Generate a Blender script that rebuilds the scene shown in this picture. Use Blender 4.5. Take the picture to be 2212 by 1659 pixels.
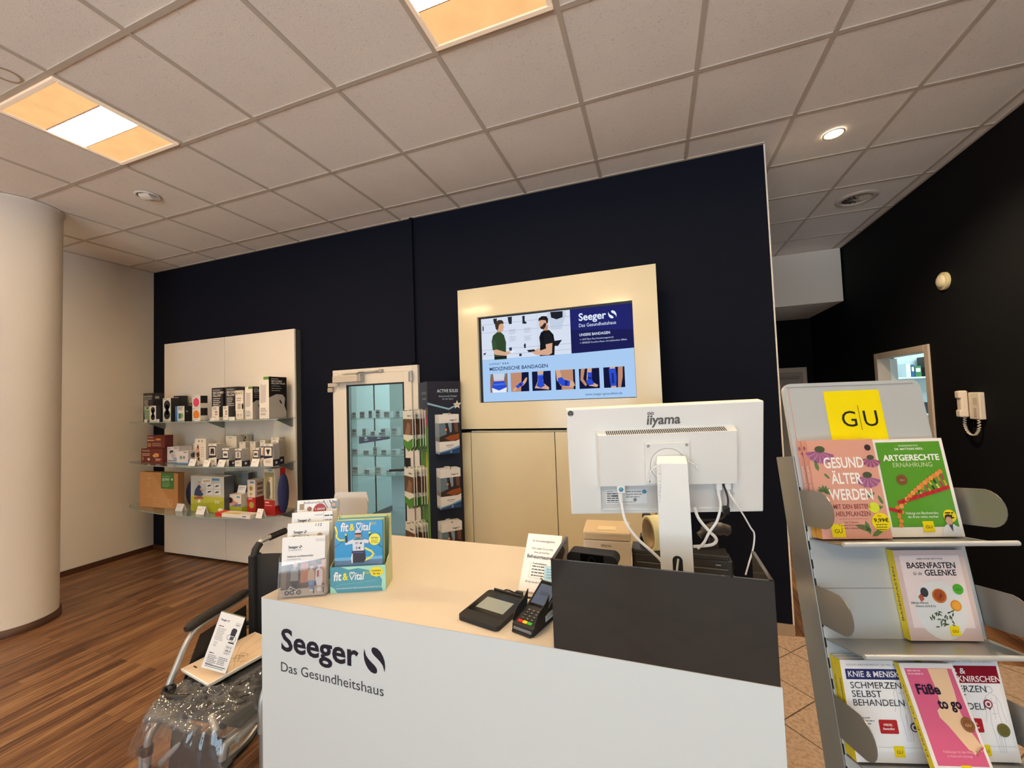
import bpy, bmesh, math, random
from mathutils import Vector, Matrix, Euler
random.seed(7)
S = bpy.context.scene
for o in list(bpy.data.objects): bpy.data.objects.remove(o)
COL = S.collection
PI = math.pi
R = math.radians

# ------------------------------------------------------------------ camera
cam_d = bpy.data.cameras.new('camera'); cam = bpy.data.objects.new('camera', cam_d); COL.objects.link(cam)
cam_d.sensor_fit = 'HORIZONTAL'; cam_d.sensor_width = 36.0; cam_d.lens = 875.94 * 36.0 / 2212.0
cam_d.clip_start = 0.02; cam_d.clip_end = 200
yaw, pit, rol = 0.338377, 0.0411401, 0.0351667
Rm = Matrix.Rotation(yaw, 3, 'Z') @ Matrix.Rotation(pit, 3, 'X') @ Matrix.Rotation(rol, 3, 'Y')
rt, fw, up = Rm.col[0], Rm.col[1], Rm.col[2]
cam.matrix_world = Matrix(((rt.x, up.x, -fw.x, 0.3316), (rt.y, up.y, -fw.y, -3.2515), (rt.z, up.z, -fw.z, 1.6485), (0, 0, 0, 1)))
S.camera = cam

# ------------------------------------------------------------------ colour management, world, light
S.view_settings.view_transform = 'Standard'; S.view_settings.look = 'None'
S.view_settings.gamma = 1.0; S.view_settings.use_curve_mapping = False
S.view_settings.exposure = 0.0
S.cycles.max_bounces = 10; S.cycles.diffuse_bounces = 5; S.cycles.glossy_bounces = 4
S.cycles.transmission_bounces = 8; S.cycles.transparent_max_bounces = 16
S.cycles.caustics_reflective = False; S.cycles.caustics_refractive = False
S.cycles.sample_clamp_indirect = 6.0
SKY = 4.1            # daylight outside the shop windows
LUM_CORE = 110.0      # bright middle trough of the square ceiling lights
LUM_SIDE = 1.12       # glow of their perforated side panels
SPOT = 260.0
world = bpy.data.worlds.new('daylight'); S.world = world; world.use_nodes = True
wn = world.node_tree.nodes; wl = world.node_tree.links; wn.clear()
wo = wn.new('ShaderNodeOutputWorld'); bg = wn.new('ShaderNodeBackground')
geo = wn.new('ShaderNodeTexCoord'); sep = wn.new('ShaderNodeSeparateXYZ'); ramp = wn.new('ShaderNodeValToRGB')
mr = wn.new('ShaderNodeMapRange'); mr.inputs['From Min'].default_value = -0.24; mr.inputs['From Max'].default_value = -0.03
wl.new(geo.outputs['Generated'], sep.inputs[0]); wl.new(sep.outputs['Z'], mr.inputs['Value']); wl.new(mr.outputs[0], ramp.inputs[0])
ramp.color_ramp.elements[0].color = (2.2, 2.4, 2.55, 1); ramp.color_ramp.elements[1].color = (0.64, 0.86, 1.04, 1)
wl.new(ramp.outputs[0], bg.inputs['Color']); bg.inputs['Strength'].default_value = SKY
wl.new(bg.outputs[0], wo.inputs['Surface'])
def portal(name, loc, sx, sy, rot):
    d = bpy.data.lights.new(name, 'AREA'); d.shape = 'RECTANGLE'; d.size = sx; d.size_y = sy
    d.cycles.is_portal = True
    o = bpy.data.objects.new(name, d); COL.objects.link(o); o.location = loc; o.rotation_euler = rot
# the two shop-window openings in the front wall behind the camera (daylight enters here)
WINDOWS = [(-2.3, -0.1), (0.1, 2.3)]
WZ0, WZ1, YF = 0.35, 2.9, -7.0
for a, b in WINDOWS:
    portal('window_daylight', ((a + b) / 2, YF - 0.12, (WZ0 + WZ1) / 2), b - a, WZ1 - WZ0, (R(90), 0, 0))

# ------------------------------------------------------------------ materials
def lin(c):
    return tuple((x / 12.92 if x <= 0.04045 else ((x + 0.055) / 1.055) ** 2.4) for x in c)
def hexc(h):
    if not isinstance(h, str): return tuple(h)
    h = h.lstrip('#'); return lin(tuple(int(h[i:i + 2], 16) / 255 for i in (0, 2, 4)))
MATS = {}
def mat(name, h, rough=0.5, metal=0.0, bump=0.0, bscale=80.0, var=0.0, vscale=6.0, emit=0.0, spec=0.5, coat=0.0):
    """plain painted / printed / plastic surface with optional fine bump and tone variation"""
    if name in MATS: return MATS[name]
    m = bpy.data.materials.new(name); m.use_nodes = True; nt = m.node_tree; b = nt.nodes['Principled BSDF']
    c = hexc(h) if isinstance(h, str) else h
    b.inputs['Base Color'].default_value = (*c, 1); b.inputs['Roughness'].default_value = rough
    b.inputs['Metallic'].default_value = metal; b.inputs['Specular IOR Level'].default_value = spec
    if coat: b.inputs['Coat Weight'].default_value = coat; b.inputs['Coat Roughness'].default_value = 0.08
    if emit: b.inputs['Emission Color'].default_value = (*c, 1); b.inputs['Emission Strength'].default_value = emit
    if bump or var:
        tc = nt.nodes.new('ShaderNodeTexCoord')
    if bump:
        n = nt.nodes.new('ShaderNodeTexNoise'); n.inputs['Scale'].default_value = bscale; n.inputs['Detail'].default_value = 4
        bp = nt.nodes.new('ShaderNodeBump'); bp.inputs['Strength'].default_value = bump; bp.inputs['Distance'].default_value = 0.004
        nt.links.new(tc.outputs['Object'], n.inputs['Vector']); nt.links.new(n.outputs['Fac'], bp.inputs['Height']); nt.links.new(bp.outputs[0], b.inputs['Normal'])
    if var:
        n2 = nt.nodes.new('ShaderNodeTexNoise'); n2.inputs['Scale'].default_value = vscale; n2.inputs['Detail'].default_value = 5
        mx = nt.nodes.new('ShaderNodeMix'); mx.data_type = 'RGBA'
        mx.inputs['A'].default_value = (*[x * (1 - var) for x in c], 1); mx.inputs['B'].default_value = (*[min(1, x * (1 + var)) for x in c], 1)
        nt.links.new(tc.outputs['Object'], n2.inputs['Vector']); nt.links.new(n2.outputs['Fac'], mx.inputs['Factor']); nt.links.new(mx.outputs['Result'], b.inputs['Base Color'])
    MATS[name] = m; return m
def P(h, rough=0.5, **k):          # quick colour material named after its colour
    return mat('paint_%s_%d' % (h.lstrip('#'), int(rough * 100)), h, rough, **k)
def emis(name, h, strength):
    if name in MATS: return MATS[name]
    m = bpy.data.materials.new(name); m.use_nodes = True; nt = m.node_tree; nt.nodes.clear()
    e = nt.nodes.new('ShaderNodeEmission'); o = nt.nodes.new('ShaderNodeOutputMaterial')
    e.inputs[0].default_value = (*(hexc(h) if isinstance(h, str) else h), 1); e.inputs[1].default_value = strength
    nt.links.new(e.outputs[0], o.inputs[0]); MATS[name] = m; return m
def glassy(name, tint, alpha, rough=0.02, refl=1.0):
    """thin clear sheet: tinted see-through mixed with a mirror coat by Fresnel"""
    if name in MATS: return MATS[name]
    m = bpy.data.materials.new(name); m.use_nodes = True; nt = m.node_tree; nt.nodes.clear()
    o = nt.nodes.new('ShaderNodeOutputMaterial'); t = nt.nodes.new('ShaderNodeBsdfTransparent'); g = nt.nodes.new('ShaderNodeBsdfGlossy')
    d = nt.nodes.new('ShaderNodeBsdfDiffuse'); m1 = nt.nodes.new('ShaderNodeMixShader'); m2 = nt.nodes.new('ShaderNodeMixShader'); lw = nt.nodes.new('ShaderNodeLayerWeight'); pw_ = nt.nodes.new('ShaderNodeMath'); fr = nt.nodes.new('ShaderNodeMath')
    mu = nt.nodes.new('ShaderNodeMath'); mu.operation = 'MULTIPLY'; mu.inputs[1].default_value = refl; mu.use_clamp = True
    lw.inputs['Blend'].default_value = .5; pw_.operation = 'POWER'; pw_.inputs[1].default_value = 5.0; fr.operation = 'MULTIPLY_ADD'; fr.inputs[1].default_value = .95; fr.inputs[2].default_value = .045
    nt.links.new(lw.outputs['Facing'], pw_.inputs[0]); nt.links.new(pw_.outputs[0], fr.inputs[0]); t.inputs[0].default_value = (*tint, 1); d.inputs[0].default_value = (*tint, 1); g.inputs['Roughness'].default_value = rough
    m1.inputs[0].default_value = alpha
    nt.links.new(t.outputs[0], m1.inputs[1]); nt.links.new(d.outputs[0], m1.inputs[2])
    nt.links.new(fr.outputs[0], mu.inputs[0]); nt.links.new(mu.outputs[0], m2.inputs[0]); nt.links.new(m1.outputs[0], m2.inputs[1]); nt.links.new(g.outputs[0], m2.inputs[2])
    nt.links.new(m2.outputs[0], o.inputs[0]); MATS[name] = m; return m

def wood_floor():
    m = bpy.data.materials.new('wood_plank_floor'); m.use_nodes = True; nt = m.node_tree; N = nt.nodes; L = nt.links; b = N['Principled BSDF']
    tc = N.new('ShaderNodeTexCoord'); mp = N.new('ShaderNodeMapping'); mp.inputs['Rotation'].default_value = (0, 0, R(90))
    L.new(tc.outputs['Object'], mp.inputs['Vector'])
    br = N.new('ShaderNodeTexBrick'); br.offset = 0.37; br.inputs['Scale'].default_value = 1.0
    br.inputs['Brick Width'].default_value = 0.92; br.inputs['Row Height'].default_value = 0.075; br.inputs['Mortar Size'].default_value = 0.0008
    br.inputs['Color1'].default_value = (0, 0, 0, 1); br.inputs['Color2'].default_value = (1, 1, 1, 1); br.inputs['Mortar'].default_value = (0.2, 0.2, 0.2, 1); br.inputs['Bias'].default_value = 0.0
    L.new(mp.outputs[0], br.inputs['Vector'])
    st = N.new('ShaderNodeMapping'); st.inputs['Scale'].default_value = (1.3, 26, 1); L.new(mp.outputs[0], st.inputs['Vector'])
    n1 = N.new('ShaderNodeTexNoise'); n1.inputs['Scale'].default_value = 2.2; n1.inputs['Detail'].default_value = 8; n1.inputs['Roughness'].default_value = 0.62; n1.inputs['Distortion'].default_value = 0.6
    L.new(st.outputs[0], n1.inputs['Vector'])
    st2 = N.new('ShaderNodeMapping'); st2.inputs['Scale'].default_value = (1.0, 5, 1); L.new(mp.outputs[0], st2.inputs['Vector'])
    n2 = N.new('ShaderNodeTexNoise'); n2.inputs['Scale'].default_value = 1.6; n2.inputs['Detail'].default_value = 3; L.new(st2.outputs[0], n2.inputs['Vector'])
    a1 = N.new('ShaderNodeMath'); a1.operation = 'MULTIPLY_ADD'; a1.inputs[1].default_value = 0.22; L.new(br.outputs['Color'], a1.inputs[0])
    a2 = N.new('ShaderNodeMath'); a2.operation = 'MULTIPLY_ADD'; a2.inputs[1].default_value = 0.95; L.new(n1.outputs['Fac'], a2.inputs[0]); 
    a3 = N.new('ShaderNodeMath'); a3.operation = 'MULTIPLY'; a3.inputs[1].default_value = 0.45; L.new(n2.outputs['Fac'], a3.inputs[0])
    L.new(a3.outputs[0], a2.inputs[2]); L.new(a2.outputs[0], a1.inputs[2])
    cr = N.new('ShaderNodeValToRGB'); e = cr.color_ramp.elements
    e[0].position = 0.44; e[0].color = (*hexc('#29190f'), 1); e[1].position = 1.08; e[1].color = (*hexc('#9a7450'), 1)
    k = e.new(0.68); k.color = (*hexc('#593a27'), 1); k = e.new(0.86); k.color = (*hexc('#7d583c'), 1)
    e[-1].position = 1.0
    L.new(a1.outputs[0], cr.inputs[0]); L.new(cr.outputs[0], b.inputs['Base Color'])
    b.inputs['Roughness'].default_value = 0.42; b.inputs['Specular IOR Level'].default_value = 0.35
    bp = N.new('ShaderNodeBump'); bp.inputs['Strength'].default_value = 0.12; bp.inputs['Distance'].default_value = 0.002; L.new(n1.outputs['Fac'], bp.inputs['Height']); L.new(bp.outputs[0], b.inputs['Normal'])
    return m
def tile_floor():
    m = bpy.data.materials.new('diagonal_stone_tile'); m.use_nodes = True; nt = m.node_tree; N = nt.nodes; L = nt.links; b = N['Principled BSDF']
    tc = N.new('ShaderNodeTexCoord'); mp = N.new('ShaderNodeMapping'); mp.inputs['Rotation'].default_value = (0, 0, R(45)); mp.inputs['Location'].default_value = (0.013, 0.0, 0)
    L.new(tc.outputs['Object'], mp.inputs['Vector'])
    br = N.new('ShaderNodeTexBrick'); br.offset = 0.0; br.inputs['Scale'].default_value = 1.0
    br.inputs['Brick Width'].default_value = 0.303; br.inputs['Row Height'].default_value = 0.303; br.inputs['Mortar Size'].default_value = 0.0035; br.inputs['Mortar Smooth'].default_value = 0.1
    br.inputs['Color1'].default_value = (*hexc('#b39a87'), 1); br.inputs['Color2'].default_value = (*hexc('#a78f7c'), 1); br.inputs['Mortar'].default_value = (*hexc('#54463a'), 1)
    L.new(mp.outputs[0], br.inputs['Vector'])
    n1 = N.new('ShaderNodeTexNoise'); n1.inputs['Scale'].default_value = 55; n1.inputs['Detail'].default_value = 6; L.new(tc.outputs['Object'], n1.inputs['Vector'])
    cr = N.new('ShaderNodeValToRGB'); cr.color_ramp.elements[0].position = 0.36; cr.color_ramp.elements[0].color = (0.5, 0.45, 0.4, 1); cr.color_ramp.elements[1].position = 0.56; cr.color_ramp.elements[1].color = (1, 1, 1, 1)
    L.new(n1.outputs['Fac'], cr.inputs[0])
    mx = N.new('ShaderNodeMix'); mx.data_type = 'RGBA'; mx.blend_type = 'MULTIPLY'; mx.inputs['Factor'].default_value = 0.6
    L.new(br.outputs['Color'], mx.inputs['A']); L.new(cr.outputs[0], mx.inputs['B']); L.new(mx.outputs['Result'], b.inputs['Base Color'])
    b.inputs['Roughness'].default_value = 0.4
    return m
def ceiling_board():
    m = bpy.data.materials.new('mineral_fibre_board'); m.use_nodes = True; nt = m.node_tree; N = nt.nodes; L = nt.links; b = N['Principled BSDF']
    tc = N.new('ShaderNodeTexCoord')
    v = N.new('ShaderNodeTexNoise'); v.inputs['Scale'].default_value = 62; v.inputs['Detail'].default_value = 3; v.inputs['Distortion'].default_value = 2.2; L.new(tc.outputs['Object'], v.inputs['Vector'])
    cr = N.new('ShaderNodeValToRGB'); cr.color_ramp.elements[0].position = 0.30; cr.color_ramp.elements[0].color = (0.55, 0.52, 0.48, 1); cr.color_ramp.elements[1].position = 0.40; cr.color_ramp.elements[1].color = (1, 1, 1, 1)
    L.new(v.outputs['Fac'], cr.inputs[0])
    big = N.new('ShaderNodeTexNoise'); big.inputs['Scale'].default_value = 3.0; L.new(tc.outputs['Object'], big.inputs['Vector'])
    c2 = N.new('ShaderNodeValToRGB'); c2.color_ramp.elements[0].color = (*hexc('#f0e7de'), 1); c2.color_ramp.elements[0].position = 0.35; c2.color_ramp.elements[1].color = (*hexc('#f3ebe2'), 1); c2.color_ramp.elements[1].position = 0.65
    L.new(big.outputs['Fac'], c2.inputs[0])
    mx = N.new('ShaderNodeMix'); mx.data_type = 'RGBA'; mx.blend_type = 'MULTIPLY'; mx.inputs['Factor'].default_value = 0.45
    L.new(c2.outputs[0], mx.inputs['A']); L.new(cr.outputs[0], mx.inputs['B']); L.new(mx.outputs['Result'], b.inputs['Base Color'])
    b.inputs['Roughness'].default_value = 0.9
    bp = N.new('ShaderNodeBump'); bp.inputs['Strength'].default_value = 0.25; bp.inputs['Distance'].default_value = 0.003; L.new(v.outputs['Fac'], bp.inputs['Height']); L.new(bp.outputs[0], b.inputs['Normal'])
    return m
def perforated(name, h, strength):
    """backlit perforated sheet of the ceiling lights: small bright holes in a glowing warm sheet"""
    m = bpy.data.materials.new(name); m.use_nodes = True; nt = m.node_tree; N = nt.nodes; L = nt.links; N.clear()
    o = N.new('ShaderNodeOutputMaterial'); e = N.new('ShaderNodeEmission'); tc = N.new('ShaderNodeTexCoord')
    v = N.new('ShaderNodeTexNoise'); v.inputs['Scale'].default_value = 7; v.inputs['Detail'].default_value = 2; L.new(tc.outputs['Object'], v.inputs['Vector'])
    cr = N.new('ShaderNodeValToRGB'); c = hexc(h); cr.color_ramp.elements[0].position = 0.3; cr.color_ramp.elements[0].color = (*[x * 0.86 for x in c], 1); cr.color_ramp.elements[1].position = 0.7; cr.color_ramp.elements[1].color = (*c, 1)
    L.new(v.outputs['Fac'], cr.inputs[0]); L.new(cr.outputs[0], e.inputs[0]); e.inputs[1].default_value = strength; L.new(e.outputs[0], o.inputs[0])
    return m

M_WOOD = wood_floor(); M_TILE = tile_floor(); M_CEIL = ceiling_board()
M_NAVY = mat('navy_wall_paint', '#0f1320', 0.75, spec=0.12, bump=0.12, bscale=140, var=0.06)
M_DARK = mat('black_blue_wall_paint', '#0c0c0f', 0.8, spec=0.15, bump=0.12, bscale=140, var=0.06)
M_WALLW = mat('white_wall_plaster', '#ece3d7', 0.85, bump=0.35, bscale=160)
M_GRID = mat('ceiling_rail', '#c4b8aa', 0.6)
M_SKIRT = mat('dark_wood_skirting', '#4a2c1c', 0.5, var=0.2, vscale=12)
M_WHITE = mat('white_laminate', '#f6ecdf', 0.32, var=0.012)
M_CREAM = mat('cream_gloss_laminate', '#dbcfaf', 0.2, var=0.01, coat=0.4)
M_ALU = mat('brushed_aluminium', '#b9b8b4', 0.32, metal=0.9)
M_STEEL = mat('powder_coated_grey_steel', '#b3b3b2', 0.38, metal=0.35)
M_STEELD = mat('grey_steel_flap', '#8d8a86', 0.36, metal=0.5)
M_FRAMEW = mat('white_door_lacquer', '#e6ded2', 0.4)
M_BLACK = mat('black_plastic', '#141415', 0.4)
M_BLACKM = mat('matt_black_plastic', '#1b1b1c', 0.6)
M_RUBBER = mat('black_foam_rubber', '#26221f', 0.7, bump=0.2, bscale=200)
M_FABRIC = mat('black_nylon_fabric', '#17181b', 0.75, bump=0.4, bscale=420)
M_PAPER = mat('white_paper', '#f2f0ee', 0.6)
M_CARD = mat('white_carton', '#ece6dc', 0.55)
M_MONW = mat('white_monitor_plastic', '#e6e5e1', 0.42, bump=0.05, bscale=300)
M_INK = mat('navy_ink', '#15182a', 0.5)
M_TXT = mat('dark_grey_ink', '#3a3a42', 0.5)
M_GREYTXT = mat('grey_ink', '#8a8a90', 0.5)
M_TUBE = mat('silver_grey_frame_tube', '#b4b5b5', 0.35, metal=0.5)
M_SHELFGL = glassy('shelf_glass', (0.90, 0.96, 0.93), 0.07, 0.03)
M_DOORGL = glassy('door_glass', (0.86, 0.95, 0.95), 0.02, 0.01)
M_ACRYL = glassy('clear_acrylic', (0.96, 0.96, 0.965), 0.03, 0.04, .8)
M_SMOKE = mat('smoked_glass_panel', '#232220', 0.06, spec=0.55)
M_FILM = glassy('plastic_film', (0.93, 0.93, 0.94), 0.05, 0.05, 2.6)
# ------------------------------------------------------------------ mesh builder
class MB:
    def __init__(s): s.v = []; s.f = []; s.mi = []; s.sm = []; s.mats = []
    def mid(s, m):
        if m not in s.mats: s.mats.append(m)
        return s.mats.index(m)
    def add(s, vs, fs, m, smooth=False, M=None):
        b = len(s.v); i = s.mid(m)
        s.v += [tuple(M @ Vector(v)) for v in vs] if M is not None else [tuple(v) for v in vs]
        for f in fs: s.f.append(tuple(b + k for k in f)); s.mi.append(i); s.sm.append(smooth)
        return s
    def bm(s, bm, m, smooth=False, M=None):
        bm.verts.index_update()
        s.add([v.co.copy() for v in bm.verts], [[v.index for v in f.verts] for f in bm.faces], m, smooth, M); bm.free(); return s
    def box(s, x0, x1, y0, y1, z0, z1, m, bev=0.0, seg=2, M=None, smooth=False):
        bm = bmesh.new(); bmesh.ops.create_cube(bm, size=1)
        for v in bm.verts: v.co = Vector(((x0 + x1) / 2 + v.co.x * (x1 - x0), (y0 + y1) / 2 + v.co.y * (y1 - y0), (z0 + z1) / 2 + v.co.z * (z1 - z0)))
        if bev > 0: bmesh.ops.bevel(bm, geom=list(bm.edges), offset=bev, segments=seg, affect='EDGES', profile=0.5)
        return s.bm(bm, m, smooth, M)
    def prism(s, poly, d, m, F=None, l0=0.0, smooth_side=False, M=None):
        """polygon (x,y) in frame F extruded from height l0 to l0+d along its normal"""
        F = F or Fr((0, 0, 0)); n = len(poly)
        a = [F.p(x, y, l0) for x, y in poly]; b = [F.p(x, y, l0 + d) for x, y in poly]
        s.add(a + b, [tuple(range(n - 1, -1, -1)), tuple(range(n, 2 * n))], m, False, M)
        s.add(a + b, [(i, (i + 1) % n, n + (i + 1) % n, n + i) for i in range(n)], m, smooth_side, M); return s
    def tube(s, pts, r, m, n=8, closed=False, M=None, cap=True):
        pts = [Vector(p) for p in pts]; k = len(pts); rr = r if isinstance(r, (list, tuple)) else [r] * k
        T = []
        for i in range(k):
            a = pts[(i - 1) % k] if (closed or i > 0) else pts[i]; b = pts[(i + 1) % k] if (closed or i < k - 1) else pts[i]
            T.append((b - a).normalized())
        u = T[0].orthogonal().normalized(); vs = []
        for i in range(k):
            u = (u - T[i] * u.dot(T[i])); u = u.normalized() if u.length > 1e-6 else T[i].orthogonal().normalized()
            w = T[i].cross(u)
            for j in range(n):
                a = 2 * PI * j / n; vs.append(pts[i] + (u * math.cos(a) + w * math.sin(a)) * rr[i])
        fs = [(i * n + j, i * n + (j + 1) % n, ((i + 1) % k) * n + (j + 1) % n, ((i + 1) % k) * n + j) for i in range(k if closed else k - 1) for j in range(n)]
        s.add(vs, fs, m, True, M)
        if cap and not closed: s.add(vs[:n] + vs[-n:], [tuple(range(n - 1, -1, -1)), tuple(range(n, 2 * n))], m, False, M)
        return s
    def lathe(s, prof, m, n=32, F=None, M=None, smooth=True, a0=0.0, a1=2 * PI):
        """profile (radius, height) turned about the normal of frame F"""
        F = F or Fr((0, 0, 0)); k = len(prof); full = abs(a1 - a0 - 2 * PI) < 1e-6; q = n if full else n + 1
        vs = [F.p(r * math.cos(a0 + (a1 - a0) * j / n), r * math.sin(a0 + (a1 - a0) * j / n), h) for r, h in prof for j in range(q)]
        fs = [(i * q + j, i * q + (j + 1) % q, (i + 1) * q + (j + 1) % q, (i + 1) * q + j) for i in range(k - 1) for j in range(n)]
        return s.add(vs, fs, m, smooth, M)
    def ball(s, c, r, m, sc=(1, 1, 1), n=16, M=None):
        bm = bmesh.new(); bmesh.ops.create_uvsphere(bm, u_segments=n, v_segments=max(6, n // 2), radius=1)
        for v in bm.verts: v.co = Vector((c[0] + v.co.x * r * sc[0], c[1] + v.co.y * r * sc[1], c[2] + v.co.z * r * sc[2]))
        return s.bm(bm, m, True, M)
    def build(s, name, parent=None, loc=None, rz=0.0, M=None, **tags):
        me = bpy.data.meshes.new(name); me.from_pydata(s.v, [], s.f)
        for m in s.mats: me.materials.append(m)
        me.polygons.foreach_set('material_index', s.mi); me.polygons.foreach_set('use_smooth', s.sm); me.update()
        o = bpy.data.objects.new(name, me); COL.objects.link(o)
        if parent: o.parent = parent
        if M is not None: o.matrix_world = M
        elif loc is not None: o.location = loc; o.rotation_euler = (0, 0, rz)
        for k, v in tags.items(): o[k] = v
        return o
class Fr:
    """frame: origin, x axis, y axis; the third value of p() is the height along the normal"""
    def __init__(s, o, ux=(1, 0, 0), uy=(0, 1, 0)):
        s.o = Vector(o); s.ux = Vector(ux).normalized(); s.uy = Vector(uy).normalized(); s.n = s.ux.cross(s.uy).normalized()
    def p(s, x, y, l=0.0): return s.o + s.ux * x + s.uy * y + s.n * l
_TXT = {}
def text_geo(t, bold, sp):
    k = (t, bold, sp)
    if k not in _TXT:
        c = bpy.data.curves.new('lettering', 'FONT'); c.body = t; c.size = 1.0; c.offset = bold; c.resolution_u = 3; c.space_character = sp; c.fill_mode = 'FRONT'
        o = bpy.data.objects.new('lettering', c); me = bpy.data.meshes.new_from_object(o)
        vs = [(v.co.x, v.co.y) for v in me.vertices]; fs = [tuple(p.vertices) for p in me.polygons]
        bpy.data.objects.remove(o); bpy.data.curves.remove(c); bpy.data.meshes.remove(me)
        _TXT[k] = (vs, fs)
    return _TXT[k]
class Pr:
    """flat printing on a face: shapes laid in layers a hair above frame F of builder mb"""
    def __init__(s, mb, F, eps=0.0005): s.mb = mb; s.F = F; s.e = eps
    def poly(s, pts, m, l=1):
        s.mb.add([s.F.p(x, y, l * s.e) for x, y in pts], [tuple(range(len(pts)))], m); return s
    def rect(s, x, y, w, h, m, l=1): return s.poly([(x, y), (x + w, y), (x + w, y + h), (x, y + h)], m, l)
    def disc(s, x, y, r, m, l=1, ry=None, n=24):
        ry = ry or r; return s.poly([(x + r * math.cos(2 * PI * i / n), y + ry * math.sin(2 * PI * i / n)) for i in range(n)], m, l)
    def ring(s, x, y, r0, r1, m, l=1, n=24):
        vs = [s.F.p(x + r * math.cos(2 * PI * i / n), y + r * math.sin(2 * PI * i / n), l * s.e) for r in (r0, r1) for i in range(n)]
        s.mb.add(vs, [(i, (i + 1) % n, n + (i + 1) % n, n + i) for i in range(n)], m); return s
    def line(s, pts, wd, m, l=1):
        for (x0, y0), (x1, y1) in zip(pts[:-1], pts[1:]):
            dx, dy = x1 - x0, y1 - y0; q = math.hypot(dx, dy) or 1; nx, ny = -dy / q * wd / 2, dx / q * wd / 2; ex, ey = dx / q * wd * .3, dy / q * wd * .3
            s.poly([(x0 - nx - ex, y0 - ny - ey), (x1 - nx + ex, y1 - ny + ey), (x1 + nx + ex, y1 + ny + ey), (x0 + nx - ex, y0 + ny - ey)], m, l)
        return s
    def text(s, t, x, y, size, m, l=2, w=None, align='l', bold=0.0, sp=1.0, rot=0.0, shear=0.0):
        """text with its baseline at y and cap height about 0.73 size; w = wanted width"""
        vs, fs = text_geo(t, bold, sp)
        if not vs: return s
        x0 = min(v[0] for v in vs); x1 = max(v[0] for v in vs); W = x1 - x0; sx = (w / W) if w else size
        off = {'l': 0, 'c': -W * sx / 2, 'r': -W * sx}[align]; ca, sa = math.cos(rot), math.sin(rot); out = []
        for vx, vy in vs:
            a = (vx - x0) * sx + off + shear * vy * size; b = vy * size
            out.append(s.F.p(x + a * ca - b * sa, y + a * sa + b * ca, l * s.e))
        s.mb.add(out, fs, m); return s
    def lines(s, x, y, w, n, dy, h, m, l=2, seed=0):
        """rows of small unreadable print"""
        r = random.Random(seed)
        for i in range(n):
            xx = x; end = x + w * r.uniform(0.72, 1.0)
            while xx < end - h:
                q = min(r.uniform(1.5, 5.0) * h, end - xx); s.rect(xx, y - i * dy, q, h, m, l); xx += q + h * 0.6
        return s
def thing(name, label, cat, loc=(0, 0, 0), rz=0.0, group=None, M=None):
    o = bpy.data.objects.new(name, None); COL.objects.link(o); o.empty_display_size = 0.05
    if M is not None: o.matrix_world = M
    else: o.location = loc; o.rotation_euler = (0, 0, rz)
    o['label'] = label; o['category'] = cat
    if group: o['group'] = group
    return o
def struct(mb, name, parent=None, label=None, **k):
    o = mb.build(name, parent, **k); o['kind'] = 'structure'
    if label: o['label'] = label
    return o
def dup(o, loc=None, rz=None, label=None, parent=None):
    c = o.copy(); COL.objects.link(c)
    if parent is not None: c.parent = parent; c.matrix_parent_inverse = o.matrix_parent_inverse.copy()
    if loc is not None: c.location = loc
    if rz is not None: c.rotation_euler = (0, 0, rz)
    if label: c['label'] = label
    for ch in [x for x in bpy.data.objects if x.parent == o]: dup(ch, parent=c)
    return c
def rot_frame(loc, y, p, r):
    """placed frame: yaw, pitch, roll in degrees (x right, -y towards the viewer, z up)"""
    return Matrix.Translation(loc) @ (Matrix.Rotation(R(y), 4, 'Z') @ Matrix.Rotation(R(p), 4, 'X') @ Matrix.Rotation(R(r), 4, 'Y'))
def arc(cx, cy, r, a0, a1, n):
    return [(cx + r * math.cos(R(a0 + (a1 - a0) * i / n)), cy + r * math.sin(R(a0 + (a1 - a0) * i / n))) for i in range(n + 1)]
def rrect(x, y, w, h, r, n=5):
    return arc(x + w - r, y + r, r, -90, 0, n) + arc(x + w - r, y + h - r, r, 0, 90, n) + arc(x + r, y + h - r, r, 90, 180, n) + arc(x + r, y + r, r, 180, 270, n)
def smooth_path(pts, n=6):
    pts = [Vector(p) for p in pts]; out = []
    for i in range(len(pts) - 1):
        p0 = pts[max(0, i - 1)]; p1 = pts[i]; p2 = pts[i + 1]; p3 = pts[min(len(pts) - 1, i + 2)]
        for k in range(n):
            t = k / n
            out.append(0.5 * ((2 * p1) + (p2 - p0) * t + (2 * p0 - 5 * p1 + 4 * p2 - p3) * t * t + (3 * p1 - p0 - 3 * p2 + p3) * t ** 3))
    out.append(pts[-1]); return out
def shop_mark(pr, x, y, s, m, l=2):
    """the round two-comma mark, s = its diameter, (x, y) = its lower left"""
    A = [(0.03, 0.86), (0.0, 0.66), (0.02, 0.46), (0.09, 0.28), (0.2, 0.13), (0.34, 0.03), (0.5, 0.0), (0.6, 0.04), (0.63, 0.13), (0.6, 0.22), (0.51, 0.31), (0.37, 0.40), (0.23, 0.50), (0.11, 0.63)]
    pr.poly([(x + a * s, y + b * s) for a, b in A], m, l); pr.poly([(x + (1 - a) * s, y + (1 - b) * s) for a, b in A], m, l)
def shop_name(pr, x, y, w, m, sub=True, l=2, ms=None):
    """shop lettering w wide with its mark and the line below"""
    h = w * 0.285
    pr.text('Seeger', x, y, h, m, l, w=w * 0.735, bold=0.022)
    shop_mark(pr, x + w * 0.79, y - h * 0.08, w * 0.215, m, l)
    if sub: pr.text('Das Gesundheitshaus', x, y - h * 0.62, h * 0.47, ms or m, l, w=w * 0.985)
# ================================================================== THE SETTING
H = 3.40; XL, XR = -5.51, 2.59; XC = 1.14; YB = 4.0; DY0, DY1 = 1.254, 2.179; DX0, DX1 = -2.695, -1.716; DZ = 2.01
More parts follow.
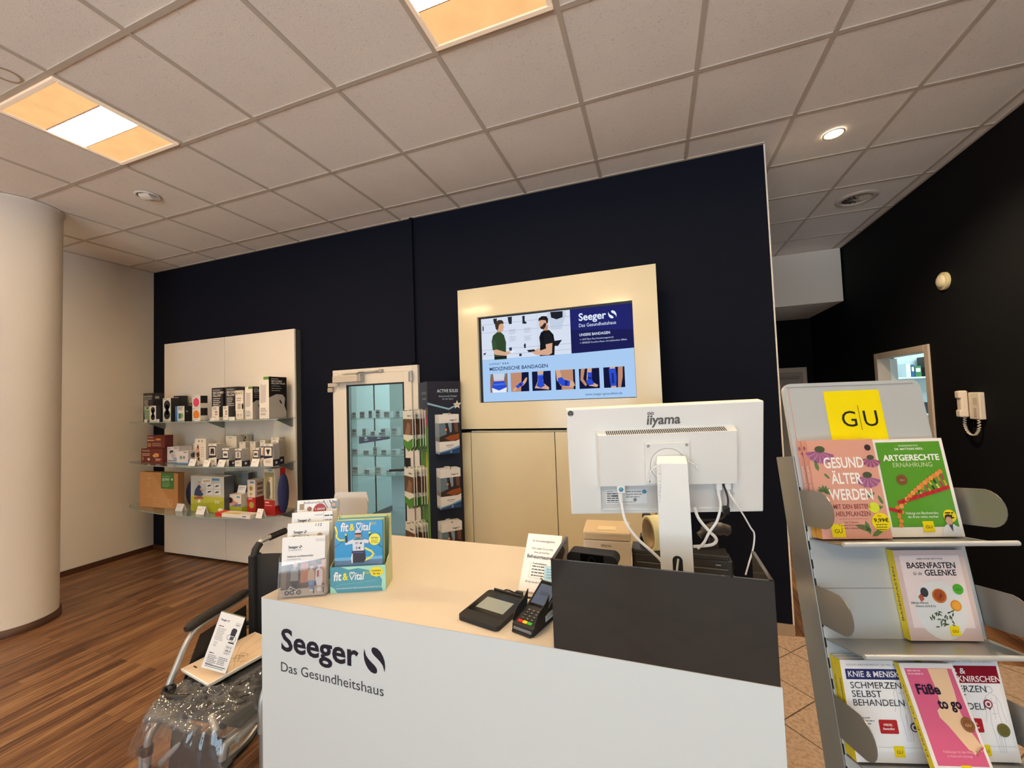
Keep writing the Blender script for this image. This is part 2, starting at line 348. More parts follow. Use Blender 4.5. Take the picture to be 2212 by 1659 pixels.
# floors: wood on the left and in the corridor, diagonal stone tile around the counter
mb = MB(); mb.add([(XL, YF, 0), (-0.6, YF, 0), (-0.6, -1.9, 0), (-0.6, 0.0, 0), (XL, 0, 0)], [(0, 1, 2, 3, 4)], M_WOOD); mb.add([(XC, 0, 0), (XR, 0, 0), (XR, YB, 0), (XC, YB, 0)], [(0, 1, 2, 3)], M_WOOD)
struct(mb, 'floor', label='brown wood plank floor running towards the shelves')
mb = MB(); mb.add([(-0.6, YF, 0), (XR, YF, 0), (XR, 0, 0), (-0.6, 0, 0)], [(0, 1, 2, 3)], M_TILE)
struct(mb, 'floor_tile', label='tan stone tiles laid diagonally beside the counter')
# walls
mb = MB(); T = 0.16
mb.box(XL - T, DX0, 0, T, 0, H + .1, M_NAVY); mb.box(DX1, XC, 0, T, 0, H + .1, M_NAVY); mb.box(DX0, DX1, 0, T, DZ, H + .1, M_NAVY)
struct(mb, 'wall_back', label='dark navy back wall')
mb = MB(); mb.box(XC - 0.006, XC + 0.003, -0.004, T, 0.0, H, M_WALLW); struct(mb, 'trim_1', label='pale corner bead on the free end of the navy wall')
mb = MB(); mb.box(XL - T, XL, YF, 0, 0, H + .1, M_WALLW); struct(mb, 'wall_left', label='white plaster wall left of the shelves')
mb = MB(); mb.box(XR, XR + T, YF, DY0, 0, H + .1, M_DARK); mb.box(XR, XR + T, DY1, YB, 0, H + .1, M_DARK); mb.box(XR, XR + T, DY0, DY1, 2.013, H + .1, M_DARK)
struct(mb, 'wall_right', label='almost black right wall')
mb = MB(); mb.box(XC - T, XC, T, YB, 0, H + .1, M_DARK); struct(mb, 'wall_corridor', label='dark inner wall of the corridor')
mb = MB(); mb.box(XC - T, XR + T, YB, YB + T, 0, H + .1, M_DARK); struct(mb, 'wall_corridor_end', label='dark end wall of the corridor')
mb = MB(); mb.box(XC, 2.575, 2.8, YB, 2.735, H, M_WALLW); struct(mb, 'wall_soffit', label='white boxed beam across the corridor')
mb = MB()
xs = [XL - T] + [x for w in WINDOWS for x in w] + [XR + T]
for i in range(0, len(xs), 2): mb.box(xs[i], xs[i + 1], YF - T, YF, 0, H + .1, M_WALLW)
for a, b in WINDOWS: mb.box(a, b, YF - T, YF, 0, WZ0, M_WALLW); mb.box(a, b, YF - T, YF, WZ1, H + .1, M_WALLW)
struct(mb, 'wall_front', label='shop front wall behind the viewer')
for i, (a, b) in enumerate(WINDOWS):
    mb = MB(); t = 0.05
    mb.box(a, a + t, YF - .1, YF - .04, WZ0, WZ1, M_ALU); mb.box(b - t, b, YF - .1, YF - .04, WZ0, WZ1, M_ALU); mb.box(a, b, YF - .1, YF - .04, WZ0, WZ0 + t, M_ALU); mb.box(a, b, YF - .1, YF - .04, WZ1 - t, WZ1, M_ALU); mb.box((a + b) / 2 - .02, (a + b) / 2 + .02, YF - .1, YF - .04, WZ0, WZ1, M_ALU)
    struct(mb, 'window_%d' % (i + 1), label='shop window frame')
# skirting
mb = MB(); mb.box(XL, XL + .014, YF, -.0, 0, .055, M_SKIRT); struct(mb, 'baseboard_left', label='dark wood skirting on the white wall')
mb = MB(); mb.box(XL, DX0, -.014, 0, 0, .055, M_SKIRT); mb.box(DX1, -.6, -.014, 0, 0, .055, M_SKIRT); mb.box(-.6, XC, -.012, 0, 0, .075, P('#a89680', .5))
struct(mb, 'baseboard_back', label='skirting under the navy wall')
mb = MB(); mb.box(XR - .014, XR, YF, DY0, 0, .06, M_SKIRT); mb.box(XR - .014, XR, DY1, YB, 0, .06, M_SKIRT); struct(mb, 'baseboard_right', label='dark wood skirting on the right wall')
# round column
mb = MB(); mb.lathe([(.25, 0.056), (.25, 3.385), (.262, 3.386), (.262, H)], M_WALLW, 64, Fr((-4.58, -1.48, 0)))
col = struct(mb, 'wall_column', label='round white plastered column')
mb = MB(); mb.lathe([(.264, 0.0), (.264, .056), (.25, .058)], M_SKIRT, 64, Fr((-4.58, -1.48, 0))); struct(mb, 'baseboard_column', label='dark wood skirting round the column')
# suspended ceiling of square boards in a rail grid
TS = 0.625
def gx(i): return TS * i
def gy(j): return -0.259 - TS * j
LUMS = [(-5, 2), (-1, 2), (3, 2), (-5, 6), (-1, 7), (3, 7), (-8, 4)]
xs = sorted(set([XL, XR] + [gx(i) for i in range(-8, 5)])); ys = sorted(set([YF, YB] + [gy(j) for j in range(-6, 11)]))
mb = MB()
for xa, xb in zip(xs[:-1], xs[1:]):
    for ya, yb in zip(ys[:-1], ys[1:]):
        if any(abs(xa - gx(i)) < 1e-6 and abs(yb - gy(j)) < 1e-6 for i, j in LUMS): continue
        z = H + 0.004; mb.add([(xa, ya, z), (xa, yb, z), (xb, yb, z), (xb, ya, z)], [(0, 1, 2, 3)], M_CEIL)
ceil = struct(mb, 'ceiling', label='suspended ceiling of square mineral boards')
mb = MB()
for x in xs[1:-1]: mb.box(x - .012, x + .012, YF, YB, H - .001, H + .02, M_GRID)
for y in ys[1:-1]:
    if y > 2.8: continue
    mb.box(XL, XR, y - .012, y + .012, H - .0012, H + .02, M_GRID)
mb.box(XL, XC, -.02, 0, H - .002, H + .01, M_GRID); mb.box(XL, XL + .02, YF, 0, H - .002, H + .01, M_GRID); mb.box(XR - .02, XR, YF, YB, H - .002, H + .01, M_GRID)
struct(mb, 'trim_2', label='narrow rails of the ceiling grid')
mb = MB(); mb.lathe([(.045, .001), (.052, 0), (.058, .001)], P('#b59a7c', .8), 20, Fr((-2.72, -2.2, H + .003), (1, 0, 0), (0, -1, 0)), M=None); mb.build('water_stain', ceil, label='small brown water ring')

# square ceiling lights, each in its own grid cell
E_CORE = emis('lamp_core', (1.0, 0.72, 0.40), LUM_CORE); E_SIDE = perforated('lamp_perforated_sheet', (1.0, 0.56, 0.235), LUM_SIDE)
M_LUMF = mat('lamp_frame_glowing', '#f6dcc0', 0.4, emit=.28)  # slight emission put in for the lamp glow on the rim
def luminaire(i, j, label, first=[]):
    loc = (gx(i) + TS / 2, gy(j) - TS / 2, H)
    if first: return dup(first[0], loc=loc, label=label)
    t = thing('ceiling_light', label, 'ceiling light', loc, group='square ceiling lights'); first.append(t)
    a, q = .296, .272
    mb = MB()
    for s in (-1, 1):
        mb.box(-a, a, min(s * q, s * a), max(s * q, s * a), -.012, .012, M_LUMF, .003); mb.box(min(s * q, s * a), max(s * q, s * a), -q, q, -.012, .012, M_LUMF, .003)
    mb.add([(-.31, -.31, .001), (-.31, .31, .001), (.31, .31, .001), (.31, -.31, .001)] , [(0, 1, 2, 3)], mat('lamp_flange', '#cbb9a5', .5))
    mb.build('frame', t)
    mb = MB(); mb.box(-.3, .3, -.3, .3, .09, .1, M_LUMF)
    for s in (-1, 1): mb.box(-.3, .3, min(s * .295, s * .3), max(s * .295, s * .3), .002, .09, M_LUMF); mb.box(min(s * .295, s * .3), max(s * .295, s * .3), -.295, .295, .002, .09, M_LUMF)
    mb.build('housing', t)
    for s in (-1, 1):
        mb = MB(); y0, y1 = sorted((s * .092, s * q)); mb.box(-q, q, y0, y1, -.004, -.001, E_SIDE, .0008); mb.build('perforated_panel', t)
    mb = MB(); mb.box(-q, q, -.0875, .0875, -.0032, -.001, E_CORE); mb.build('diffuser', t)
    mb = MB()
    for s in (-1, 1): mb.box(-q, q, s * .09 - .0022, s * .09 + .0022, -.009, -.001, mat('lamp_lip', '#b08a78', .5))
    mb.build('divider', t)
    return t
luminaire(-5, 2, 'lit square ceiling light near the round column, at the upper left')
luminaire(-1, 2, 'lit square ceiling light cut by the top edge of the photo')
luminaire(3, 2, 'added square ceiling light above the book rack, outside the view')  # this one and the four below are added out of view for their light
luminaire(-5, 6, 'unseen square ceiling light added behind the viewer on the column side')
luminaire(-1, 7, 'unseen square ceiling light added behind the viewer in the middle of the shop')
luminaire(-8, 4, 'added square ceiling light by the white wall beyond the column, outside the view')
luminaire(3, 7, 'unseen square ceiling light added behind the viewer on the dark wall side')
# round downlights
def downlight(loc, label, lit):
    t = thing('downlight', label, 'downlight', loc)
    F = Fr((0, 0, 0), (1, 0, 0), (0, -1, 0))
    mb = MB(); mb.lathe([(.085, 0.0), (.085, .006), (.074, .009), (.066, .006), (.066, .001)] if not lit else [(.064, 0), (.064, .004), (.054, .005), (.052, .001)], P('#e6dccf', .45), 40, F); mb.build('trim_ring', t)
    if lit:
        mb = MB(); mb.lathe([(.053, .001), (.0, .0025)], emis('spot_lens', (1.0, .80, .52), 30.0), 32, F); mb.build('lens', t)
        d = bpy.data.lights.new('spot', 'SPOT'); d.energy = SPOT; d.color = (1, .78, .5); d.spot_size = R(140); d.spot_blend = .6; d.shadow_soft_size = .05
        o = bpy.data.objects.new('spot', d); COL.objects.link(o); o.parent = t; o.location = (0, 0, -.012)
    else:
        mb = MB(); mb.lathe([(.067, .0012), (.0, .0012)], P('#54483f', .7), 32, F); mb.build('recess', t)
        mb = MB(); G = Fr((0.0, 0, .004), (1, 0, 0), (0, -1, 0)); mb.tube([(-.034, -.008, -.012), (.052, .012, -.012)], .05, P('#e3dbd1', .5), 28, M=Matrix.Translation((0, 0, .012)) @ Matrix.Diagonal((1, 1, .7, 1))); mb.build('lamp_head', t)
    return t
downlight((1.569, .06, H), 'small round glowing downlight in the corridor ceiling', True)
downlight((-3.447, -1.19, H), 'round unlit swivel downlight in the ceiling near the column', False)
# round air outlet
t = thing('air_vent', 'round white swirl air outlet in the corridor ceiling', 'vent', (2.162, 1.279, H))
F = Fr((0, 0, 0), (1, 0, 0), (0, -1, 0))
mb = MB(); mb.lathe([(.16, 0), (.155, .008), (.115, .02), (.108, .004)], P('#cfc3b6', .5), 48, F); mb.build('rim', t)
mb = MB(); mb.lathe([(.11, .001), (0, .001)], P('#3c332c', .8), 40, F); mb.build('duct', t)
mb = MB()
for k in range(14):
    a = 2 * PI * k / 14
    f = [F.p(r * math.cos(a + da), r * math.sin(a + da), h) for r, da, h in ((.02, 0, .014), (.108, .0, .014), (.108, .34, .003), (.02, .34, .006))]
    mb.add(f, [(0, 1, 2, 3)], P('#cfc3b6', .5))
mb.lathe([(.024, .016), (0, .016)], P('#cfc3b6', .5), 20, F); mb.build('vane', t)

# painted cable duct on the navy wall, from the ceiling to the glass door
mb = MB(); mb.box(-1.772, -1.742, -.03, 0, 2.062, 3.398, M_NAVY, .004); mb.box(-1.80, -1.742, -.028, 0, 2.03, 2.062, M_NAVY, .004)
mb.build('cable_duct', label='thin navy painted cable duct down the navy wall to the glass door', category='cable duct')

# ------------------------------------------------------------------ glass door in the navy wall
door = MB()
x0, x1 = DX0, DX1; zt = DZ
door.box(x0, x0 + .065, -.035, .09, 0, zt, M_FRAMEW, .004); door.box(x1 - .055, x1, -.035, .09, 0, zt, M_FRAMEW, .004); door.box(x0 + .065, x1 - .055, -.035, .09, zt - .05, zt, M_FRAMEW, .004)
d1 = struct(door, 'door_1', label='white framed glass door in the navy wall')
mb = MB(); a0, a1, z0, z1 = x0 + .067, x1 - .057, .01, zt - .052; g0, g1, h0, h1 = -2.515, -1.856, .12, 1.857
for (p, q, r, s_) in ((a0, g0, z0, z1), (g1, a1, z0, z1), (g0, g1, z0, h0), (g0, g1, h1, z1)): mb.box(p, q, -.05, .0, r, s_, M_FRAMEW, .003)
lf = mb.build('door_leaf', d1)
mb = MB(); b = .014
for (p, q, r, s_) in ((g0, g0 + b, h0, h1), (g1 - b, g1, h0, h1), (g0, g1, h0, h0 + b), (g0, g1, h1 - b, h1)): mb.box(p, q, -.052, -.03, r, s_, P('#1c1c1e', .6), .002)
mb.build('rubber_seal', lf)
mb = MB(); mb.box(g0 + .002, g1 - .002, -.03, -.022, h0 + .002, h1 - .002, M_DOORGL); mb.build('glass', lf)
mb = MB(); mb.box(-2.625, -2.30, -.115, -.05, 1.882, 1.945, P('#cfc4b4', .4), .004); mb.box(-2.33, -2.296, -.116, -.05, 1.88, 1.947, M_ALU, .003); mb.build('door_closer', d1, label='grey closer box')
mb = MB(); mb.box(-2.56, -2.10, -.062, -.045, 1.966, 1.982, P('#d9cfc0', .35), .002); mb.box(-2.12, -2.085, -.075, -.04, 1.960, 1.990, M_ALU, .003); mb.tube([(-2.34, -.11, 1.95), (-2.34, -.08, 1.972), (-2.12, -.06, 1.974)], .006, M_ALU); mb.build('closer_arm', d1)
mb = MB(); mb.box(-2.735, -2.60, -.06, -.035, 1.845, 1.885, P('#cfc4b4', .4), .004); mb.box(-2.735, -2.675, -.065, -.035, 1.795, 1.838, P('#b9ac9a', .4), .004); mb.build('door_contact', d1)
mb = MB(); mb.box(-1.80, -1.76, -.062, -.045, 1.86, 1.95, M_ALU, .003); mb.tube([(-1.772, -.06, 1.855), (-1.772, -.06, 1.955)], .008, M_ALU); mb.build('hinge', d1)
mb = MB(); mb.box(-1.855, -1.80, -.058, -.05, .93, 1.16, M_BLACK, .004); mb.tube([(-1.83, -.058, 1.06), (-1.83, -.105, 1.06), (-1.87, -.112, 1.058), (-1.985, -.112, 1.052)], .011, M_BLACK, 10); mb.build('handle', d1, label='black lever handle')
mb = MB(); pr = Pr(mb, Fr((-1.846, -.0505, 1.45), (1, 0, 0), (0, 0, 1))); pr.rect(0, 0, .058, .155, M_PAPER, 1); pr.poly([(.004, .15), (.054, .15), (.04, .135), (.02, .135)], P('#9a9a98'), 2); pr.disc(.029, .112, .012, P('#3d7a3a'), 2); pr.lines(.008, .085, .04, 6, .012, .005, M_TXT, 2, 3); mb.build('notice_sticker', lf)

# hallway behind the glass door
M_HALL = mat('pale_hall_paint', '#cfe3e1', .7); M_HALLD = mat('grey_hall_paint', '#9fb0aa', .7)
mb = MB(); mb.add([(-6.2, T, 0.001), (0.9, T, 0.001), (.9, 4.6, .001), (-6.2, 4.6, .001)], [(0, 1, 2, 3)], mat('grey_hall_tiles', '#8d989c', .35, var=.08, vscale=4)); mb.box(-6.2, .9, 1.2, 1.205, 0, .0025, P('#5b6366')); mb.box(-6.2, .9, 2.3, 2.305, 0, .0025, P('#5b6366')); struct(mb, 'floor_hall', label='grey tiled floor of the hallway behind the glass door')
mb = MB(); mb.box(-6.2, .9, 4.6, 4.7, 0, 2.8, M_HALLD); mb.box(-6.2, -6.1, T, 4.6, 0, 2.8, M_HALLD); mb.box(.9, .98, T + .01, 4.6, 0, 2.8, M_HALLD); struct(mb, 'wall_hall', label='grey green walls of the hallway behind the glass door')
mb = MB(); mb.box(-6.2, .98, T, 4.7, 2.8, 2.85, P('#dfe6e4', .8)); struct(mb, 'ceiling_hall', label='hallway ceiling')
mb = MB(); mb.box(-3.75, -3.62, 1.05, 2.14, .085, 2.6, M_HALL); mb.box(-3.76, -3.615, 1.04, 2.145, 0, .085, P('#59656a', .6)); mb.box(-3.7, -3.62, 1.75, 1.78, .085, 2.6, P('#b5cdcb', .6)); struct(mb, 'wall_hall_partition', label='pale blue partition in the hallway')
mb = MB(); F = Fr((-3.617, 1.42, 1.12), (0, 1, 0), (0, 0, 1)); pr = Pr(mb, F); pr.rect(0, 0, .70, .115, P('#1f2450', .5), 1)
for k in (.14, .42): pr.disc(k, .07, .03, P('#c9d8e4'), 2, ry=.018); pr.rect(k - .03, .03, .08, .012, P('#c9d8e4'), 2)
mb.build('wall_stripe', label='dark blue stripe with pale marks seen through the glass door', category='sticker')
mb = MB(); F = Fr((-3.05, 4.595, .82), (1, 0, 0), (0, 0, 1)); pr = Pr(mb, F, .002); pr.poly([(0, 0), (1.05, .82), (1.05, 1.02), (0, .2)], P('#1f2450', .5), 1); pr.disc(.3, .34, .05, P('#b9c9d6'), 2); pr.disc(.55, .53, .05, P('#b9c9d6'), 2)
mb.build('stair_stripe', label='dark blue slanted stripe on the hallway wall behind the glass door', category='sticker')
for nm, lx, en in (('hall_fill_lamp', -2.0, 105.0), ('hall_fill_lamp', -4.6, 60.0)):  # unseen lamps that light the hallway behind the glass
    t = thing(nm, 'unseen round lamp lighting the hallway, %s' % ('nearer the glass door' if lx > -3 else 'farther from the glass door'), 'ceiling light', (lx, 2.6, 2.8))
    mb = MB(); mb.lathe([(.2, 0), (.2, .04), (.17, .06), (0, .07)], emis('hall_lamp_glow', (.85, .97, 1.0), 6.0), 32, Fr((0, 0, 0), (1, 0, 0), (0, -1, 0))); mb.build('lamp_shade', t)
    d = bpy.data.lights.new('hall_glow', 'POINT'); d.energy = en; d.color = (.9, .98, 1.0); d.shadow_soft_size = .18; o = bpy.data.objects.new('hall_glow', d); COL.objects.link(o); o.parent = t; o.location = (0, 0, -.2)
# made-up hallway shelf of cartons, standing in for goods reflected in the door glass
t = thing('reflection_shelf', 'pale hallway shelf of white cartons, standing in for reflections in the glass door', 'shelf', (-2.85, 1.0, 0))
mb = MB()
for z in (.78, 1.02, 1.26, 1.48): mb.box(-.50, .52, -.09, .13, z, z + .012, M_SHELFGL)
mb.build('shelf_board', t)
mb = MB()
for x in (-.52, .53):
    mb = MB(); mb.box(x, x + .012, -.02, .08, 0.002, 1.9, P('#b9cfcd', .5)); mb.build('upright', t)
rr = random.Random(3); n = 0
for z, row in ((1.4935, 6), (1.2735, 5), (1.0335, 6), (.7935, 6)):
    x = -3.30
    for k in range(row):
        w_, h_ = rr.uniform(.05, .085), rr.uniform(.05, .1)
        mb = MB(); mb.box(-w_ / 2, w_ / 2, -.04, .04, 0, h_, P('#e7eeee', .5)); pr = Pr(mb, Fr((-w_ / 2, -.0402, 0), (1, 0, 0), (0, 0, 1))); pr.rect(.006, h_ * .6, w_ - .012, h_ * .18, P(('#5a6a86', '#c3a3a8', '#7d9a90')[k % 3]), 1); pr.rect(.006, h_ * .25, w_ * .55, h_ * .08, M_GREYTXT, 1)
        mb.build('reflection_carton', loc=(x, 1.0, z), label='small white carton standing in for a reflection in the glass door', category='carton', group='white cartons standing in for door glass reflections'); x += w_ + rr.uniform(.05, .1)

# ------------------------------------------------------------------ doorway and door of the corridor
M_FR2 = mat('beige_door_frame', '#c3b3a2', .5)
mb = MB(); y0, y1 = DY0, DY1
mb.box(XR - .014, XR + .1, y0, y0 + .065, 0, 2.013, M_FR2, .004); mb.box(XR - .014, XR + .1, y1 - .065, y1, 0, 2.013, M_FR2, .004); mb.box(XR - .014, XR + .1, y0 + .065, y1 - .065, 1.953, 2.013, M_FR2, .004)
d2 = struct(mb, 'door_2', label='pale frame of the open doorway in the black wall')
mb = MB(); mb.box(XR + .1, XR + T, y1 - .055, y1 - .015, .01, 1.95, P('#d5d6d2', .5)); mb.build('door_leaf', d2, label='open pale door leaf')
mb = MB(); xa, xb = 2.19, 2.56
mb.box(2.02, 2.50, YB - .02, YB, 0, 2.0, M_FR2, .004); mb.box(2.06, 2.44, YB - .03, YB - .02, 0, 1.93, P('#a3968a', .5), .003); mb.box(2.10, 2.40, YB - .033, YB - .03, 1.82, 1.87, P('#8f8377', .5)); struct(mb, 'door_3', label='pale closed door at the end of the corridor')
# storeroom behind the doorway
RX = 4.7; mb = MB(); mw = mat('store_room_white', '#dfe9ea', .7)
mb.box(XR + T, RX, 3.25, 3.3, 0, 2.6, mw); mb.box(RX, RX + .05, .3, 3.3, 0, 2.6, mw); mb.box(XR + T, RX, .3, .35, 0, 2.6, mw); mb.box(XR + T, RX + .05, .3, 3.3, 2.6, 2.65, mw); mb.box(XR + T, RX + .05, .3, 3.3, -.05, 0, P('#8d8a84', .6)); mb.box(XR + T, XR + T + .01, 2.2, 3.3, 0, 2.6, mw); mb.box(XR + T, XR + T + .01, .3, 1.25, 0, 2.6, mw); mb.box(XR+T, XR+T+.01, 1.25, 2.2, 2.02, 2.6, mw)
struct(mb, 'wall_store_room', label='bright walls of the room behind the doorway')
t = thing('store_fill_lamp', 'unseen lamp added to light the room behind the doorway', 'ceiling light', (3.5, 2.2, 2.6)); mb = MB(); mb.box(-.5, .5, -.06, .06, -.05, 0, emis('store_lamp_glow', (.8, .97, 1.0), 9.0), .01); mb.build('tube_cover', t)  # unseen lamp added to light this room
d = bpy.data.lights.new('store_glow', 'POINT'); d.energy = 26; d.color = (.8, .97, 1.0); d.shadow_soft_size = .2; o = bpy.data.objects.new('store_glow', d); COL.objects.link(o); o.parent = t; o.location = (0, 0, -.25)
t = thing('wall_shelf', 'pale wall shelf with files in the room behind the doorway', 'shelf', (3.3, 3.25, 0))
for z in (1.745, 1.30):
    mb = MB(); mb.box(-.3, .45, -.28, 0, z, z + .02, P('#e6eeee', .5), .003); mb.build('shelf_board', t)
def file_box(nm, x, w_, z, h_, c, label, cat='file', pr_=None):
    mb = MB(); mb.box(x, x + w_, 3.0, 3.2, z, z + h_, P(c, .5), .002); mb.box(x + w_ * .15, x + w_ * .85, 2.9985, 3.0, z + h_ * .45, z + h_ * .8, P('#eef2f2', .5)); mb.build(nm, label=label, category=cat)
file_box('binder', 3.225, .045, 1.766, .165, '#dfe6ea', 'white file on the shelf behind the doorway, leftmost'); file_box('binder', 3.275, .03, 1.766, .15, '#2f5f8c', 'blue file on the shelf behind the doorway'); file_box('binder', 3.31, .06, 1.766, .13, '#3f7d4a', 'green file on the shelf behind the doorway')
file_box('box_file', 3.43, .1, 1.766, .24, '#23211f', 'tall dark box on the shelf behind the doorway', 'box'); file_box('label_printer', 3.42, .12, 1.322, .13, '#2b2b2d', 'small black device on the lower shelf behind the doorway', 'printer')

# wall telephone and motion sensor on the black wall
M_PHONE = mat('beige_phone_plastic', '#d6c9ba', .45)
t = thing('door_phone', 'beige intercom telephone with coiled cord on the black wall', 'telephone', (XR, .765, 1.39))
mb = MB(); mb.box(-.035, 0, -.09, .02, 0.0, .20, M_PHONE, .006); mb.box(-.0365, -.035, -.07, -.03, .11, .16, P('#bdb0a2'), .0005)
for k in range(5): mb.box(-.0365, -.035, -.055, -.03, .02 + k * .014, .028 + k * .014, P('#a89c8f'))
mb.build('body', t)
mb = MB(); mb.box(-.075, -.03, .02, .075, .012, .215, M_PHONE, .012, 3); mb.box(-.085, -.06, .022, .073, .155, .213, M_PHONE, .01, 3); mb.box(-.085, -.06, .022, .073, .014, .07, M_PHONE, .01, 3); mb.build('handset', t)
pts = []; base = smooth_path([(-.045, .05, .012), (-.045, .055, -.05), (-.04, .03, -.105), (-.035, -.02, -.118), (-.03, -.055, -.075), (-.03, -.065, 0.0)], 24)
for k, p in enumerate(base): a = k * 1.05; pts.append(Vector(p) + Vector((math.cos(a) * .008, math.sin(a) * .008, 0)))
mb = MB(); mb.tube(pts, .0035, M_PHONE, 6); mb.build('coiled_cord', t)
t = thing('motion_sensor', 'small round cream motion sensor high on the black wall', 'sensor', (XR, .998, 2.495)); F = Fr((0, 0, 0), (0, -1, 0), (0, 0, 1))
mb = MB(); mb.lathe([(.072, 0), (.072, .018), (.066, .024), (.05, .026)], mat('sensor_cream', '#c7b98c', .5), 32, F); mb.build('base', t)
mb = MB(); mb.ball((-.022, 0, 0), .056, mat('sensor_lens', '#d3c9a8', .35), (.5, 1, 1), 12); mb.build('lens', t)
# ================================================================== WALL SHELF WITH PRODUCTS
t = thing('wall_shelf_unit', 'tall white two-panel wall unit with three glass shelves in front of the navy wall', 'shelf unit', (-4.155, 0, 0))
PX0, PX1, PYF = -1.015, 1.015, -.08
for xa, xb in ((PX0, -.004), (.004, PX1)):
    mb = MB(); mb.box(xa, xb, PYF, PYF + .019, .025, 2.468, M_WHITE, .002); mb.build('back_panel', t)
for xa, xb in ((PX0 + .02, -.3), (.3, PX1 - .02)):
    mb = MB(); mb.box(xa, xb, -.06, -.002, .06, 2.45, P('#56554f', .6)); mb.build('carcass', t)
for x in (PX0, PX1 - .012):
    mb = MB(); mb.box(x, x + .012, -.06, -.002, .025, 2.468, P('#4d4d49', .5)); mb.build('side_strip', t)
mb = MB(); mb.box(-.004, .004, -.072, -.06, .025, 2.468, P('#6c675e', .5)); mb.build('groove_profile', t)
SZ = (1.555, 1.115, .640)
def curve(x): return -.335 - .235 * max(0, math.cos(x / 1.1101 * PI / 2)) ** .5
for z in SZ:
    mb = MB(); pts = [(PX0 - .004, PYF - .002)] + [(1.105 * (k / 12 - 1), curve(1.105 * (k / 12 - 1))) for k in range(25)] + [(PX1 + .004, PYF - .002)]
    mb.prism(pts, .008, M_SHELFGL, Fr((0, 0, z - .006))); mb.prism([(x, y - .001) for x, y in pts[1:-1]] + [(x, y + .003) for x, y in pts[-2:0:-1]], .007, P('#93aa9f', .25), Fr((0, 0, z - .0055)))
    mb.build('glass_shelf', t)
    for x in (PX0 + .02, -.006, PX1 - .03):
        mb = MB(); F = Fr((x, PYF, z - .007), (0, -1, 0), (0, 0, 1)); mb.prism([(0, 0), (.19, 0), (.19, -.008), (.02, -.085), (0, -.085)], .006, P('#8b8f8c', .4, metal=.5), F); mb.build('bracket', t)

# ---- products: one mesh each, printed on the front (-y) and on the visible right side
class Carton:
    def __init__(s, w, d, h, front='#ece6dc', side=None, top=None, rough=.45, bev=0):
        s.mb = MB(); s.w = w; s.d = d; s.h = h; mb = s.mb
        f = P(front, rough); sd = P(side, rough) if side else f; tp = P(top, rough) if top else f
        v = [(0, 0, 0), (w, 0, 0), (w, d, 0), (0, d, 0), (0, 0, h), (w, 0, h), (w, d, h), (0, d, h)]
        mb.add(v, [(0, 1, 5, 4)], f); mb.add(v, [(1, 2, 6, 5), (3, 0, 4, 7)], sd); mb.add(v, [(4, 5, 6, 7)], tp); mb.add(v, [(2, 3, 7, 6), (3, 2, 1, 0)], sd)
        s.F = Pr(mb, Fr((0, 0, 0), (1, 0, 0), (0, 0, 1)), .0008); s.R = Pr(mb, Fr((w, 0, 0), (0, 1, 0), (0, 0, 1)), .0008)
    def put(s, nm, x, yf, z, label, cat='carton', rz=0.0, group=None):
        o = s.mb.build(nm, loc=(x, yf, z + .0012), rz=rz, label=label, category=cat)
        if group: o['group'] = group
        return o
Z1, Z2, Z3 = [z + .002 for z in SZ]
INKW, INKB = P('#efeae2', .5), P('#1a1a1c', .5)
# top shelf
c = Carton(.165, .11, .315, '#1c1a1b', '#151416'); c.F.text('BLACKROLL', .015, .27, .026, INKW); c.F.text('FOAM ROLLER', .015, .245, .02, INKW); c.F.lines(.015, .228, .09, 5, .016, .006, INKW, 2, 1); c.F.disc(.075, .15, .062, P('#a9c39d'), 2, ry=.022); c.F.poly([(.013, .15), (.137, .15), (.118, .01), (.03, .01)], P('#7f9a78'), 1); c.F.disc(.075, .15, .02, P('#39463a'), 3, ry=.008)
for k in range(4): c.F.line([(.022 + k * .004, .115 - k * .026), (.13 - k * .004, .125 - k * .026)], .007, P('#97b18d'), 2)
c.R.rect(.02, .25, .04, .03, P('#8f8c86'), 1); c.put('roller_carton', -5.04, -.36, Z1, 'black foam roller carton with green roller picture, leftmost on the top glass shelf')
def peanut(c, cx, r, z0, z1, col):
    m = P(col, .6); c.F.disc(cx, z0, r, m, 1); c.F.disc(cx, z1, r, m, 1); c.F.rect(cx - r * .5, z0, r, z1 - z0, m, 1)
c = Carton(.105, .05, .172, '#efe9e0', '#2a2928'); peanut(c, .055, .034, .05, .125, '#20231f'); c.F.lines(.01, .163, .04, 1, .01, .004, INKB); c.put('peanut_ball_carton', -4.83, -.415, Z1, 'small white carton with black peanut shaped massage ball, front of the top shelf')
c = Carton(.13, .08, .248, '#efe9e0', '#1d1c1d'); peanut(c, .07, .05, .07, .175, '#171817'); c.F.lines(.01, .235, .05, 1, .01, .005, INKB); c.put('peanut_ball_carton', -4.70, -.365, Z1, 'larger white carton with big black peanut shaped massage ball on the top shelf')
c = Carton(.12, .07, .277, '#1d1c1d', '#161617'); c.F.lines(.02, .255, .07, 2, .015, .007, INKW); c.put('black_carton', -4.80, -.20, Z1, 'black carton standing behind the larger peanut ball carton')
c = Carton(.145, .06, .157, '#efe9e0', '#1a1a1b'); c.F.rect(0, 0, .035, .157, P('#3f78b5'), 1); c.F.poly([(.05, .02), (.05, .085), (.085, .075), (.085, .025)], P('#2f86b8'), 1); c.F.disc(.10, .055, .028, P('#8fb56a'), 1); c.F.lines(.05, .14, .075, 3, .012, .005, M_TXT); c.R.text('X', .012, .09, .03, INKW, 1); c.put('roller_set_carton', -4.49, -.37, Z1, 'white carton with blue strip and green roller picture on the top shelf')
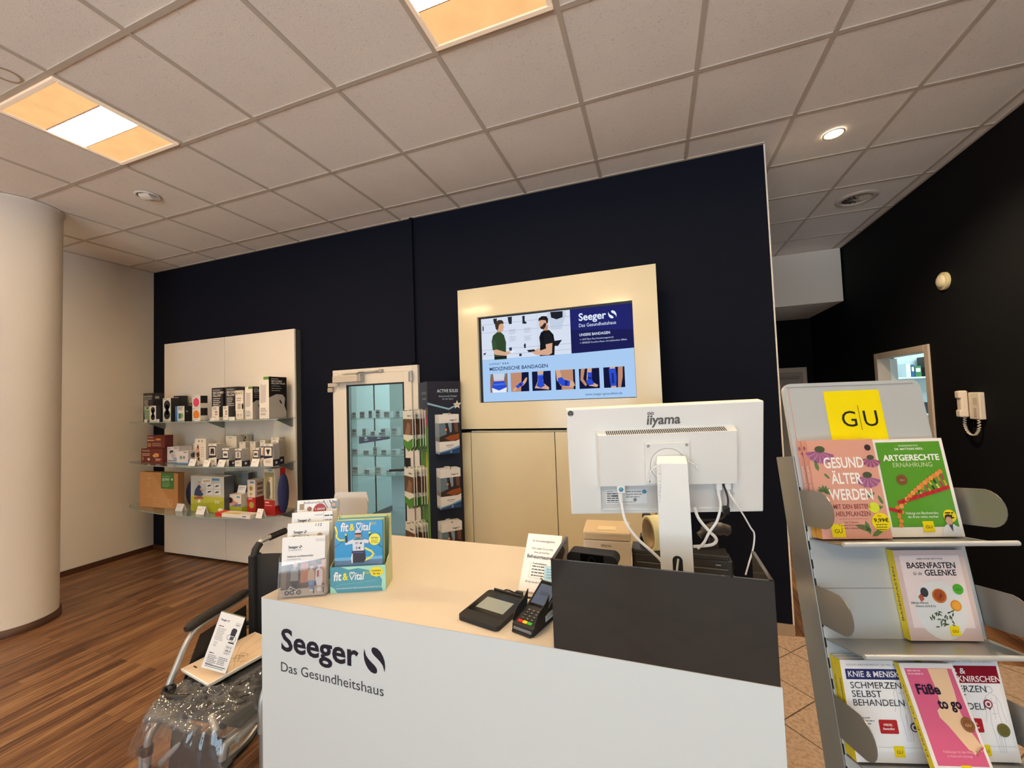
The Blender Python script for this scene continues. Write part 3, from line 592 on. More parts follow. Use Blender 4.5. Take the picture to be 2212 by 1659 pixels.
c = Carton(.05, .06, .189, '#1b1b1c', '#151516'); c.F.lines(.01, .17, .03, 2, .014, .006, INKW); c.put('black_carton', -4.475, -.24, Z1, 'slim black carton behind the blue striped carton')
for k, (colr, z, lab) in enumerate((('#f08a2c', Z1, 'white carton with orange ball, under the pink ball carton'), ('#e8466f', Z1 + .1285, 'white carton with pink ball stacked on the orange ball carton'))):
    c = Carton(.125, .07, .1275, '#efe9e0', '#201f20'); c.F.disc(.062, .06, .046, P(colr, .5), 1, n=32); c.F.lines(.01, .119, .03, 1, .01, .004, INKB)
    c.R.rect(.0, .0, .07, .05, P('#d9d2c8'), 1); c.put('ball_carton', -4.225, -.37, z, lab, group='ball cartons on the top shelf')
for k, x in enumerate((-4.035, -3.835)):
    c = Carton(.165, .115, .332, '#222023', '#1b191c'); c.F.text('BLACKROLL', .022, .30, .02, INKW); c.F.text('RECOVERY', .022, .268, .032, INKW, bold=.02); c.F.text('PILLOW', .022, .238, .032, INKW, bold=.02); c.F.lines(.022, .215, .11, 6, .019, .007, INKW, 2, k)
    c.F.poly([(.0, .0), (.0, .13), (.03, .15), (.075, .15), (.1, .135), (.105, .10), (.09, .06), (.085, 0)], P('#d9cfcb'), 2); c.R.text('PILLOW', .02, .27, .018, INKW, 1); c.R.disc(.05, .12, .028, P('#d9cfcb'), 1)
    c.put('pillow_carton', x, -.30, Z1, ('black pillow carton behind the pink and orange ball cartons', 'second black pillow carton, right of its twin on the top shelf')[k], group='black pillow cartons on the top shelf')
for k, (x, w_) in enumerate(((-3.85, .095), (-3.70, .075))):
    c = Carton(w_, .07, .136, '#f0eae0', '#3a3937'); c.F.lines(.012, .12, w_ * .6, 2, .012, .005, M_TXT, 2, k); c.F.rect(w_ * .38, .05, w_ * .4, .042, P('#b98f83'), 1); c.F.rect(w_ * .42, .062, w_ * .3, .012, P('#e8dcd2'), 2); c.F.lines(.012, .03, w_ * .5, 1, .01, .005, P('#a8756b'))
    c.R.rect(.0, .0, .07, .03, P('#d9d2c8'), 1); c.put('small_carton', x, -.42, Z1, ('small white carton in front of the second black pillow carton', 'small narrow white carton in front of the pale lettered carton')[k])
c = Carton(.10, .09, .082, '#ede6da', '#d8cfc2'); c.F.disc(.03, .045, .016, P('#cdb9b0'), 1); c.F.disc(.07, .045, .012, P('#cdb9b0'), 1); c.put('flat_carton', -3.59, -.37, Z1, 'low white carton carrying the upright pale lettered carton', 'carton')
c = Carton(.105, .07, .203, '#f0e8da', '#dbd2c4'); c.F.text('BLACK', .008, .165, .036, P('#8a7f3f'), bold=.015, w=.092); c.F.lines(.02, .12, .07, 2, .022, .008, M_GREYTXT); c.F.rect(.03, .02, .045, .055, P('#bcb0a6'), 1); c.F.disc(.098, .045, .012, INKB, 1, ry=.03); c.put('lettered_carton', -3.595, -.37, Z1 + .0835, 'pale carton with olive lettering standing on a low white carton')
def pillow_plus(w_, d_, h_, title):
    c = Carton(w_, d_, h_, '#f1eae0', '#19191b', '#efe9df')
    c.F.rect(w_ * .45, h_ * .93, w_ * .55, h_ * .07, P('#5f9130'), 1); c.F.poly([(w_ * .1, h_ * .37), (w_ * .13, h_ * .83), (w_ * .5, h_ * .8), (w_ * .72, h_ * .82), (w_ * .68, h_ * .4), (w_ * .4, h_ * .38)], P('#cfc6c2'), 1)
    c.F.text(title[0], w_ * .15, h_ * .22, w_ * .18, M_TXT, 2, w=w_ * .5); c.F.text(title[1], w_ * .15, h_ * .17, w_ * .18, M_TXT, 2, w=w_ * .6); c.F.lines(w_ * .15, h_ * .12, w_ * .6, 2, h_ * .03, .006, M_GREYTXT)
    c.R.text('BLACKROLL', d_ * .14, h_ * .935, h_ * .04, INKW, w=d_ * .4); c.R.text(title[0], d_ * .14, h_ * .875, h_ * .055, INKW, w=d_ * .6, bold=.02); c.R.text(title[1], d_ * .14, h_ * .82, h_ * .055, INKW, w=d_ * .75, bold=.02); c.R.lines(d_ * .14, h_ * .77, d_ * .6, 3, h_ * .055, h_ * .014, P('#b9b4ac'), 2, 4)
    c.R.poly([(0, 0), (d_ * .97, 0), (d_ * .97, h_ * .15), (d_ * .85, h_ * .3), (d_ * .9, h_ * .48), (d_ * .75, h_ * .57), (d_ * .4, h_ * .58), (0, h_ * .5)], P('#bdb6ae'), 1); c.R.poly([(d_ * .55, h_ * .43), (d_ * .62, h_ * .45), (d_ * .72, h_ * .36), (d_ * .66, h_ * .34)], INKB, 2)
    return c
pillow_plus(.10, .105, .318, ('RECOVERY', 'PILLOW PLUS')).put('pillow_carton', -3.475, -.36, Z1, 'medium pillow carton with green tab, white front and black side', 'carton')
pillow_plus(.125, .20, .405, ('RECOVERY', 'PILLOW PLUS')).put('pillow_carton', -3.285, -.36, Z1, 'tallest pillow carton with green tab at the right end of the top shelf', 'carton')
# middle shelf
MR, MR2 = '#701d16', '#5c1712'
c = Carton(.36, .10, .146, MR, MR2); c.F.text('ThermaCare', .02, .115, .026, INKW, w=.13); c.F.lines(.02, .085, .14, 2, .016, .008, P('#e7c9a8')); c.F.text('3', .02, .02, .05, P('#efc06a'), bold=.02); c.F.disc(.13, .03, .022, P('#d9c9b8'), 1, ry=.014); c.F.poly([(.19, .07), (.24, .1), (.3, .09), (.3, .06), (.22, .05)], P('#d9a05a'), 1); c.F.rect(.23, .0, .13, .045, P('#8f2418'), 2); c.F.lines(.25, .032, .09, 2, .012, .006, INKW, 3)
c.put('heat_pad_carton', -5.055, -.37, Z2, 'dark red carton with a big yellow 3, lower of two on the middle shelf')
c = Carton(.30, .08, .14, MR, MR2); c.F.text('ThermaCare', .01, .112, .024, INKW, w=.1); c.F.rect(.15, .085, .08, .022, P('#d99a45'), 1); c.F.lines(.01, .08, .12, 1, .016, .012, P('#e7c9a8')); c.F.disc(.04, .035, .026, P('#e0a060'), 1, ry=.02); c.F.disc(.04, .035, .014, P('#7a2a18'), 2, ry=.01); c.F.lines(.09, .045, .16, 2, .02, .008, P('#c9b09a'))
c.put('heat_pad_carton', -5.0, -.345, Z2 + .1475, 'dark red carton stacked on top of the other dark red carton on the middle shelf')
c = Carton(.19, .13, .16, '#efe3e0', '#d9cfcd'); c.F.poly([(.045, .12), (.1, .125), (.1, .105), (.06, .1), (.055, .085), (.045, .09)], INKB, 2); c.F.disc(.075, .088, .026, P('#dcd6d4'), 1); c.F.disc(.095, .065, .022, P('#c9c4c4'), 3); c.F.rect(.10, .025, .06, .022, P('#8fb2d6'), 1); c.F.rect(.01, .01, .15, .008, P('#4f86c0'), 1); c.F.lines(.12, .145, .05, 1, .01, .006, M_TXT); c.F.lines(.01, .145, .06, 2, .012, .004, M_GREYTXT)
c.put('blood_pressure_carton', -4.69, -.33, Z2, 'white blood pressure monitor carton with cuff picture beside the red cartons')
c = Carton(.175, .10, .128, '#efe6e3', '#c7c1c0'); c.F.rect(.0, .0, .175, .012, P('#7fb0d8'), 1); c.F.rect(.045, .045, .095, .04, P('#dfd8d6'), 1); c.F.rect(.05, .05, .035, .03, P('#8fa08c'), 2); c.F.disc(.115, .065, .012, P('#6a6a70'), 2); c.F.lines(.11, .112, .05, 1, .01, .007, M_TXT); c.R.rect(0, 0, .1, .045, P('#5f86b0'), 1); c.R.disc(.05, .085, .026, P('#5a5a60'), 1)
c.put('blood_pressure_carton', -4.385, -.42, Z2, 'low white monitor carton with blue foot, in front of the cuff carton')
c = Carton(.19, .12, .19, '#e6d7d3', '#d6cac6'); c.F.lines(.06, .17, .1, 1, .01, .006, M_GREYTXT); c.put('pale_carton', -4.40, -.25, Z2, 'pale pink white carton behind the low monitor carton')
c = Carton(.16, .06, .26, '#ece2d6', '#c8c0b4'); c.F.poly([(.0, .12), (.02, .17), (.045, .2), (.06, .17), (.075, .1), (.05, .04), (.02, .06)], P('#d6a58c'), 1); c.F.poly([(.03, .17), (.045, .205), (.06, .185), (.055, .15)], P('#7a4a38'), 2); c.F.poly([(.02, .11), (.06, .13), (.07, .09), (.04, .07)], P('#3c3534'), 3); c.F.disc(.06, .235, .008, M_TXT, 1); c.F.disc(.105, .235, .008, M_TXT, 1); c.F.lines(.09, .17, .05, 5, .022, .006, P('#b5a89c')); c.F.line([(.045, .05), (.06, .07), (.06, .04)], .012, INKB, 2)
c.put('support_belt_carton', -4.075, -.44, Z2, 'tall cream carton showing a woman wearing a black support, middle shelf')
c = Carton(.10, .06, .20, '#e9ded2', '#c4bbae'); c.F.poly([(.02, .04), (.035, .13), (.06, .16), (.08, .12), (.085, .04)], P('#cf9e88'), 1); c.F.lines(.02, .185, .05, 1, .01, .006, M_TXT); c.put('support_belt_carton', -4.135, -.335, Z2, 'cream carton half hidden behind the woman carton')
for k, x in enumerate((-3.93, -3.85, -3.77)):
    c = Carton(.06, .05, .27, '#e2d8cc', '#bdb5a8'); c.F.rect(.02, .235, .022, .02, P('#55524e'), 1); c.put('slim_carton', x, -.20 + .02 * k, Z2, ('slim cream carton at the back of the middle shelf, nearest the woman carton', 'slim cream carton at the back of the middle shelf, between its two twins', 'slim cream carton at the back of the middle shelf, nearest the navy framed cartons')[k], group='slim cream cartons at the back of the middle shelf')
def framed(w_, d_, h_, art):
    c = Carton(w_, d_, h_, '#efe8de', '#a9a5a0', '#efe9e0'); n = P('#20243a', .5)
    c.F.rect(w_ * .02, h_ * .4, w_ * .96, h_ * .5, n, 1); c.F.rect(w_ * .12, h_ * .47, w_ * .76, h_ * .38, P('#efe6dc'), 2); c.F.poly([(w_ * .02, h_ * .40), (w_ * .98, h_ * .40), (w_ * .98, h_ * .46), (w_ * .02, h_ * .33)], n, 2); c.F.lines(w_ * .3, h_ * .94, w_ * .3, 1, .01, .005, M_TXT)
    c.F.lines(w_ * .2, h_ * .22, w_ * .6, 2, .012, .006, P('#b59c88'))
    cx, cy = w_ * .5, h_ * .66
    if art == 'shorts': c.F.poly([(cx - w_ * .2, cy + h_ * .13), (cx + w_ * .2, cy + h_ * .13), (cx + w_ * .25, cy - h_ * .13), (cx + w_ * .04, cy - h_ * .13), (cx, cy - h_ * .02), (cx - w_ * .04, cy - h_ * .13), (cx - w_ * .25, cy - h_ * .13)], INKB, 3)
    elif art == 'belt': c.F.rect(cx - w_ * .25, cy - h_ * .08, w_ * .5, h_ * .14, INKB, 3); c.F.rect(cx - w_ * .08, cy - h_ * .08, w_ * .02, h_ * .14, P('#efe6dc'), 4); c.F.rect(cx + w_ * .08, cy - h_ * .08, w_ * .02, h_ * .14, P('#efe6dc'), 4)
    elif art == 'sock': c.F.rect(cx - w_ * .15, cy - h_ * .15, w_ * .1, h_ * .3, INKB, 3); c.F.rect(cx + w_ * .05, cy - h_ * .15, w_ * .12, h_ * .3, P('#55565c'), 3)
    elif art == 'leg': c.F.poly([(cx - w_ * .2, cy - h_ * .18), (cx - w_ * .05, cy + h_ * .18), (cx + w_ * .15, cy + h_ * .18), (cx + w_ * .05, cy - h_ * .18)], P('#c98f70'), 3)
    else: c.F.poly([(cx - w_ * .22, cy + h_ * .1), (cx + w_ * .22, cy + h_ * .1), (cx + w_ * .12, cy - h_ * .05), (cx, cy - h_ * .16), (cx - w_ * .12, cy - h_ * .05)], INKB, 3)
    c.R.rect(0, 0, d_, h_ * .3, P('#1d2136', .5), 1); c.R.disc(d_ * .5, h_ * .15, min(.012, d_ * .2), P('#cfd2da'), 2); c.R.lines(d_ * .35, h_ * .6, d_ * .3, 3, .02, .005, P('#85827e'))
    return c
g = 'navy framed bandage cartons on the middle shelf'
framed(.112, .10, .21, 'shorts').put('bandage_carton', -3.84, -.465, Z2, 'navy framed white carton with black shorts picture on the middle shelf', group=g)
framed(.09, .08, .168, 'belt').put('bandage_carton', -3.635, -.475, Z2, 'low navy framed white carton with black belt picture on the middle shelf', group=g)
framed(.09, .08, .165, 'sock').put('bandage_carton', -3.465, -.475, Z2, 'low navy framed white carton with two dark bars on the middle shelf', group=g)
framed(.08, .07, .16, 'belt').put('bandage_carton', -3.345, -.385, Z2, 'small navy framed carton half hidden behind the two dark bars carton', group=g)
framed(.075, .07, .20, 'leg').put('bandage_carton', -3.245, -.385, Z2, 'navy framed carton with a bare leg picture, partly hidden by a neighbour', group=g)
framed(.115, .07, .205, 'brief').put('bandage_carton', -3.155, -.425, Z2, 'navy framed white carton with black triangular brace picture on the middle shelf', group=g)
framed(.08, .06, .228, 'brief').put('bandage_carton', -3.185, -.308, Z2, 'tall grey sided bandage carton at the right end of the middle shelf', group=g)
for k, (x, y, w_, h_, lab) in enumerate(((-3.83, -.30, .15, .27, 'plain cream carton behind the black shorts carton'), (-3.60, -.33, .085, .215, 'plain cream carton behind the black belt carton'), (-3.48, -.31, .075, .215, 'plain cream carton behind the two dark bars carton'), (-3.37, -.29, .07, .225, 'plain cream carton just left of the bare leg carton, at the back'), (-3.285, -.24, .11, .25, 'plain cream carton at the back near the right end of the middle shelf'))):
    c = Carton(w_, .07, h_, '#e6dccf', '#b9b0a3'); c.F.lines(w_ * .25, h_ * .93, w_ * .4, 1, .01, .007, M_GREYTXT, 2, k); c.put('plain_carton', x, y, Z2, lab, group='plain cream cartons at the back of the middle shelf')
# bottom shelf
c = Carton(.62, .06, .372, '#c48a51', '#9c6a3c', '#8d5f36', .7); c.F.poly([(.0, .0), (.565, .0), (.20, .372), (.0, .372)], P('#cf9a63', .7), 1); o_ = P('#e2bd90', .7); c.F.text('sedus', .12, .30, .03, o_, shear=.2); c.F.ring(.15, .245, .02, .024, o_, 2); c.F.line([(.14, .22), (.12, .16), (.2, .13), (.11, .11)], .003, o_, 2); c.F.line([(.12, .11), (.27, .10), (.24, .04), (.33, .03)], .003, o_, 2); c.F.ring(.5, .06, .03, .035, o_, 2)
c.F.rect(.355, .205, .205, .167, P('#3f7a2c', .5), 2); c.F.text('SITZKISSEN', .375, .325, .022, P('#b8d3a5'), 3, w=.12); c.F.text('SITFIT', .375, .285, .04, P('#eef4ea'), 3, bold=.02, w=.12); c.F.disc(.53, .305, .012, P('#eef4ea'), 3); c.F.lines(.375, .265, .13, 4, .013, .004, P('#b8d3a5'), 3)
c.put('cardboard_carton', -5.02, -.40, Z3, 'large brown cardboard carton with green label at the left end of the bottom shelf')
mb = MB(); F = Fr((0, 0, .16), (1, 0, 0), (0, .12, 1)); mb.lathe([(0, -.03), (.12, -.028), (.155, -.012), (.158, 0), (.155, .012), (.12, .028), (0, .03)], mat('blue_cushion_cloth', '#262a57', .8, bump=.3, bscale=300), 40, F)
mb.build('ball_cushion', loc=(-4.30, -.275, Z3), label='round navy blue seat cushion leaning behind the printed bag', category='cushion')
c = Carton(.48, .10, .355, '#cfc6ba', '#4c5057', '#dcd6ce', .2); c.F.rect(.0, .0, .48, .155, P('#a9b02c', .3), 1); c.F.poly([(0, .07), (.48, .12), (.48, .155), (0, .155)], P('#bcc043', .3), 2); c.F.rect(.02, .17, .44, .17, P('#b9c1c4', .3), 1); c.F.rect(.31, .315, .11, .022, P('#4c8ab5'), 2); c.F.poly([(.05, .16), (.07, .22), (.12, .27), (.15, .255), (.16, .2), (.19, .17), (.15, .15)], P('#2b3a63'), 3); c.F.disc(.125, .29, .02, P('#c79a80'), 3); c.F.poly([(.14, .235), (.2, .225), (.2, .21), (.14, .215)], P('#d3a58a'), 4); c.F.poly([(.05, .14), (.16, .16), (.2, .13), (.06, .12)], P('#a5605a'), 4)
for k in range(2):
    for j in range(2): c.F.rect(.23 + .11 * k, .175 + .06 * j, .095, .052, P('#d8dcdc'), 2); c.F.poly([(.245 + .11 * k, .19 + .06 * j), (.29 + .11 * k, .20 + .06 * j), (.31 + .11 * k, .212 + .06 * j), (.26 + .11 * k, .21 + .06 * j)], P('#2a2d35'), 3)
c.F.poly([(.16, .28), (.29, .29), (.31, .335), (.18, .33)], P('#efeee8'), 2); c.F.poly([(.18, .29), (.28, .297), (.295, .325), (.19, .32)], P('#b9b09a'), 3); c.F.disc(.43, .03, .035, P('#eceae6'), 2, ry=.018); c.F.lines(.35, .11, .08, 2, .015, .008, P('#f0f0da'), 3); c.F.poly([(.1, .1), (.13, .13), (.15, .1), (.12, .085)], P('#f0f2ea'), 3)
c.put('cushion_bag', -4.185, -.41, Z3, 'big clear bag with lime green print and a seated man, middle of the bottom shelf', 'bag')
c = Carton(.35, .05, .36, '#8c8f90', '#3e4249', '#a7a9a8', .3); c.F.lines(.2, .33, .1, 2, .02, .008, P('#5f8fb5')); c.put('cushion_bag', -4.0, -.20, Z3, 'grey sided bag standing behind the lime green printed bag', 'bag')
c = Carton(.16, .13, .178, '#e5dcd0', '#cfc5b8', '#ded5c9'); c.F.rect(0, 0, .16, .06, P('#a9b02c'), 1); c.F.poly([(0, .06), (.06, .075), (.16, .09), (.16, .06)], P('#6a7aa8'), 2); c.F.poly([(0, .1), (.05, .14), (.07, .11), (.12, .1), (.1, .075), (0, .075)], P('#c9958a'), 2); c.F.poly([(0, .09), (.0, .15), (.04, .14), (.045, .1)], P('#2c2622'), 3); c.F.rect(.1, .145, .045, .018, P('#5f9fc5'), 2); c.R.rect(0, 0, .13, .055, P('#a9b02c'), 1); c.R.rect(.06, .09, .02, .03, P('#a5605a'), 1); c.put('small_cushion_carton', -3.70, -.36, Z3, 'low carton with lime green foot beside the printed bag')
mb = MB(); mb.prism([(-.055, 0), (.055, 0), (.055, .075), (-.055, .075)], .002, M_PAPER, Fr((0, 0, 0), (1, 0, .0), (0, .25, 1))); pr = Pr(mb, Fr((0, -.0, 0), (1, 0, 0), (0, .25, 1)), -.0006); pr = Pr(mb, Fr((-.055, 0, 0), (1, 0, 0), (0, .25, 1)), .003); pr.lines(.02, .05, .07, 2, .015, .005, P('#b58a7a'), 1); mb.build('price_card', loc=(-3.62, -.30, Z3 + .1795), label='white price card standing on the low lime green footed carton', category='price card')
c = Carton(.105, .105, .318, '#e2d8ca', '#c3b8aa', '#d6ccbe'); c.F.rect(0, 0, .105, .15, P('#b4231f'), 1); c.R.rect(0, 0, .105, .15, P('#8f1c1a'), 1); c.F.disc(.055, .075, .032, P('#a8a04a'), 2); c.F.disc(.05, .235, .022, P('#a98a2e'), 2); c.F.disc(.05, .18, .016, P('#b59a5a'), 2, ry=.012); c.F.lines(.015, .14, .06, 2, .012, .006, P('#efd9d0')); c.F.rect(.04, .285, .05, .018, P('#5f9fc5'), 2)
for k in range(3): c.R.rect(.02, .17 + .045 * k, .06, .03, P('#8a6f58'), 1)
c.put('ball_pump_carton', -3.50, -.325, Z3, 'upright carton with red lower half and yellow ball pictures on the bottom shelf')
c = Carton(.135, .12, .44, '#c9bea9', '#b01f1d', '#ddd4c6'); c.F.rect(0, 0, .135, .145, P('#a8221f'), 1); c.F.rect(.008, .15, .12, .255, P('#8d8a63'), 1); c.F.rect(.06, .16, .05, .2, P('#cfc9b0'), 2); c.F.poly([(.03, .16), (.035, .28), (.05, .33), (.08, .31), (.085, .2), (.07, .15)], P('#57534c'), 3); c.F.disc(.06, .345, .018, P('#a97e63'), 3); c.F.rect(.06, .415, .05, .018, P('#5f9fc5'), 2); c.F.lines(.015, .115, .07, 1, .012, .012, P('#e9c7bd')); c.F.lines(.015, .09, .09, 1, .012, .006, P('#e9c7bd')); c.R.rect(0, .09, .06, .35, P('#d3c9ba'), 1)
c.put('back_cushion_carton', -3.235, -.36, Z3, 'tall carton with red foot showing a person at a window, bottom shelf')
mb = MB(); mb.ball((0, 0, .20), .2, mat('blue_cushion_cloth', '#262a57', .8), (.16, .28, .95), 20); mb.build('back_cushion', loc=(-3.058, -.30, Z3 + .002), label='dark navy lumbar cushion at the right of the tall red footed carton', category='cushion')
c = Carton(.46, .09, .035, '#efe6df', '#d9d0c8', '#efe6df'); c.F.rect(0, 0, .09, .035, P('#cf3426'), 1); c.mb.add([(0, 0, .0355), (.09, 0, .0355), (.09, .09, .0355), (0, .09, .0355)], [(0, 1, 2, 3)], P('#d8442f')); c.mb.add([(.09, 0, .0355), (.3, 0, .0355), (.3, .05, .0355), (.09, .02, .0355)], [(0, 1, 2, 3)], P('#e0c24a')); c.F.rect(.36, .012, .05, .012, P('#5f8fc5'), 1); c.put('flat_carton', -3.70, -.50, Z3, 'flat white carton with red end lying at the front of the bottom shelf')
# price cards on the shelf fronts
def price_card(x, y, z, w_, h_, label, rz=0.0, tilt=.32, first={}):
    mb = MB(); u = (0, tilt, 1); mb.prism([(-w_ / 2, 0), (w_ / 2, 0), (w_ / 2, h_), (-w_ / 2, h_)], .0015, M_PAPER, Fr((0, 0, 0), (1, 0, 0), u)); mb.prism([(-w_ / 2, 0), (w_ / 2, 0), (w_ / 2, h_ * .9), (-w_ / 2, h_ * .9)], .0015, M_PAPER, Fr((0, h_ * tilt * 1.9, 0), (1, 0, 0), (0, -tilt, 1)))
    pr = Pr(mb, Fr((-w_ / 2, 0, 0), (1, 0, 0), u), .002); pr.lines(w_ * .15, h_ * .55, w_ * .55, 1, .01, .004, P('#c08a80'), 1, int(x * 100)); pr.lines(w_ * .6, h_ * .8, w_ * .3, 1, .01, .003, M_GREYTXT, 1)
    mb.build('price_card', loc=(x, y, z + .001), rz=rz, label=label, category='price card', group='white price cards on the glass shelves')
price_card(-3.995, -.525, Z2, .095, .07, 'white price card in front of the woman carton'); price_card(-3.775, -.535, Z2, .085, .065, 'white price card in front of the black shorts carton'); price_card(-3.585, -.528, Z2, .095, .07, 'white price card in front of the black belt carton'); price_card(-3.17, -.485 + .0, Z2, .095, .075, 'white price card in front of the black brace carton') if False else price_card(-3.225, -.468, Z2, .095, .075, 'white price card in front of the bare leg carton')
price_card(-4.30, -.455, Z3, .105, .075, 'white price card in front of the round blue cushion'); price_card(-3.925, -.495, Z3, .115, .078, 'white price card in front of the lime green printed bag'); price_card(-3.185, -.46, Z3, .075, .085, 'white price card in front of the tall red footed carton')
for k, (x, y, w_) in enumerate(((-4.86, -.435, .05), (-4.60, -.47, .05), (-3.92, -.52, .06), (-3.71, -.52, .055), (-3.48, -.49, .07))):
    mb = MB(); mb.box(-w_ / 2, w_ / 2, 0, .001, 0, .028, M_PAPER); Pr(mb, Fr((-w_ / 2, 0, 0), (1, 0, 0), (0, 0, 1))).lines(.008, .014, w_ * .6, 1, .01, .004, M_GREYTXT, 1, k)
    mb.build('price_tag', loc=(x, y, Z1 + .0005), label=('small white price tag before the small peanut ball carton', 'small white price tag before the larger peanut ball carton', 'small white price tag left of the small white carton, top shelf', 'small white price tag between the two small white cartons', 'small white price tag before the low carton under the olive lettering')[k], category='price tag', group='small price tags on the top shelf')
# ================================================================== TV WALL UNIT
t = thing('media_cabinet', 'tall cream wall unit with framed screen above and cupboards below', 'cabinet', (0, 0, 0))
Y0 = -.27; X0, X1 = -1.166, .376; Z0, Z1_ = 1.432, 2.57; SX0, SX1, SZ0, SZ1_ = -.997, .208, 1.64, 2.331
mb = MB()
for a, b, c_, d_ in ((X0, SX0, Z0, Z1_), (SX1, X1, Z0, Z1_), (SX0, SX1, Z0, SZ0), (SX0, SX1, SZ1_, Z1_)): mb.box(a, b, Y0, Y0 + .03, c_, d_, M_CREAM)
mb.build('screen_surround', t)
mb = MB(); mb.box(X0 + .06, X1 - .06, Y0 + .03, -.002, Z0 + .06, SZ0 - .03, P('#3a3733', .7)); mb.box(X0 + .06, X1 - .06, Y0 + .03, -.002, SZ1_ + .03, Z1_ - .06, P('#3a3733', .7)); mb.build('mounting_box', t)
mb = MB(); mb.box(X0 + .03, X1 - .002, Y0 + .03, -.016, .06, 1.405, P('#8c8678', .6)); mb.box(X0, X1, Y0 + .04, -.016, 0.0, .06, P('#4b4740', .6)); mb.build('carcass', t)
mb = MB(); mb.box(X0, -1.088, Y0, Y0 + .02, .06, 1.402, M_CREAM, .0015); mb.build('side_strip', t)
mb = MB(); mb.box(.302, X1, Y0, Y0 + .02, .06, 1.402, M_CREAM, .0015); mb.build('side_strip', t)
for a, b in ((-1.082, -.396), (-.390, .296)):
    mb = MB(); mb.box(a, b, Y0, Y0 + .02, .062, 1.402, M_CREAM, .0015); mb.build('cupboard_door', t)
mb = MB(); mb.box(X0 + .09, X1, Y0 + .0, Y0 + .02, 1.4045, 1.417, P('#a9a48f', .5)); mb.build('top_rail', t)
# ---- the screen itself
SE = 1.0
def E_(h): return emis('screen_' + h.lstrip('#'), h, SE)
tv = thing('television', 'large lit wall screen showing blue bandages, framed by the cream unit', 'television', ((SX0 + SX1) / 2, Y0 + .034, (SZ0 + SZ1_) / 2))
W_, H_ = SX1 - SX0 + .03, SZ1_ - SZ0 + .03
mb = MB(); mb.box(-W_ / 2, W_ / 2, 0.004, .05, -H_ / 2, H_ / 2, M_BLACK, .003); mb.build('housing', tv)
mb = MB(); q = SX1 - SX0; hh = SZ1_ - SZ0; F = Fr((-q / 2, .003, -hh / 2), (1, 0, 0), (0, 0, 1)); pr = Pr(mb, F, .0004)
U = q / 1450.0   # design units: about 1450 x 830
def X(x): return x * U
def Yv(y): return (830 - y) * U
def rc(x, y, w, h, m, l=1): pr.rect(X(x), Yv(y + h), w * U, h * U, m, l)
def pg(pts, m, l=3): pr.poly([(X(a), Yv(b)) for a, b in pts], m, l)
def tx(s, x, y, size, m, l=3, w=None, **k): pr.text(s, X(x), Yv(y), size * U, m, l, w=w * U if w else None, **k)
rc(0, 0, 1450, 830, M_BLACK, 0); rc(22, 12, 1424, 812, E_('#a9cbf2'), 1)
rc(22, 12, 880, 400, E_('#d5dff0'), 2)
for y in (70, 150, 318, 372): rc(22, y, 880, 3, E_('#9fa9bc'), 3)
rc(590, 12, 3, 400, E_('#b9c4d6'), 3)
for i, (x, y) in enumerate(((250, 140), (250, 210), (400, 140), (400, 215))):
    for k in range(4): rc(x + 60, y + k * 13, 70 - 12 * (k % 2), 4, E_('#aab2c4'), 3)
for x, y, w, h in ((300, 18, 44, 70), (150, 20, 40, 55)): pg([(x, y), (x + w, y), (x + w - 4, y + h), (x + 12, y + h), (x + 4, y + h * .5)], E_('#2a2d38'), 4)
pg([(447, 22), (472, 22), (470, 72), (492, 92), (482, 100), (446, 96), (448, 72)], E_('#262a35'), 4)
pg([(690, 10), (850, 10), (868, 60), (840, 110), (820, 180), (720, 180), (712, 110), (690, 60)], E_('#c3cfe2'), 3); pg([(720, 14), (836, 18), (834, 74), (776, 88), (726, 66)], E_('#1f222c'), 4)
pg([(724, 286), (820, 280), (780, 334), (742, 330), (730, 310)], E_('#1d2029'), 4); pg([(36, 84), (48, 84), (48, 130), (36, 130)], E_('#23402c'), 4); pg([(36, 352), (66, 344), (60, 360), (40, 366)], E_('#2a2d38'), 4)
pg([(305, 312), (333, 312), (332, 338), (319, 348), (306, 338)], E_('#2a3a5c'), 4); rc(404, 378, 24, 24, E_('#2a2d38'), 4); pg([(452, 300), (466, 280), (474, 300), (470, 330), (456, 330)], E_('#2b3446'), 4)
SK, SK2 = E_('#d7a98c'), E_('#c08c70')
# man in the green polo shirt, facing right
pg([(150, 420), (150, 300), (128, 240), (142, 185), (190, 152), (225, 156), (258, 190), (276, 260), (272, 330), (278, 420)], E_('#33492f'), 5); pg([(150, 392), (278, 392), (278, 412), (152, 412)], E_('#1e1f24'), 6)
pg([(190, 158), (186, 120), (232, 118), (228, 158)], SK2, 6); pg([(176, 100), (186, 62), (222, 52), (250, 66), (256, 96), (262, 112), (254, 120), (252, 142), (232, 154), (204, 146), (188, 126)], SK, 7); pg([(176, 122), (168, 84), (180, 54), (206, 38), (238, 40), (256, 58), (258, 80), (240, 76), (216, 80), (206, 98), (203, 120), (190, 138)], E_('#42362b'), 8)
pg([(138, 320), (176, 320), (262, 352), (328, 342), (334, 358), (268, 388), (160, 372)], SK, 8); pg([(128, 232), (170, 232), (182, 322), (136, 326)], E_('#3a5236'), 9); pg([(300, 352), (368, 340), (340, 366)], E_('#eceff5'), 9)
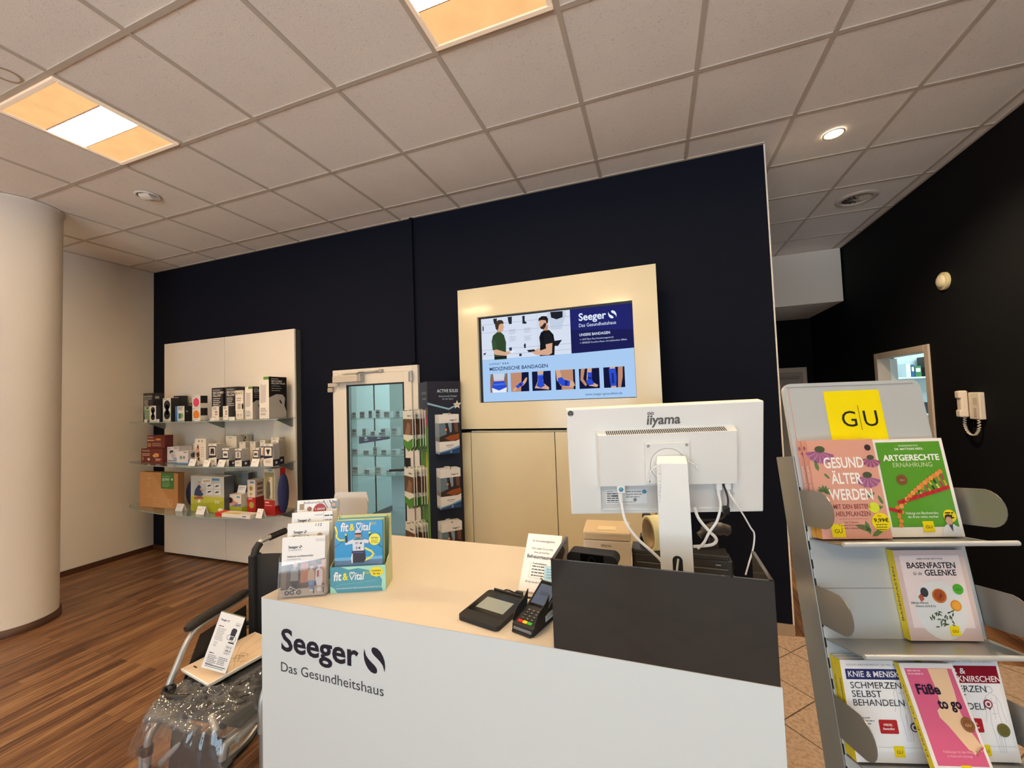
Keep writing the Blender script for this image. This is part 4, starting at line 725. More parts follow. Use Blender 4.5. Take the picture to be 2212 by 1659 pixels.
# man in the black T-shirt, facing left
pg([(604, 415), (612, 300), (606, 240), (624, 196), (668, 172), (706, 182), (742, 226), (752, 300), (744, 415)], E_('#17181c'), 5); pg([(644, 182), (648, 140), (694, 128), (690, 182)], SK2, 6)
pg([(608, 118), (616, 76), (648, 58), (686, 66), (696, 112), (676, 146), (650, 164), (624, 158), (616, 140), (606, 134)], SK, 7); pg([(618, 140), (634, 140), (660, 112), (680, 112), (672, 146), (650, 168), (624, 162)], E_('#2f2723'), 8); pg([(604, 96), (608, 62), (640, 44), (684, 50), (698, 76), (694, 116), (680, 112), (676, 88), (640, 80), (614, 84)], E_('#231e1c'), 9)
pg([(664, 300), (730, 300), (722, 396), (690, 412), (570, 402), (520, 372), (532, 360), (600, 366), (668, 350)], SK, 9); pg([(650, 200), (700, 190), (744, 300), (658, 312)], E_('#1d1e23'), 10); pg([(482, 350), (556, 348), (564, 366), (500, 372)], E_('#23262e'), 10); pg([(540, 366), (600, 340), (606, 356), (560, 380)], SK, 9)
# headline block
pg([(902, 12), (1446, 12), (1446, 400), (960, 412), (902, 412)], E_('#23266b'), 2); pg([(902, 200), (1446, 240), (1446, 400), (960, 412), (902, 412)], E_('#1d1f55'), 3)
shop_name(pr, X(980), Yv(122), 330 * U, E_('#e2edfb'), True, 4)
tx('UNSERE BANDAGEN', 980, 262, 34, E_('#e2edfb'), 4, w=270, bold=.012)
for i, s_ in enumerate(('SOFTflex Plus-Funktionsgestrick', 'BREEZE Komfort-Faser mit kühlendem Effekt')): tx('→ ' + s_, 980, 300 + 30 * i, 21, E_('#c9d7ee'), 4, w=(300, 410)[i])
tx('KOMFORT  ★★★', 96, 470, 27, E_('#3c4a6b'), 3, w=200); tx('MEDIZINISCHE BANDAGEN', 96, 524, 48, E_('#22305a'), 3, w=580, bold=.012)
BL, BL2, NV = E_('#2c4ed0'), E_('#1d2f86'), E_('#15183a')
for i in range(6):
    x = 98 + i * 212 + (4 * i if i > 2 else 0); y = 556; s_ = 180
    rc(x, y, s_, s_, (E_('#8fa0b8') if i == 0 else NV), 3)
    def g_(pts, m, l=4): pg([(x + a * s_, y + b * s_) for a, b in pts], m, l)
    if i == 0: g_([(.08, 0), (.18, .0), (.22, .3), (.2, 1), (.0, 1), (0, .3)], E_('#8b6a58')); g_([(.92, 0), (1, 0), (1, 1), (.86, 1), (.8, .3)], E_('#8b6a58')); g_([(.18, .0), (.84, .0), (.8, .36), (.22, .36)], E_('#c9d2e2'), 5); g_([(.24, .3), (.78, .3), (.8, .45), (.22, .45)], SK, 5); g_([(.2, .4), (.82, .4), (.94, .74), (.5, .9), (.1, .74)], BL, 6); g_([(.1, .74), (.5, .9), (.94, .74), (.92, 1), (.12, 1)], E_('#e6ebf5'), 5); g_([(.2, .54), (.85, .52), (.87, .6), (.18, .62)], E_('#4f74e0'), 7)
    elif i == 1: g_([(0, 0), (.62, 0), (.6, .4), (.55, 1), (.0, 1)], SK2); g_([(.1, .9), (.3, .72), (.66, .52), (.84, .28), (.92, .3), (.86, .5), (.72, .66), (.4, .82), (.16, .98)], SK, 5); g_([(.26, .72), (.6, .48), (.72, .62), (.36, .84)], BL, 6); g_([(.44, .6), (.52, .54), (.62, .68), (.54, .74)], BL2, 7)
    elif i == 2: g_([(.3, 0), (.62, 0), (.58, .3), (.6, .62), (.9, .86), (.86, .96), (.5, .9), (.12, .86), (.3, .5)], SK); g_([(.3, .16), (.6, .16), (.58, .5), (.66, .76), (.44, .86), (.22, .74), (.32, .5)], BL, 5); g_([(.3, .16), (.6, .16), (.6, .22), (.3, .22)], E_('#6f95ea'), 6)
    elif i == 3: g_([(.25, 0), (.9, 0), (.9, 1), (.3, 1)], SK2); g_([(.02, 0), (.24, 0), (.34, .45), (.9, .6), (.98, .8), (.86, .9), (.26, .8), (.06, .5)], SK, 5); g_([(.12, .4), (.32, .36), (.42, .48), (.74, .58), (.7, .84), (.3, .8), (.12, .6)], BL, 6); g_([(.48, .52), (.62, .56), (.58, .82), (.46, .8)], BL2, 7)
    elif i == 4: g_([(.42, 0), (.64, 0), (.62, .4), (.6, .66), (.92, .84), (.86, .94), (.48, .86), (.36, .6)], SK); g_([(.1, 0), (.3, 0), (.2, .5), (.38, .8), (.3, .88), (.06, .56)], SK2); g_([(.42, .2), (.64, .2), (.62, .52), (.72, .8), (.46, .84), (.34, .66), (.44, .48)], BL, 5); g_([(.42, .4), (.62, .46), (.58, .56), (.42, .5)], BL2, 6)
    else: g_([(.3, 0), (.56, 0), (.6, .5), (.58, 1), (.34, 1), (.3, .5)], SK); g_([(.7, 0), (.92, 0), (.9, .5), (.8, 1), (.66, 1), (.68, .5)], SK2); g_([(.26, .08), (.58, .08), (.62, .5), (.58, .92), (.32, .92), (.28, .5)], BL, 5); g_([(.38, .3), (.48, .3), (.5, .8), (.38, .8)], BL2, 6)
tx('www.seeger-gesundheit.de', 1010, 796, 30, E_('#2c3c66'), 3, w=320)
mb.build('screen', tv)

# ================================================================== TALL CARDBOARD SALES DISPLAY
th = R(45); fx = Vector((math.cos(th), math.sin(th), 0)); lx = Vector((math.cos(th - R(90)), math.sin(th - R(90)), 0))
HS = 1.822; WF, WL = .27, .27
t = thing('sales_display', 'tall dark blue and green cardboard sales display between glass door and cream unit', 'display stand', (-1.338, -.5, 0))
A = Vector((0, 0, 0)); B = fx * WF; Cc = A - lx * WL; nf = Vector((fx.y, -fx.x, 0)); nl = Vector((lx.y, -lx.x, 0)); D = B - nf * .27
fp = [A, B, D, Cc]
mb = MB(); vs = [(p.x, p.y, 0) for p in fp] + [(p.x, p.y, HS) for p in fp]
M_DB = P('#11142a', .5); M_DB2 = P('#0e1d30', .5)
mb.add(vs, [(0, 1, 5, 4)], M_DB2); mb.add(vs, [(3, 0, 4, 7)], P('#5f8f2a', .45)); mb.add(vs, [(1, 2, 6, 5), (2, 3, 7, 6), (4, 5, 6, 7), (3, 2, 1, 0)], M_DB)
pr = Pr(mb, Fr(A, fx, (0, 0, 1)), .0012)
pr.poly([(0, HS), (0, HS - .165), (.17, HS - .215), (WF, HS - .17), (WF, HS)], M_DB, 2); pr.poly([(0, HS - .15), (.0, HS - .18), (.17, HS - .228), (WF, HS - .182), (WF, HS - .16), (.17, HS - .215)], P('#8fb4c8'), 1)
pr.text('ACTIVE SOLES', .077, HS - .088, .034, P('#c3d6e2'), 3, w=.172, bold=.012); pr.text('Aktivierende Einlagen', .089, HS - .125, .019, P('#b6c8d6'), 3, w=.15); pr.text('für den Sport', .118, HS - .147, .019, P('#b6c8d6'), 3, w=.09)
st = [(.238 + (.036 if k % 2 == 0 else .016) * math.sin(PI * k / 5), HS - .19 + (.036 if k % 2 == 0 else .016) * math.cos(PI * k / 5)) for k in range(10)]; pr.poly(st, P('#e3d9c6'), 4); pr.text('NEU', .226, HS - .193, .011, M_INK, 5, w=.022, bold=.02)
for k, z in enumerate((1.16, .66)): pr.lines(.205, z + .33, .055, 6, .018, .004, P('#8fb0c4'), 2, k)
pl = Pr(mb, Fr(Cc, lx, (0, 0, 1)), .0012)
pl.poly([(0, HS), (0, HS - .2), (.14, HS - .26), (WL, HS - .2), (WL, HS)], P('#2a2f4a', .5), 1); pl.text('ACTIVE SOLES', .09, HS - .1, .03, P('#b9c9a0'), 2, w=.16); pl.text('Bequeme Einlagen', .11, HS - .14, .02, P('#c3cfae'), 2, w=.13); pl.lines(.15, HS - .46, .09, 5, .026, .006, P('#a9c47a'), 2, 5)
pl.poly([(.19, HS - .22), (.225, HS - .2), (.262, HS - .3), (.25, HS - .36), (.205, HS - .34)], P('#b83a68'), 3); pl.poly([(.2, HS - .57), (.225, HS - .55), (.255, HS - .72), (.23, HS - .98), (.2, HS - .9), (.19, HS - .75)], P('#c9b23a'), 2)
mb.build('column', t)
hooks = []
def pack(mode):
    """flat blister pack with hang header; its plane faces -y"""
    mb = MB(); w_, h_ = .16, .30
    mb.prism([(0, 0) if mode == 'sport' else (0, .03), (w_ * .5, 0 if mode == 'sport' else -.02), (w_, 0) if mode == 'sport' else (w_, .02), (w_, h_), (w_ * .62, h_), (w_ * .6, h_ + .008), (w_ * .4, h_ + .008), (w_ * .38, h_), (0, h_)], .006, P('#d9d6d2', .35), Fr((-w_ / 2, 0, -h_), (1, 0, 0), (0, 0, 1)), -.006)
    pr = Pr(mb, Fr((-w_ / 2, -.0, -h_), (1, 0, 0), (0, 0, 1)), .0008)
    if mode == 'sport':
        pr.rect(0, 0, w_, h_, P('#dcd9d6', .3), 1); pr.rect(0, .095, w_, .14, P('#332b2b', .35), 2); pr.poly([(.0, .235), (.05, .235), (.06, .15), (.0, .13)], P('#5f7482', .35), 3); pr.poly([(.07, .235), (.1, .235), (.1, .17), (.085, .16)], P('#7e93a5', .35), 3); pr.poly([(.12, .235), (.15, .235), (.15, .16), (.125, .17)], P('#6a4a3e', .35), 3); pr.disc(.055, .185, .008, P('#e07a50'), 4); pr.poly([(.04, .12), (.09, .14), (.16, .15), (.16, .11), (.1, .095)], P('#8a4a26', .35), 3)
        pr.poly([(0, .095), (.07, .075), (.16, .105), (.16, .095), (.16, .05), (0, .02)], P('#dcd9d6', .3), 3); pr.rect(.05, .062, .06, .006, M_GREYTXT, 4); pr.rect(.06, .05, .04, .003, M_GREYTXT, 4); pr.poly([(0, 0), (.16, 0), (.16, .055), (.08, .03), (0, .018)], P('#22456e', .35), 4); pr.poly([(0, .018), (.08, .034), (.16, .06), (.16, .045), (.08, .024), (0, .01)], P('#6d93b8', .35), 5)
        shop_name(pr, .085, .252, .055, M_INK, False, 4); shop_mark(pr, .083, .008, .014, P('#d5dfe8'), 6)
    else:
        pr.poly([(0, .03), (w_ * .5, -.02), (w_, .02), (w_, h_), (0, h_)], P('#e0e0d6', .3), 1); pr.rect(0, .11, w_, .125, P('#5c4433', .35), 2); pr.poly([(.03, .11), (.08, .21), (.13, .19), (.12, .11)], P('#8a6a52', .35), 3); pr.poly([(0, .03), (.08, -.02), (.16, .02), (.16, .085), (.08, .055), (0, .075)], P('#4d8a34', .35), 3); shop_name(pr, .08, .255, .06, M_INK, False, 4)
    return mb
protoS = protoG = None
g = 'insole packs hanging on the dark face of the sales display'; rows = ('top', 'second', 'bottom')
for r_, zt in enumerate((1.562, 1.148, .742)):
    mb = MB(); o_ = A + fx * .137 + nf * .0; mb.tube([o_ + Vector((0, 0, zt)), o_ + nf * .11 + Vector((0, 0, zt)), o_ + nf * .115 + Vector((0, 0, zt + .015))], .003, M_ALU, 6); mb.build('hook', t)
    for k in range(6):
        p = A + Vector((-1.338, -.5, 0)) + fx * (.134 + .001 * k) + nf * (.012 + .017 * k); lab = '%s pack, %s row, dark face of the sales display' % (('rearmost', 'second from the back', 'third from the back', 'third from the front', 'second from the front', 'front')[k], rows[r_])
        if protoS is None: protoS = pack('sport').build('insole_pack', loc=p + Vector((0, 0, zt - .002)), rz=th, label=lab, category='insole pack', group=g)
        else: dup(protoS, loc=p + Vector((0, 0, zt - .002)), rz=th, label=lab)
g = 'insole packs hanging on the green face of the sales display'
for r_, zt in enumerate((1.60, 1.15, .72)):
    mb = MB(); o_ = Cc + lx * .135; mb.tube([o_ + Vector((0, 0, zt)), o_ + nl * .15 + Vector((0, 0, zt)), o_ + nl * .155 + Vector((0, 0, zt + .015))], .003, M_ALU, 6); mb.build('hook', t)
    for k in range(5):
        p = Cc + Vector((-1.338, -.5, 0)) + lx * .135 + nl * (.02 + .027 * k); lab = '%s green and brown pack, %s row, green face of the display' % (('innermost', 'second', 'middle', 'fourth', 'outermost')[k], rows[r_])
        a_ = th - R(80) + R((-3, 4, 8, -1, 5)[k])
        if protoG is None: protoG = pack('daily').build('insole_pack', loc=p + Vector((0, 0, zt - .002)), rz=a_, label=lab, category='insole pack', group=g)
        else: dup(protoG, loc=p + Vector((0, 0, zt - .002)), rz=a_, label=lab)
# ================================================================== RECEPTION COUNTER
CX0, CX1, CY0, CY1, CZ = -.904, .55, -2.263, -1.63, 1.04
t = thing('reception_counter', 'white reception counter with dark shop lettering on its front', 'counter', ((CX0 + CX1) / 2, (CY0 + CY1) / 2, 0))
hx, hy = (CX1 - CX0) / 2, (CY1 - CY0) / 2
M_CNT = mat('counter_front_cool_tint', '#d3dcdf', .38); M_TOP = mat('counter_top_warm_tint', '#cbc0b2', .5, var=.01)  # one white laminate in two tints: cool and warm light put into colour
mb = MB(); mb.box(-hx, hx, -hy, -hy + .02, 0, CZ - .0015, M_CNT); mb.box(-hx, -hx + .02, -hy + .02, hy, 0, CZ - .0015, M_CNT); mb.box(hx - .02, hx, -hy + .02, hy, 0, CZ - .0015, M_CNT); mb.build('body', t)
mb = MB(); mb.box(-hx, hx, -hy - .0004, hy, CZ - .0015, CZ, M_TOP); mb.box(-hx + .02, hx - .02, -hy + .02, hy, CZ - .03, CZ - .0016, M_CNT); mb.build('countertop', t)
mb = MB(); F = Fr((0, -hy, 0), (1, 0, 0), (0, 0, 1)); pr = Pr(mb, F, .0006); ox = (CX0 + CX1) / 2
h_ = .0955
pr.text('Seeger', -.820 - ox, .8885, h_, M_INK, 1, w=.300, bold=.022); shop_mark(pr, -.502 - ox, .880, .074, M_INK, 1); pr.text('Das Gesundheitshaus', -.822 - ox, .8225, .0415, M_TXT, 1, w=.387)
mb.build('shop_lettering', t)

# ---- smoked privacy screen, three sides
t = thing('privacy_screen', 'three-sided dark smoked glass screen on the right end of the counter', 'screen', (.308, CY0, CZ))
w2 = .239; hP = .214; M_EDGE = P('#3c3c3a', .3)
mb = MB(); mb.box(-w2, w2, -.0015, .0065, 0.0005, hP, M_SMOKE, .0008); mb.build('front_panel', t)
for s in (-1, 1):
    mb = MB(); x = s * w2; mb.box(min(x, x - s * .008), max(x, x - s * .008), .0066, .172, .0005, hP, mat('smoked_glass_side', '#4a4440', .12), .0008); mb.build('side_panel', t)

# ---- clear leaflet dispenser with four tiers
def leaf_frame(o, yaw_deg): return Matrix.Translation(o) @ Matrix.Rotation(R(yaw_deg), 4, 'Z')
LM = leaf_frame((-.832, -2.258, CZ), 25)
t = thing('leaflet_dispenser', 'clear four-tier leaflet dispenser at the left front corner of the counter', 'leaflet dispenser', M=LM)
LW = .140; LEAN = .10
tiers = [(0.0, .0, .115), (.036, .03, .145), (.072, .06, .175), (.108, .09, .205)]
mb = MB(); mb.box(-.004, LW + .004, -.004, .155, 0, .003, M_ACRYL); mb.build('base_plate', t)
for k, (y, z0, z1) in enumerate(tiers):
    mb = MB(); mb.prism([(-.003, z0), (LW + .003, z0), (LW + .003, z1), (-.003, z1)], .002, M_ACRYL, Fr((0, y - .003, 0), (1, 0, 0), (0, LEAN, 1))); mb.build('tier_panel', t)
for x in (-.0055, LW + .0035):
    mb = MB(); mb.prism([(-.004, 0), (.155, 0), (.17, .22), (.125, .215), (.012, .125)], .002, M_ACRYL, Fr((x, 0, 0), (0, 1, 0), (0, 0, 1))); mb.build('side_panel', t)
def leaflet(y, z0, z1, art, label, x0=.002, w=.135, nback=5):
    mb = MB(); F = Fr((x0, y, 0), (1, 0, 0), (0, LEAN, 1)); mb.prism([(0, z0), (w, z0), (w, z1), (0, z1)], -.006, M_PAPER, F, 0.0)
    for k in range(nback): mb.prism([(.002 + .001 * k, z0), (w + .002 + .0012 * k, z0), (w + .002 + .0012 * k, z1 - .001 * k), (.002 + .001 * k, z1 - .001 * k)], .0012, P(('#e2d8c8', '#efeae2')[k % 2]), F, -.008 - .0024 * k)
    pr = Pr(mb, F, .0005); art(pr, w, z0, z1)
    return mb.build('leaflet_stack', M=LM, label=label, category='leaflets', group='leaflets in the four-tier dispenser')
def art0(pr, w, z0, z1):
    shop_name(pr, .02, z1 - .034, .042, M_INK, True, 1, M_GREYTXT); pr.text('Rollatoren und Elektromobile', .018, z1 - .062, .008, M_TXT, 1, w=.08, bold=.015); pr.text('Produktübersicht', .018, z1 - .070, .006, M_GREYTXT, 1, w=.042); pr.rect(w - .03, z1 - .017, .028, .009, P('#dcdcd8'), 1)
    y1 = z1 - .083; pr.poly([(0, .004), (w, .004), (w, y1 + .012), (0, y1 - .004)], P('#54453d', .4), 1)
    pr.poly([(0, .004), (w, .004), (w, .03), (0, .026)], P('#b5a698'), 2); pr.rect(.06, .045, .024, .062, P('#b97a5c'), 2); pr.rect(.09, .045, .018, .065, P('#8f5e48'), 2); pr.poly([(.12, .04), (w, .04), (w, y1 + .01), (.126, y1 + .008)], P('#c98258'), 2); pr.rect(.0, .03, .016, .07, P('#7a6a5c'), 2)
    pr.rect(.085, .028, .058, .006, P('#a58360'), 4); pr.rect(.1, .01, .004, .02, P('#5a4636'), 3); pr.rect(.13, .01, .004, .02, P('#5a4636'), 3)
    def per(x, y, s, top, leg, hat): pr.poly([(x - .012 * s, y), (x - .010 * s, y + .032 * s), (x, y + .04 * s), (x + .011 * s, y + .03 * s), (x + .012 * s, y)], P(top), 5); pr.disc(x + .002, y + .046 * s, .0065 * s, P('#d2a78c'), 6); pr.disc(x + .002, y + .051 * s, .0075 * s, P(hat), 7, ry=.004 * s); pr.poly([(x - .01 * s, y + .002), (x + .012 * s, y + .002), (x + .006, y - .03 * s), (x - .004, y - .03 * s)], P(leg), 4); pr.disc(x + .001, y - .031 * s, .007 * s, P('#d9d6d2'), 5, ry=.003)
    per(.042, .052, 1.05, '#8a8784', '#232324', '#e8dcc6'); per(.094, .05, .95, '#c9ab90', '#6f93c4', '#3a2a22'); per(.118, .05, 1.0, '#d9d2d2', '#d8d5d8', '#4a423c'); pr.rect(.112, .06, .006, .02, P('#b8423c'), 6)
    pr.line([(.028, .052), (.05, .03), (.062, .04)], .002, INKB, 6)
    for x in (.02, .036, .056): pr.ring(x, .017, .004, .0068, INKB, 6)
    pr.line([(.02, .017), (.03, .036), (.056, .02)], .0025, P('#c9c3ba'), 6)
def art1(pr, w, z0, z1): shop_name(pr, .02, z1 - .032, .042, M_INK, True, 1, M_GREYTXT); pr.text('Titel', .013, z1 - .047, .011, M_TXT, 1, w=.055); pr.text('112', .09, z1 - .012, .0135, INKB, 1, w=.02, shear=.2); pr.disc(.105, z1 - .043, .009, P('#a99a7c'), 1)
def art2(pr, w, z0, z1): shop_name(pr, .02, z1 - .03, .042, M_INK, True, 1, M_GREYTXT); pr.rect(.075, z1 - .013, .028, .005, P('#cfcfd2'), 1); pr.lines(.108, z1 - .016, .03, 1, .01, .004, M_TXT, 1); pr.rect(.105, z1 - .04, .0008, .04, P('#8d7a6a'), 1); pr.lines(.11, z1 - .03, .025, 1, .01, .003, M_GREYTXT, 1)
def art3(pr, w, z0, z1):
    pr.rect(.008, z1 - .032, .016, .02, P('#a08a6c'), 1); pr.text('Reißverschluss', .022, z1 - .012, .011, M_TXT, 1, w=.07); pr.disc(.078, z1 - .035, .022, P('#a8323c'), 2); pr.text('1.000€', .062, z1 - .036, .011, P('#f4efe9'), 3, w=.034, bold=.015)
    for k in range(4): pr.line([(.09 + .01 * k, z1 - .004), (.105 + .009 * k, z1 - .03)], .004, P(('#8e8684', '#d6cdc8', '#6f7f92', '#b79f90')[k]), 1)
    pr.disc(.128, z1 - .02, .014, P('#8f9aa6'), 1); pr.disc(.124, z1 - .02, .007, P('#c9a892'), 2); pr.disc(.042, z1 - .03, .008, P('#9c6a60'), 1)
leaflet(.002, .004, .187, art0, 'front white leaflet stack with a photo of walkers sitting on a bench'); leaflet(.038, .034, .221, art1, 'second leaflet stack, marked 112 by hand, in the clear dispenser'); leaflet(.074, .064, .247, art2, 'third leaflet stack from the front in the clear dispenser', x0=.0); leaflet(.110, .094, .280, art3, 'rearmost leaflet stack with red round price spot in the clear dispenser', x0=.002)
# ---- grey leaflet holder further back
t = thing('display_easel', 'grey sheet holder behind the clear leaflet dispenser', 'sheet holder', (-.955, -1.93, CZ), R(14)); t.location.x = -.87
for k, (w_, h_, yy) in enumerate(((.15, .255, .02), (.165, .235, .0))):
    mb = MB(); mb.prism([(-w_ / 2, .003), (w_ / 2, .003), (w_ / 2, h_ - .03), (w_ / 2 - .012, h_), (-w_ / 2 + .01, h_), (-w_ / 2, h_ - .01)], .002, P(('#cfcac6', '#b5b0ac')[k], .4), Fr((0, yy, 0), (1, 0, 0), (0, .22, 1))); mb.build('sheet', t)
mb = MB(); mb.box(-.08, .08, -.02, .09, 0, .003, M_ACRYL); mb.build('foot', t)

# ---- cardboard magazine dispenser
FM = leaf_frame((-.700, -2.181, CZ), 22)
t = thing('magazine_dispenser', 'teal cardboard magazine dispenser beside the clear leaflet dispenser', 'magazine dispenser', M=FM)
M_TEAL, M_MINT, M_INNER = P('#4f98ae', .45), P('#a5dcc8', .45), P('#c9cf9f', .5)
FW = .180; mb = MB(); mb.box(0, FW, 0, .002, 0, .083, M_TEAL); pr = Pr(mb, Fr((0, 0, 0), (1, 0, 0), (0, 0, 1)), .0005)
pr.poly([(0, .083), (0, .083), (.035, .083), (.06, .073), (.09, .077), (.12, .07), (.155, .058), (.168, .035), (.165, .015), (.17, 0), (FW, 0), (FW, .083)], M_MINT, 1); pr.poly([(0, 0), (.022, 0), (.014, .014), (0, .022)], M_MINT, 1)
pr.poly([(.128, .067), (.133, .052), (.15, .046), (.168, .052), (.174, .065), (.162, .077), (.14, .078)], P('#f0dc2a'), 2); pr.text('Kostenlos', .135, .064, .008, M_TXT, 3, w=.03, bold=.01); pr.text('für Sie!', .139, .054, .008, M_TXT, 3, w=.023, bold=.01)
def fitvital(pr, x, y, w, l): 
    pr.text('fit', x, y, w * .33, M_PAPER, l, w=w * .22, bold=.025, shear=.12); pr.text('&', x + w * .26, y + .001, w * .27, P('#f0e23c'), l, w=w * .15, bold=.025); pr.text('♡ital', x + w * .43, y, w * .3, M_PAPER, l, w=w * .40, bold=.02, shear=.1); pr.text('plus', x + w * .85, y + w * .15, w * .13, P('#d8e04a'), l, w=w * .16)
fitvital(pr, .010, .040, .118, 2); pr.text('DAS MAGAZIN FÜR UNSERE GESUNDHEITSDIENSTLEISTER', .02, .012, .006, M_PAPER, 2, w=.145); pr.line([(.01, .018), (.04, .028), (.09, .03), (.15, .036)], .0006, M_MINT, 2)
mb.build('front_lip', t)
for x in (0, FW - .0018):
    mb = MB(); mb.prism([(.0021, 0), (.085, 0), (.085, .226), (.074, .226), (.05, .1), (.0021, .083)] if x else [(.0021, 0), (.085, 0), (.085, .226), (.074, .226), (.05, .1), (.0021, .083)], .0018, M_INNER, Fr((x, 0, 0), (0, 1, 0), (0, 0, 1))); mb.build('side_panel', t)
mb = MB(); mb.box(0, FW, .085, .087, 0, .228, M_INNER); mb.build('back_panel', t)
def magazine(y, cover):
    mb = MB(); F = Fr((.010, y, 0), (1, 0, 0), (0, .05, 1)); w, z0, z1 = .157, .003, .224
    mb.prism([(0, z0), (w, z0), (w, z1), (0, z1)], -.0055, P(('#2f8fc6', '#a9cf9a', '#e8dfae', '#7fb9c4')[cover % 4], .3), F); pr = Pr(mb, F, .0004)
    if cover == 0:
        pr.rect(0, z0, w, z1 - z0, P('#2f96d4', .25), 1); pr.rect(0, z0, w, .105, P('#6fb4de', .25), 2); pr.rect(0, z0, w, .095, P('#b8bccf', .25), 2); yl = P('#f0e84a', .4)
        pr.line([(.002, .208), (.008, .19), (.006, .175), (.015, .165), (.035, .163)], .0055, yl, 3); pr.line([(.1, .135), (.12, .125), (.128, .115), (.118, .105), (.09, .093)], .006, yl, 3)
        fitvital(pr, .018, .193, .118, 4)
        sk, wt = P('#c98f78'), P('#dcdfe8'); pr.poly([(.058, .165), (.066, .17), (.09, .17), (.098, .165), (.096, .128), (.060, .128)], wt, 5); pr.poly([(.058, .165), (.034, .155), (.036, .148), (.06, .152)], wt, 5); pr.poly([(.036, .155), (.034, .178), (.04, .178), (.042, .156)], P('#2a3034'), 6); pr.poly([(.098, .165), (.12, .158), (.12, .15), (.096, .152)], wt, 5); pr.rect(.112, .149, .004, .009, P('#8a3236'), 6); pr.poly([(.115, .155), (.112, .182), (.12, .182), (.122, .156)], P('#2c4a3a'), 6)
        pr.disc(.037, .182, .004, P('#c9e04a'), 6); pr.disc(.115, .185, .004, P('#c9e04a'), 6)
        pr.poly([(.068, .17), (.066, .182), (.073, .192), (.084, .192), (.089, .182), (.087, .17)], sk, 6); pr.poly([(.066, .184), (.07, .195), (.08, .198), (.088, .192), (.089, .184)], P('#dcd8e2'), 7); pr.rect(.067, .181, .021, .005, P('#23262c'), 8); pr.poly([(.068, .172), (.087, .172), (.084, .165), (.071, .165)], P('#3f7f88'), 7); pr.rect(.062, .163, .034, .005, P('#2d7f86'), 6)
        pr.text('14', .071, .133, .012, M_TXT, 7, w=.014, bold=.02); pr.poly([(.082, .150), (.088, .157), (.09, .150)], M_TXT, 7); pr.lines(.068, .154, .012, 2, .004, .0022, M_GREYTXT, 7)
        pr.poly([(.057, .128), (.098, .128), (.102, .1), (.096, .09), (.06, .09), (.054, .105)], P('#2f2b34'), 6); pr.poly([(.054, .105), (.057, .12), (.06, .12), (.06, .09), (.056, .09)], P('#e2e2ea'), 7); pr.rect(.06, .121, .036, .003, P('#5b52a8'), 7)
        pr.line([(.036, .165), (.0, .142)], .0012, INKB, 4); pr.line([(.12, .165), (.155, .135)], .0012, INKB, 4); pr.disc(.132, .163, .019, P('#f2ea4e', .4), 8); pr.text('EXTRA', .121, .165, .007, P('#3a6a78'), 9, w=.022, bold=.02); pr.lines(.12, .159, .024, 3, .004, .0015, P('#7d7a3a'), 9)
    return mb.build('magazine', M=FM, label=('blue sports magazine in front of the teal dispenser', 'second magazine in the teal dispenser', 'third magazine in the teal dispenser, cream edge', 'fourth magazine in the teal dispenser', 'fifth magazine in the teal dispenser', 'sixth magazine in the teal dispenser', 'rearmost magazine in the teal dispenser')[cover], category='magazine', group='magazines in the teal dispenser')
for k in range(7): magazine(.010 + k * .0095, k)

# ---- small notice sheet leaning behind the privacy screen
NM = rot_frame((-.043, -1.972, 1.1235), -14.4, -32.7, -4.5)
t = thing('notice_sheet', 'white notice sheet leaning at the left of the smoked screen', 'notice', M=NM)
mb = MB(); mb.box(-.063, .063, .0002, .0015, -.0885, .0885, M_PAPER); pr = Pr(mb, Fr((-.063, 0.0, -.0885), (1, 0, 0), (0, 0, 1)), .0004)
pr.text('Sie sind zuzahlungsbefreit', .063, .152, .0095, M_TXT, 1, w=.082, align='c'); pr.text('Dann zeigen Sie uns bitte', .063, .128, .009, M_TXT, 1, w=.078, align='c'); pr.text('Ihren persönlichen', .063, .116, .009, M_TXT, 1, w=.056, align='c'); pr.text('Befreiungsausweis', .063, .10, .0155, M_TXT, 1, w=.104, align='c', bold=.02); pr.text('für das aktuelle Kalenderjahr', .063, .026, .009, M_TXT, 1, w=.085, align='c')
pr.line([(.03, .088), (.028, .042), (.1, .038)], .0006, M_GREYTXT, 1); pr.text('Zuzahlungsbefreiung', .036, .082, .007, M_TXT, 1, w=.05, bold=.02); pr.lines(.036, .074, .06, 4, .009, .003, M_TXT, 1, 2)
mb.build('sheet', t)
NI = NM.inverted(); mb = MB(); mb.tube([NI @ Vector((-.045, -1.958, 1.135)), NI @ Vector((-.03, -1.885, 1.0435))], .003, M_ACRYL, 8); mb.build('prop', t)
mb = MB(); mb.box(-.03, .03, -.0012, 0, 0, .045, P('#b4dcf0', .4)); pr = Pr(mb, Fr((-.03, -.0012, 0), (1, 0, 0), (0, 0, 1)), .0004); pr.lines(.008, .035, .03, 4, .008, .002, P('#5f8fb0'), 1); pr.rect(.038, .008, .014, .02, P('#7fb4d8'), 1)
mb.build('blue_card', M=rot_frame((.005, -2.013, 1.083), -10, -30, -4), label='pale blue card stuck on the white notice sheet', category='card')
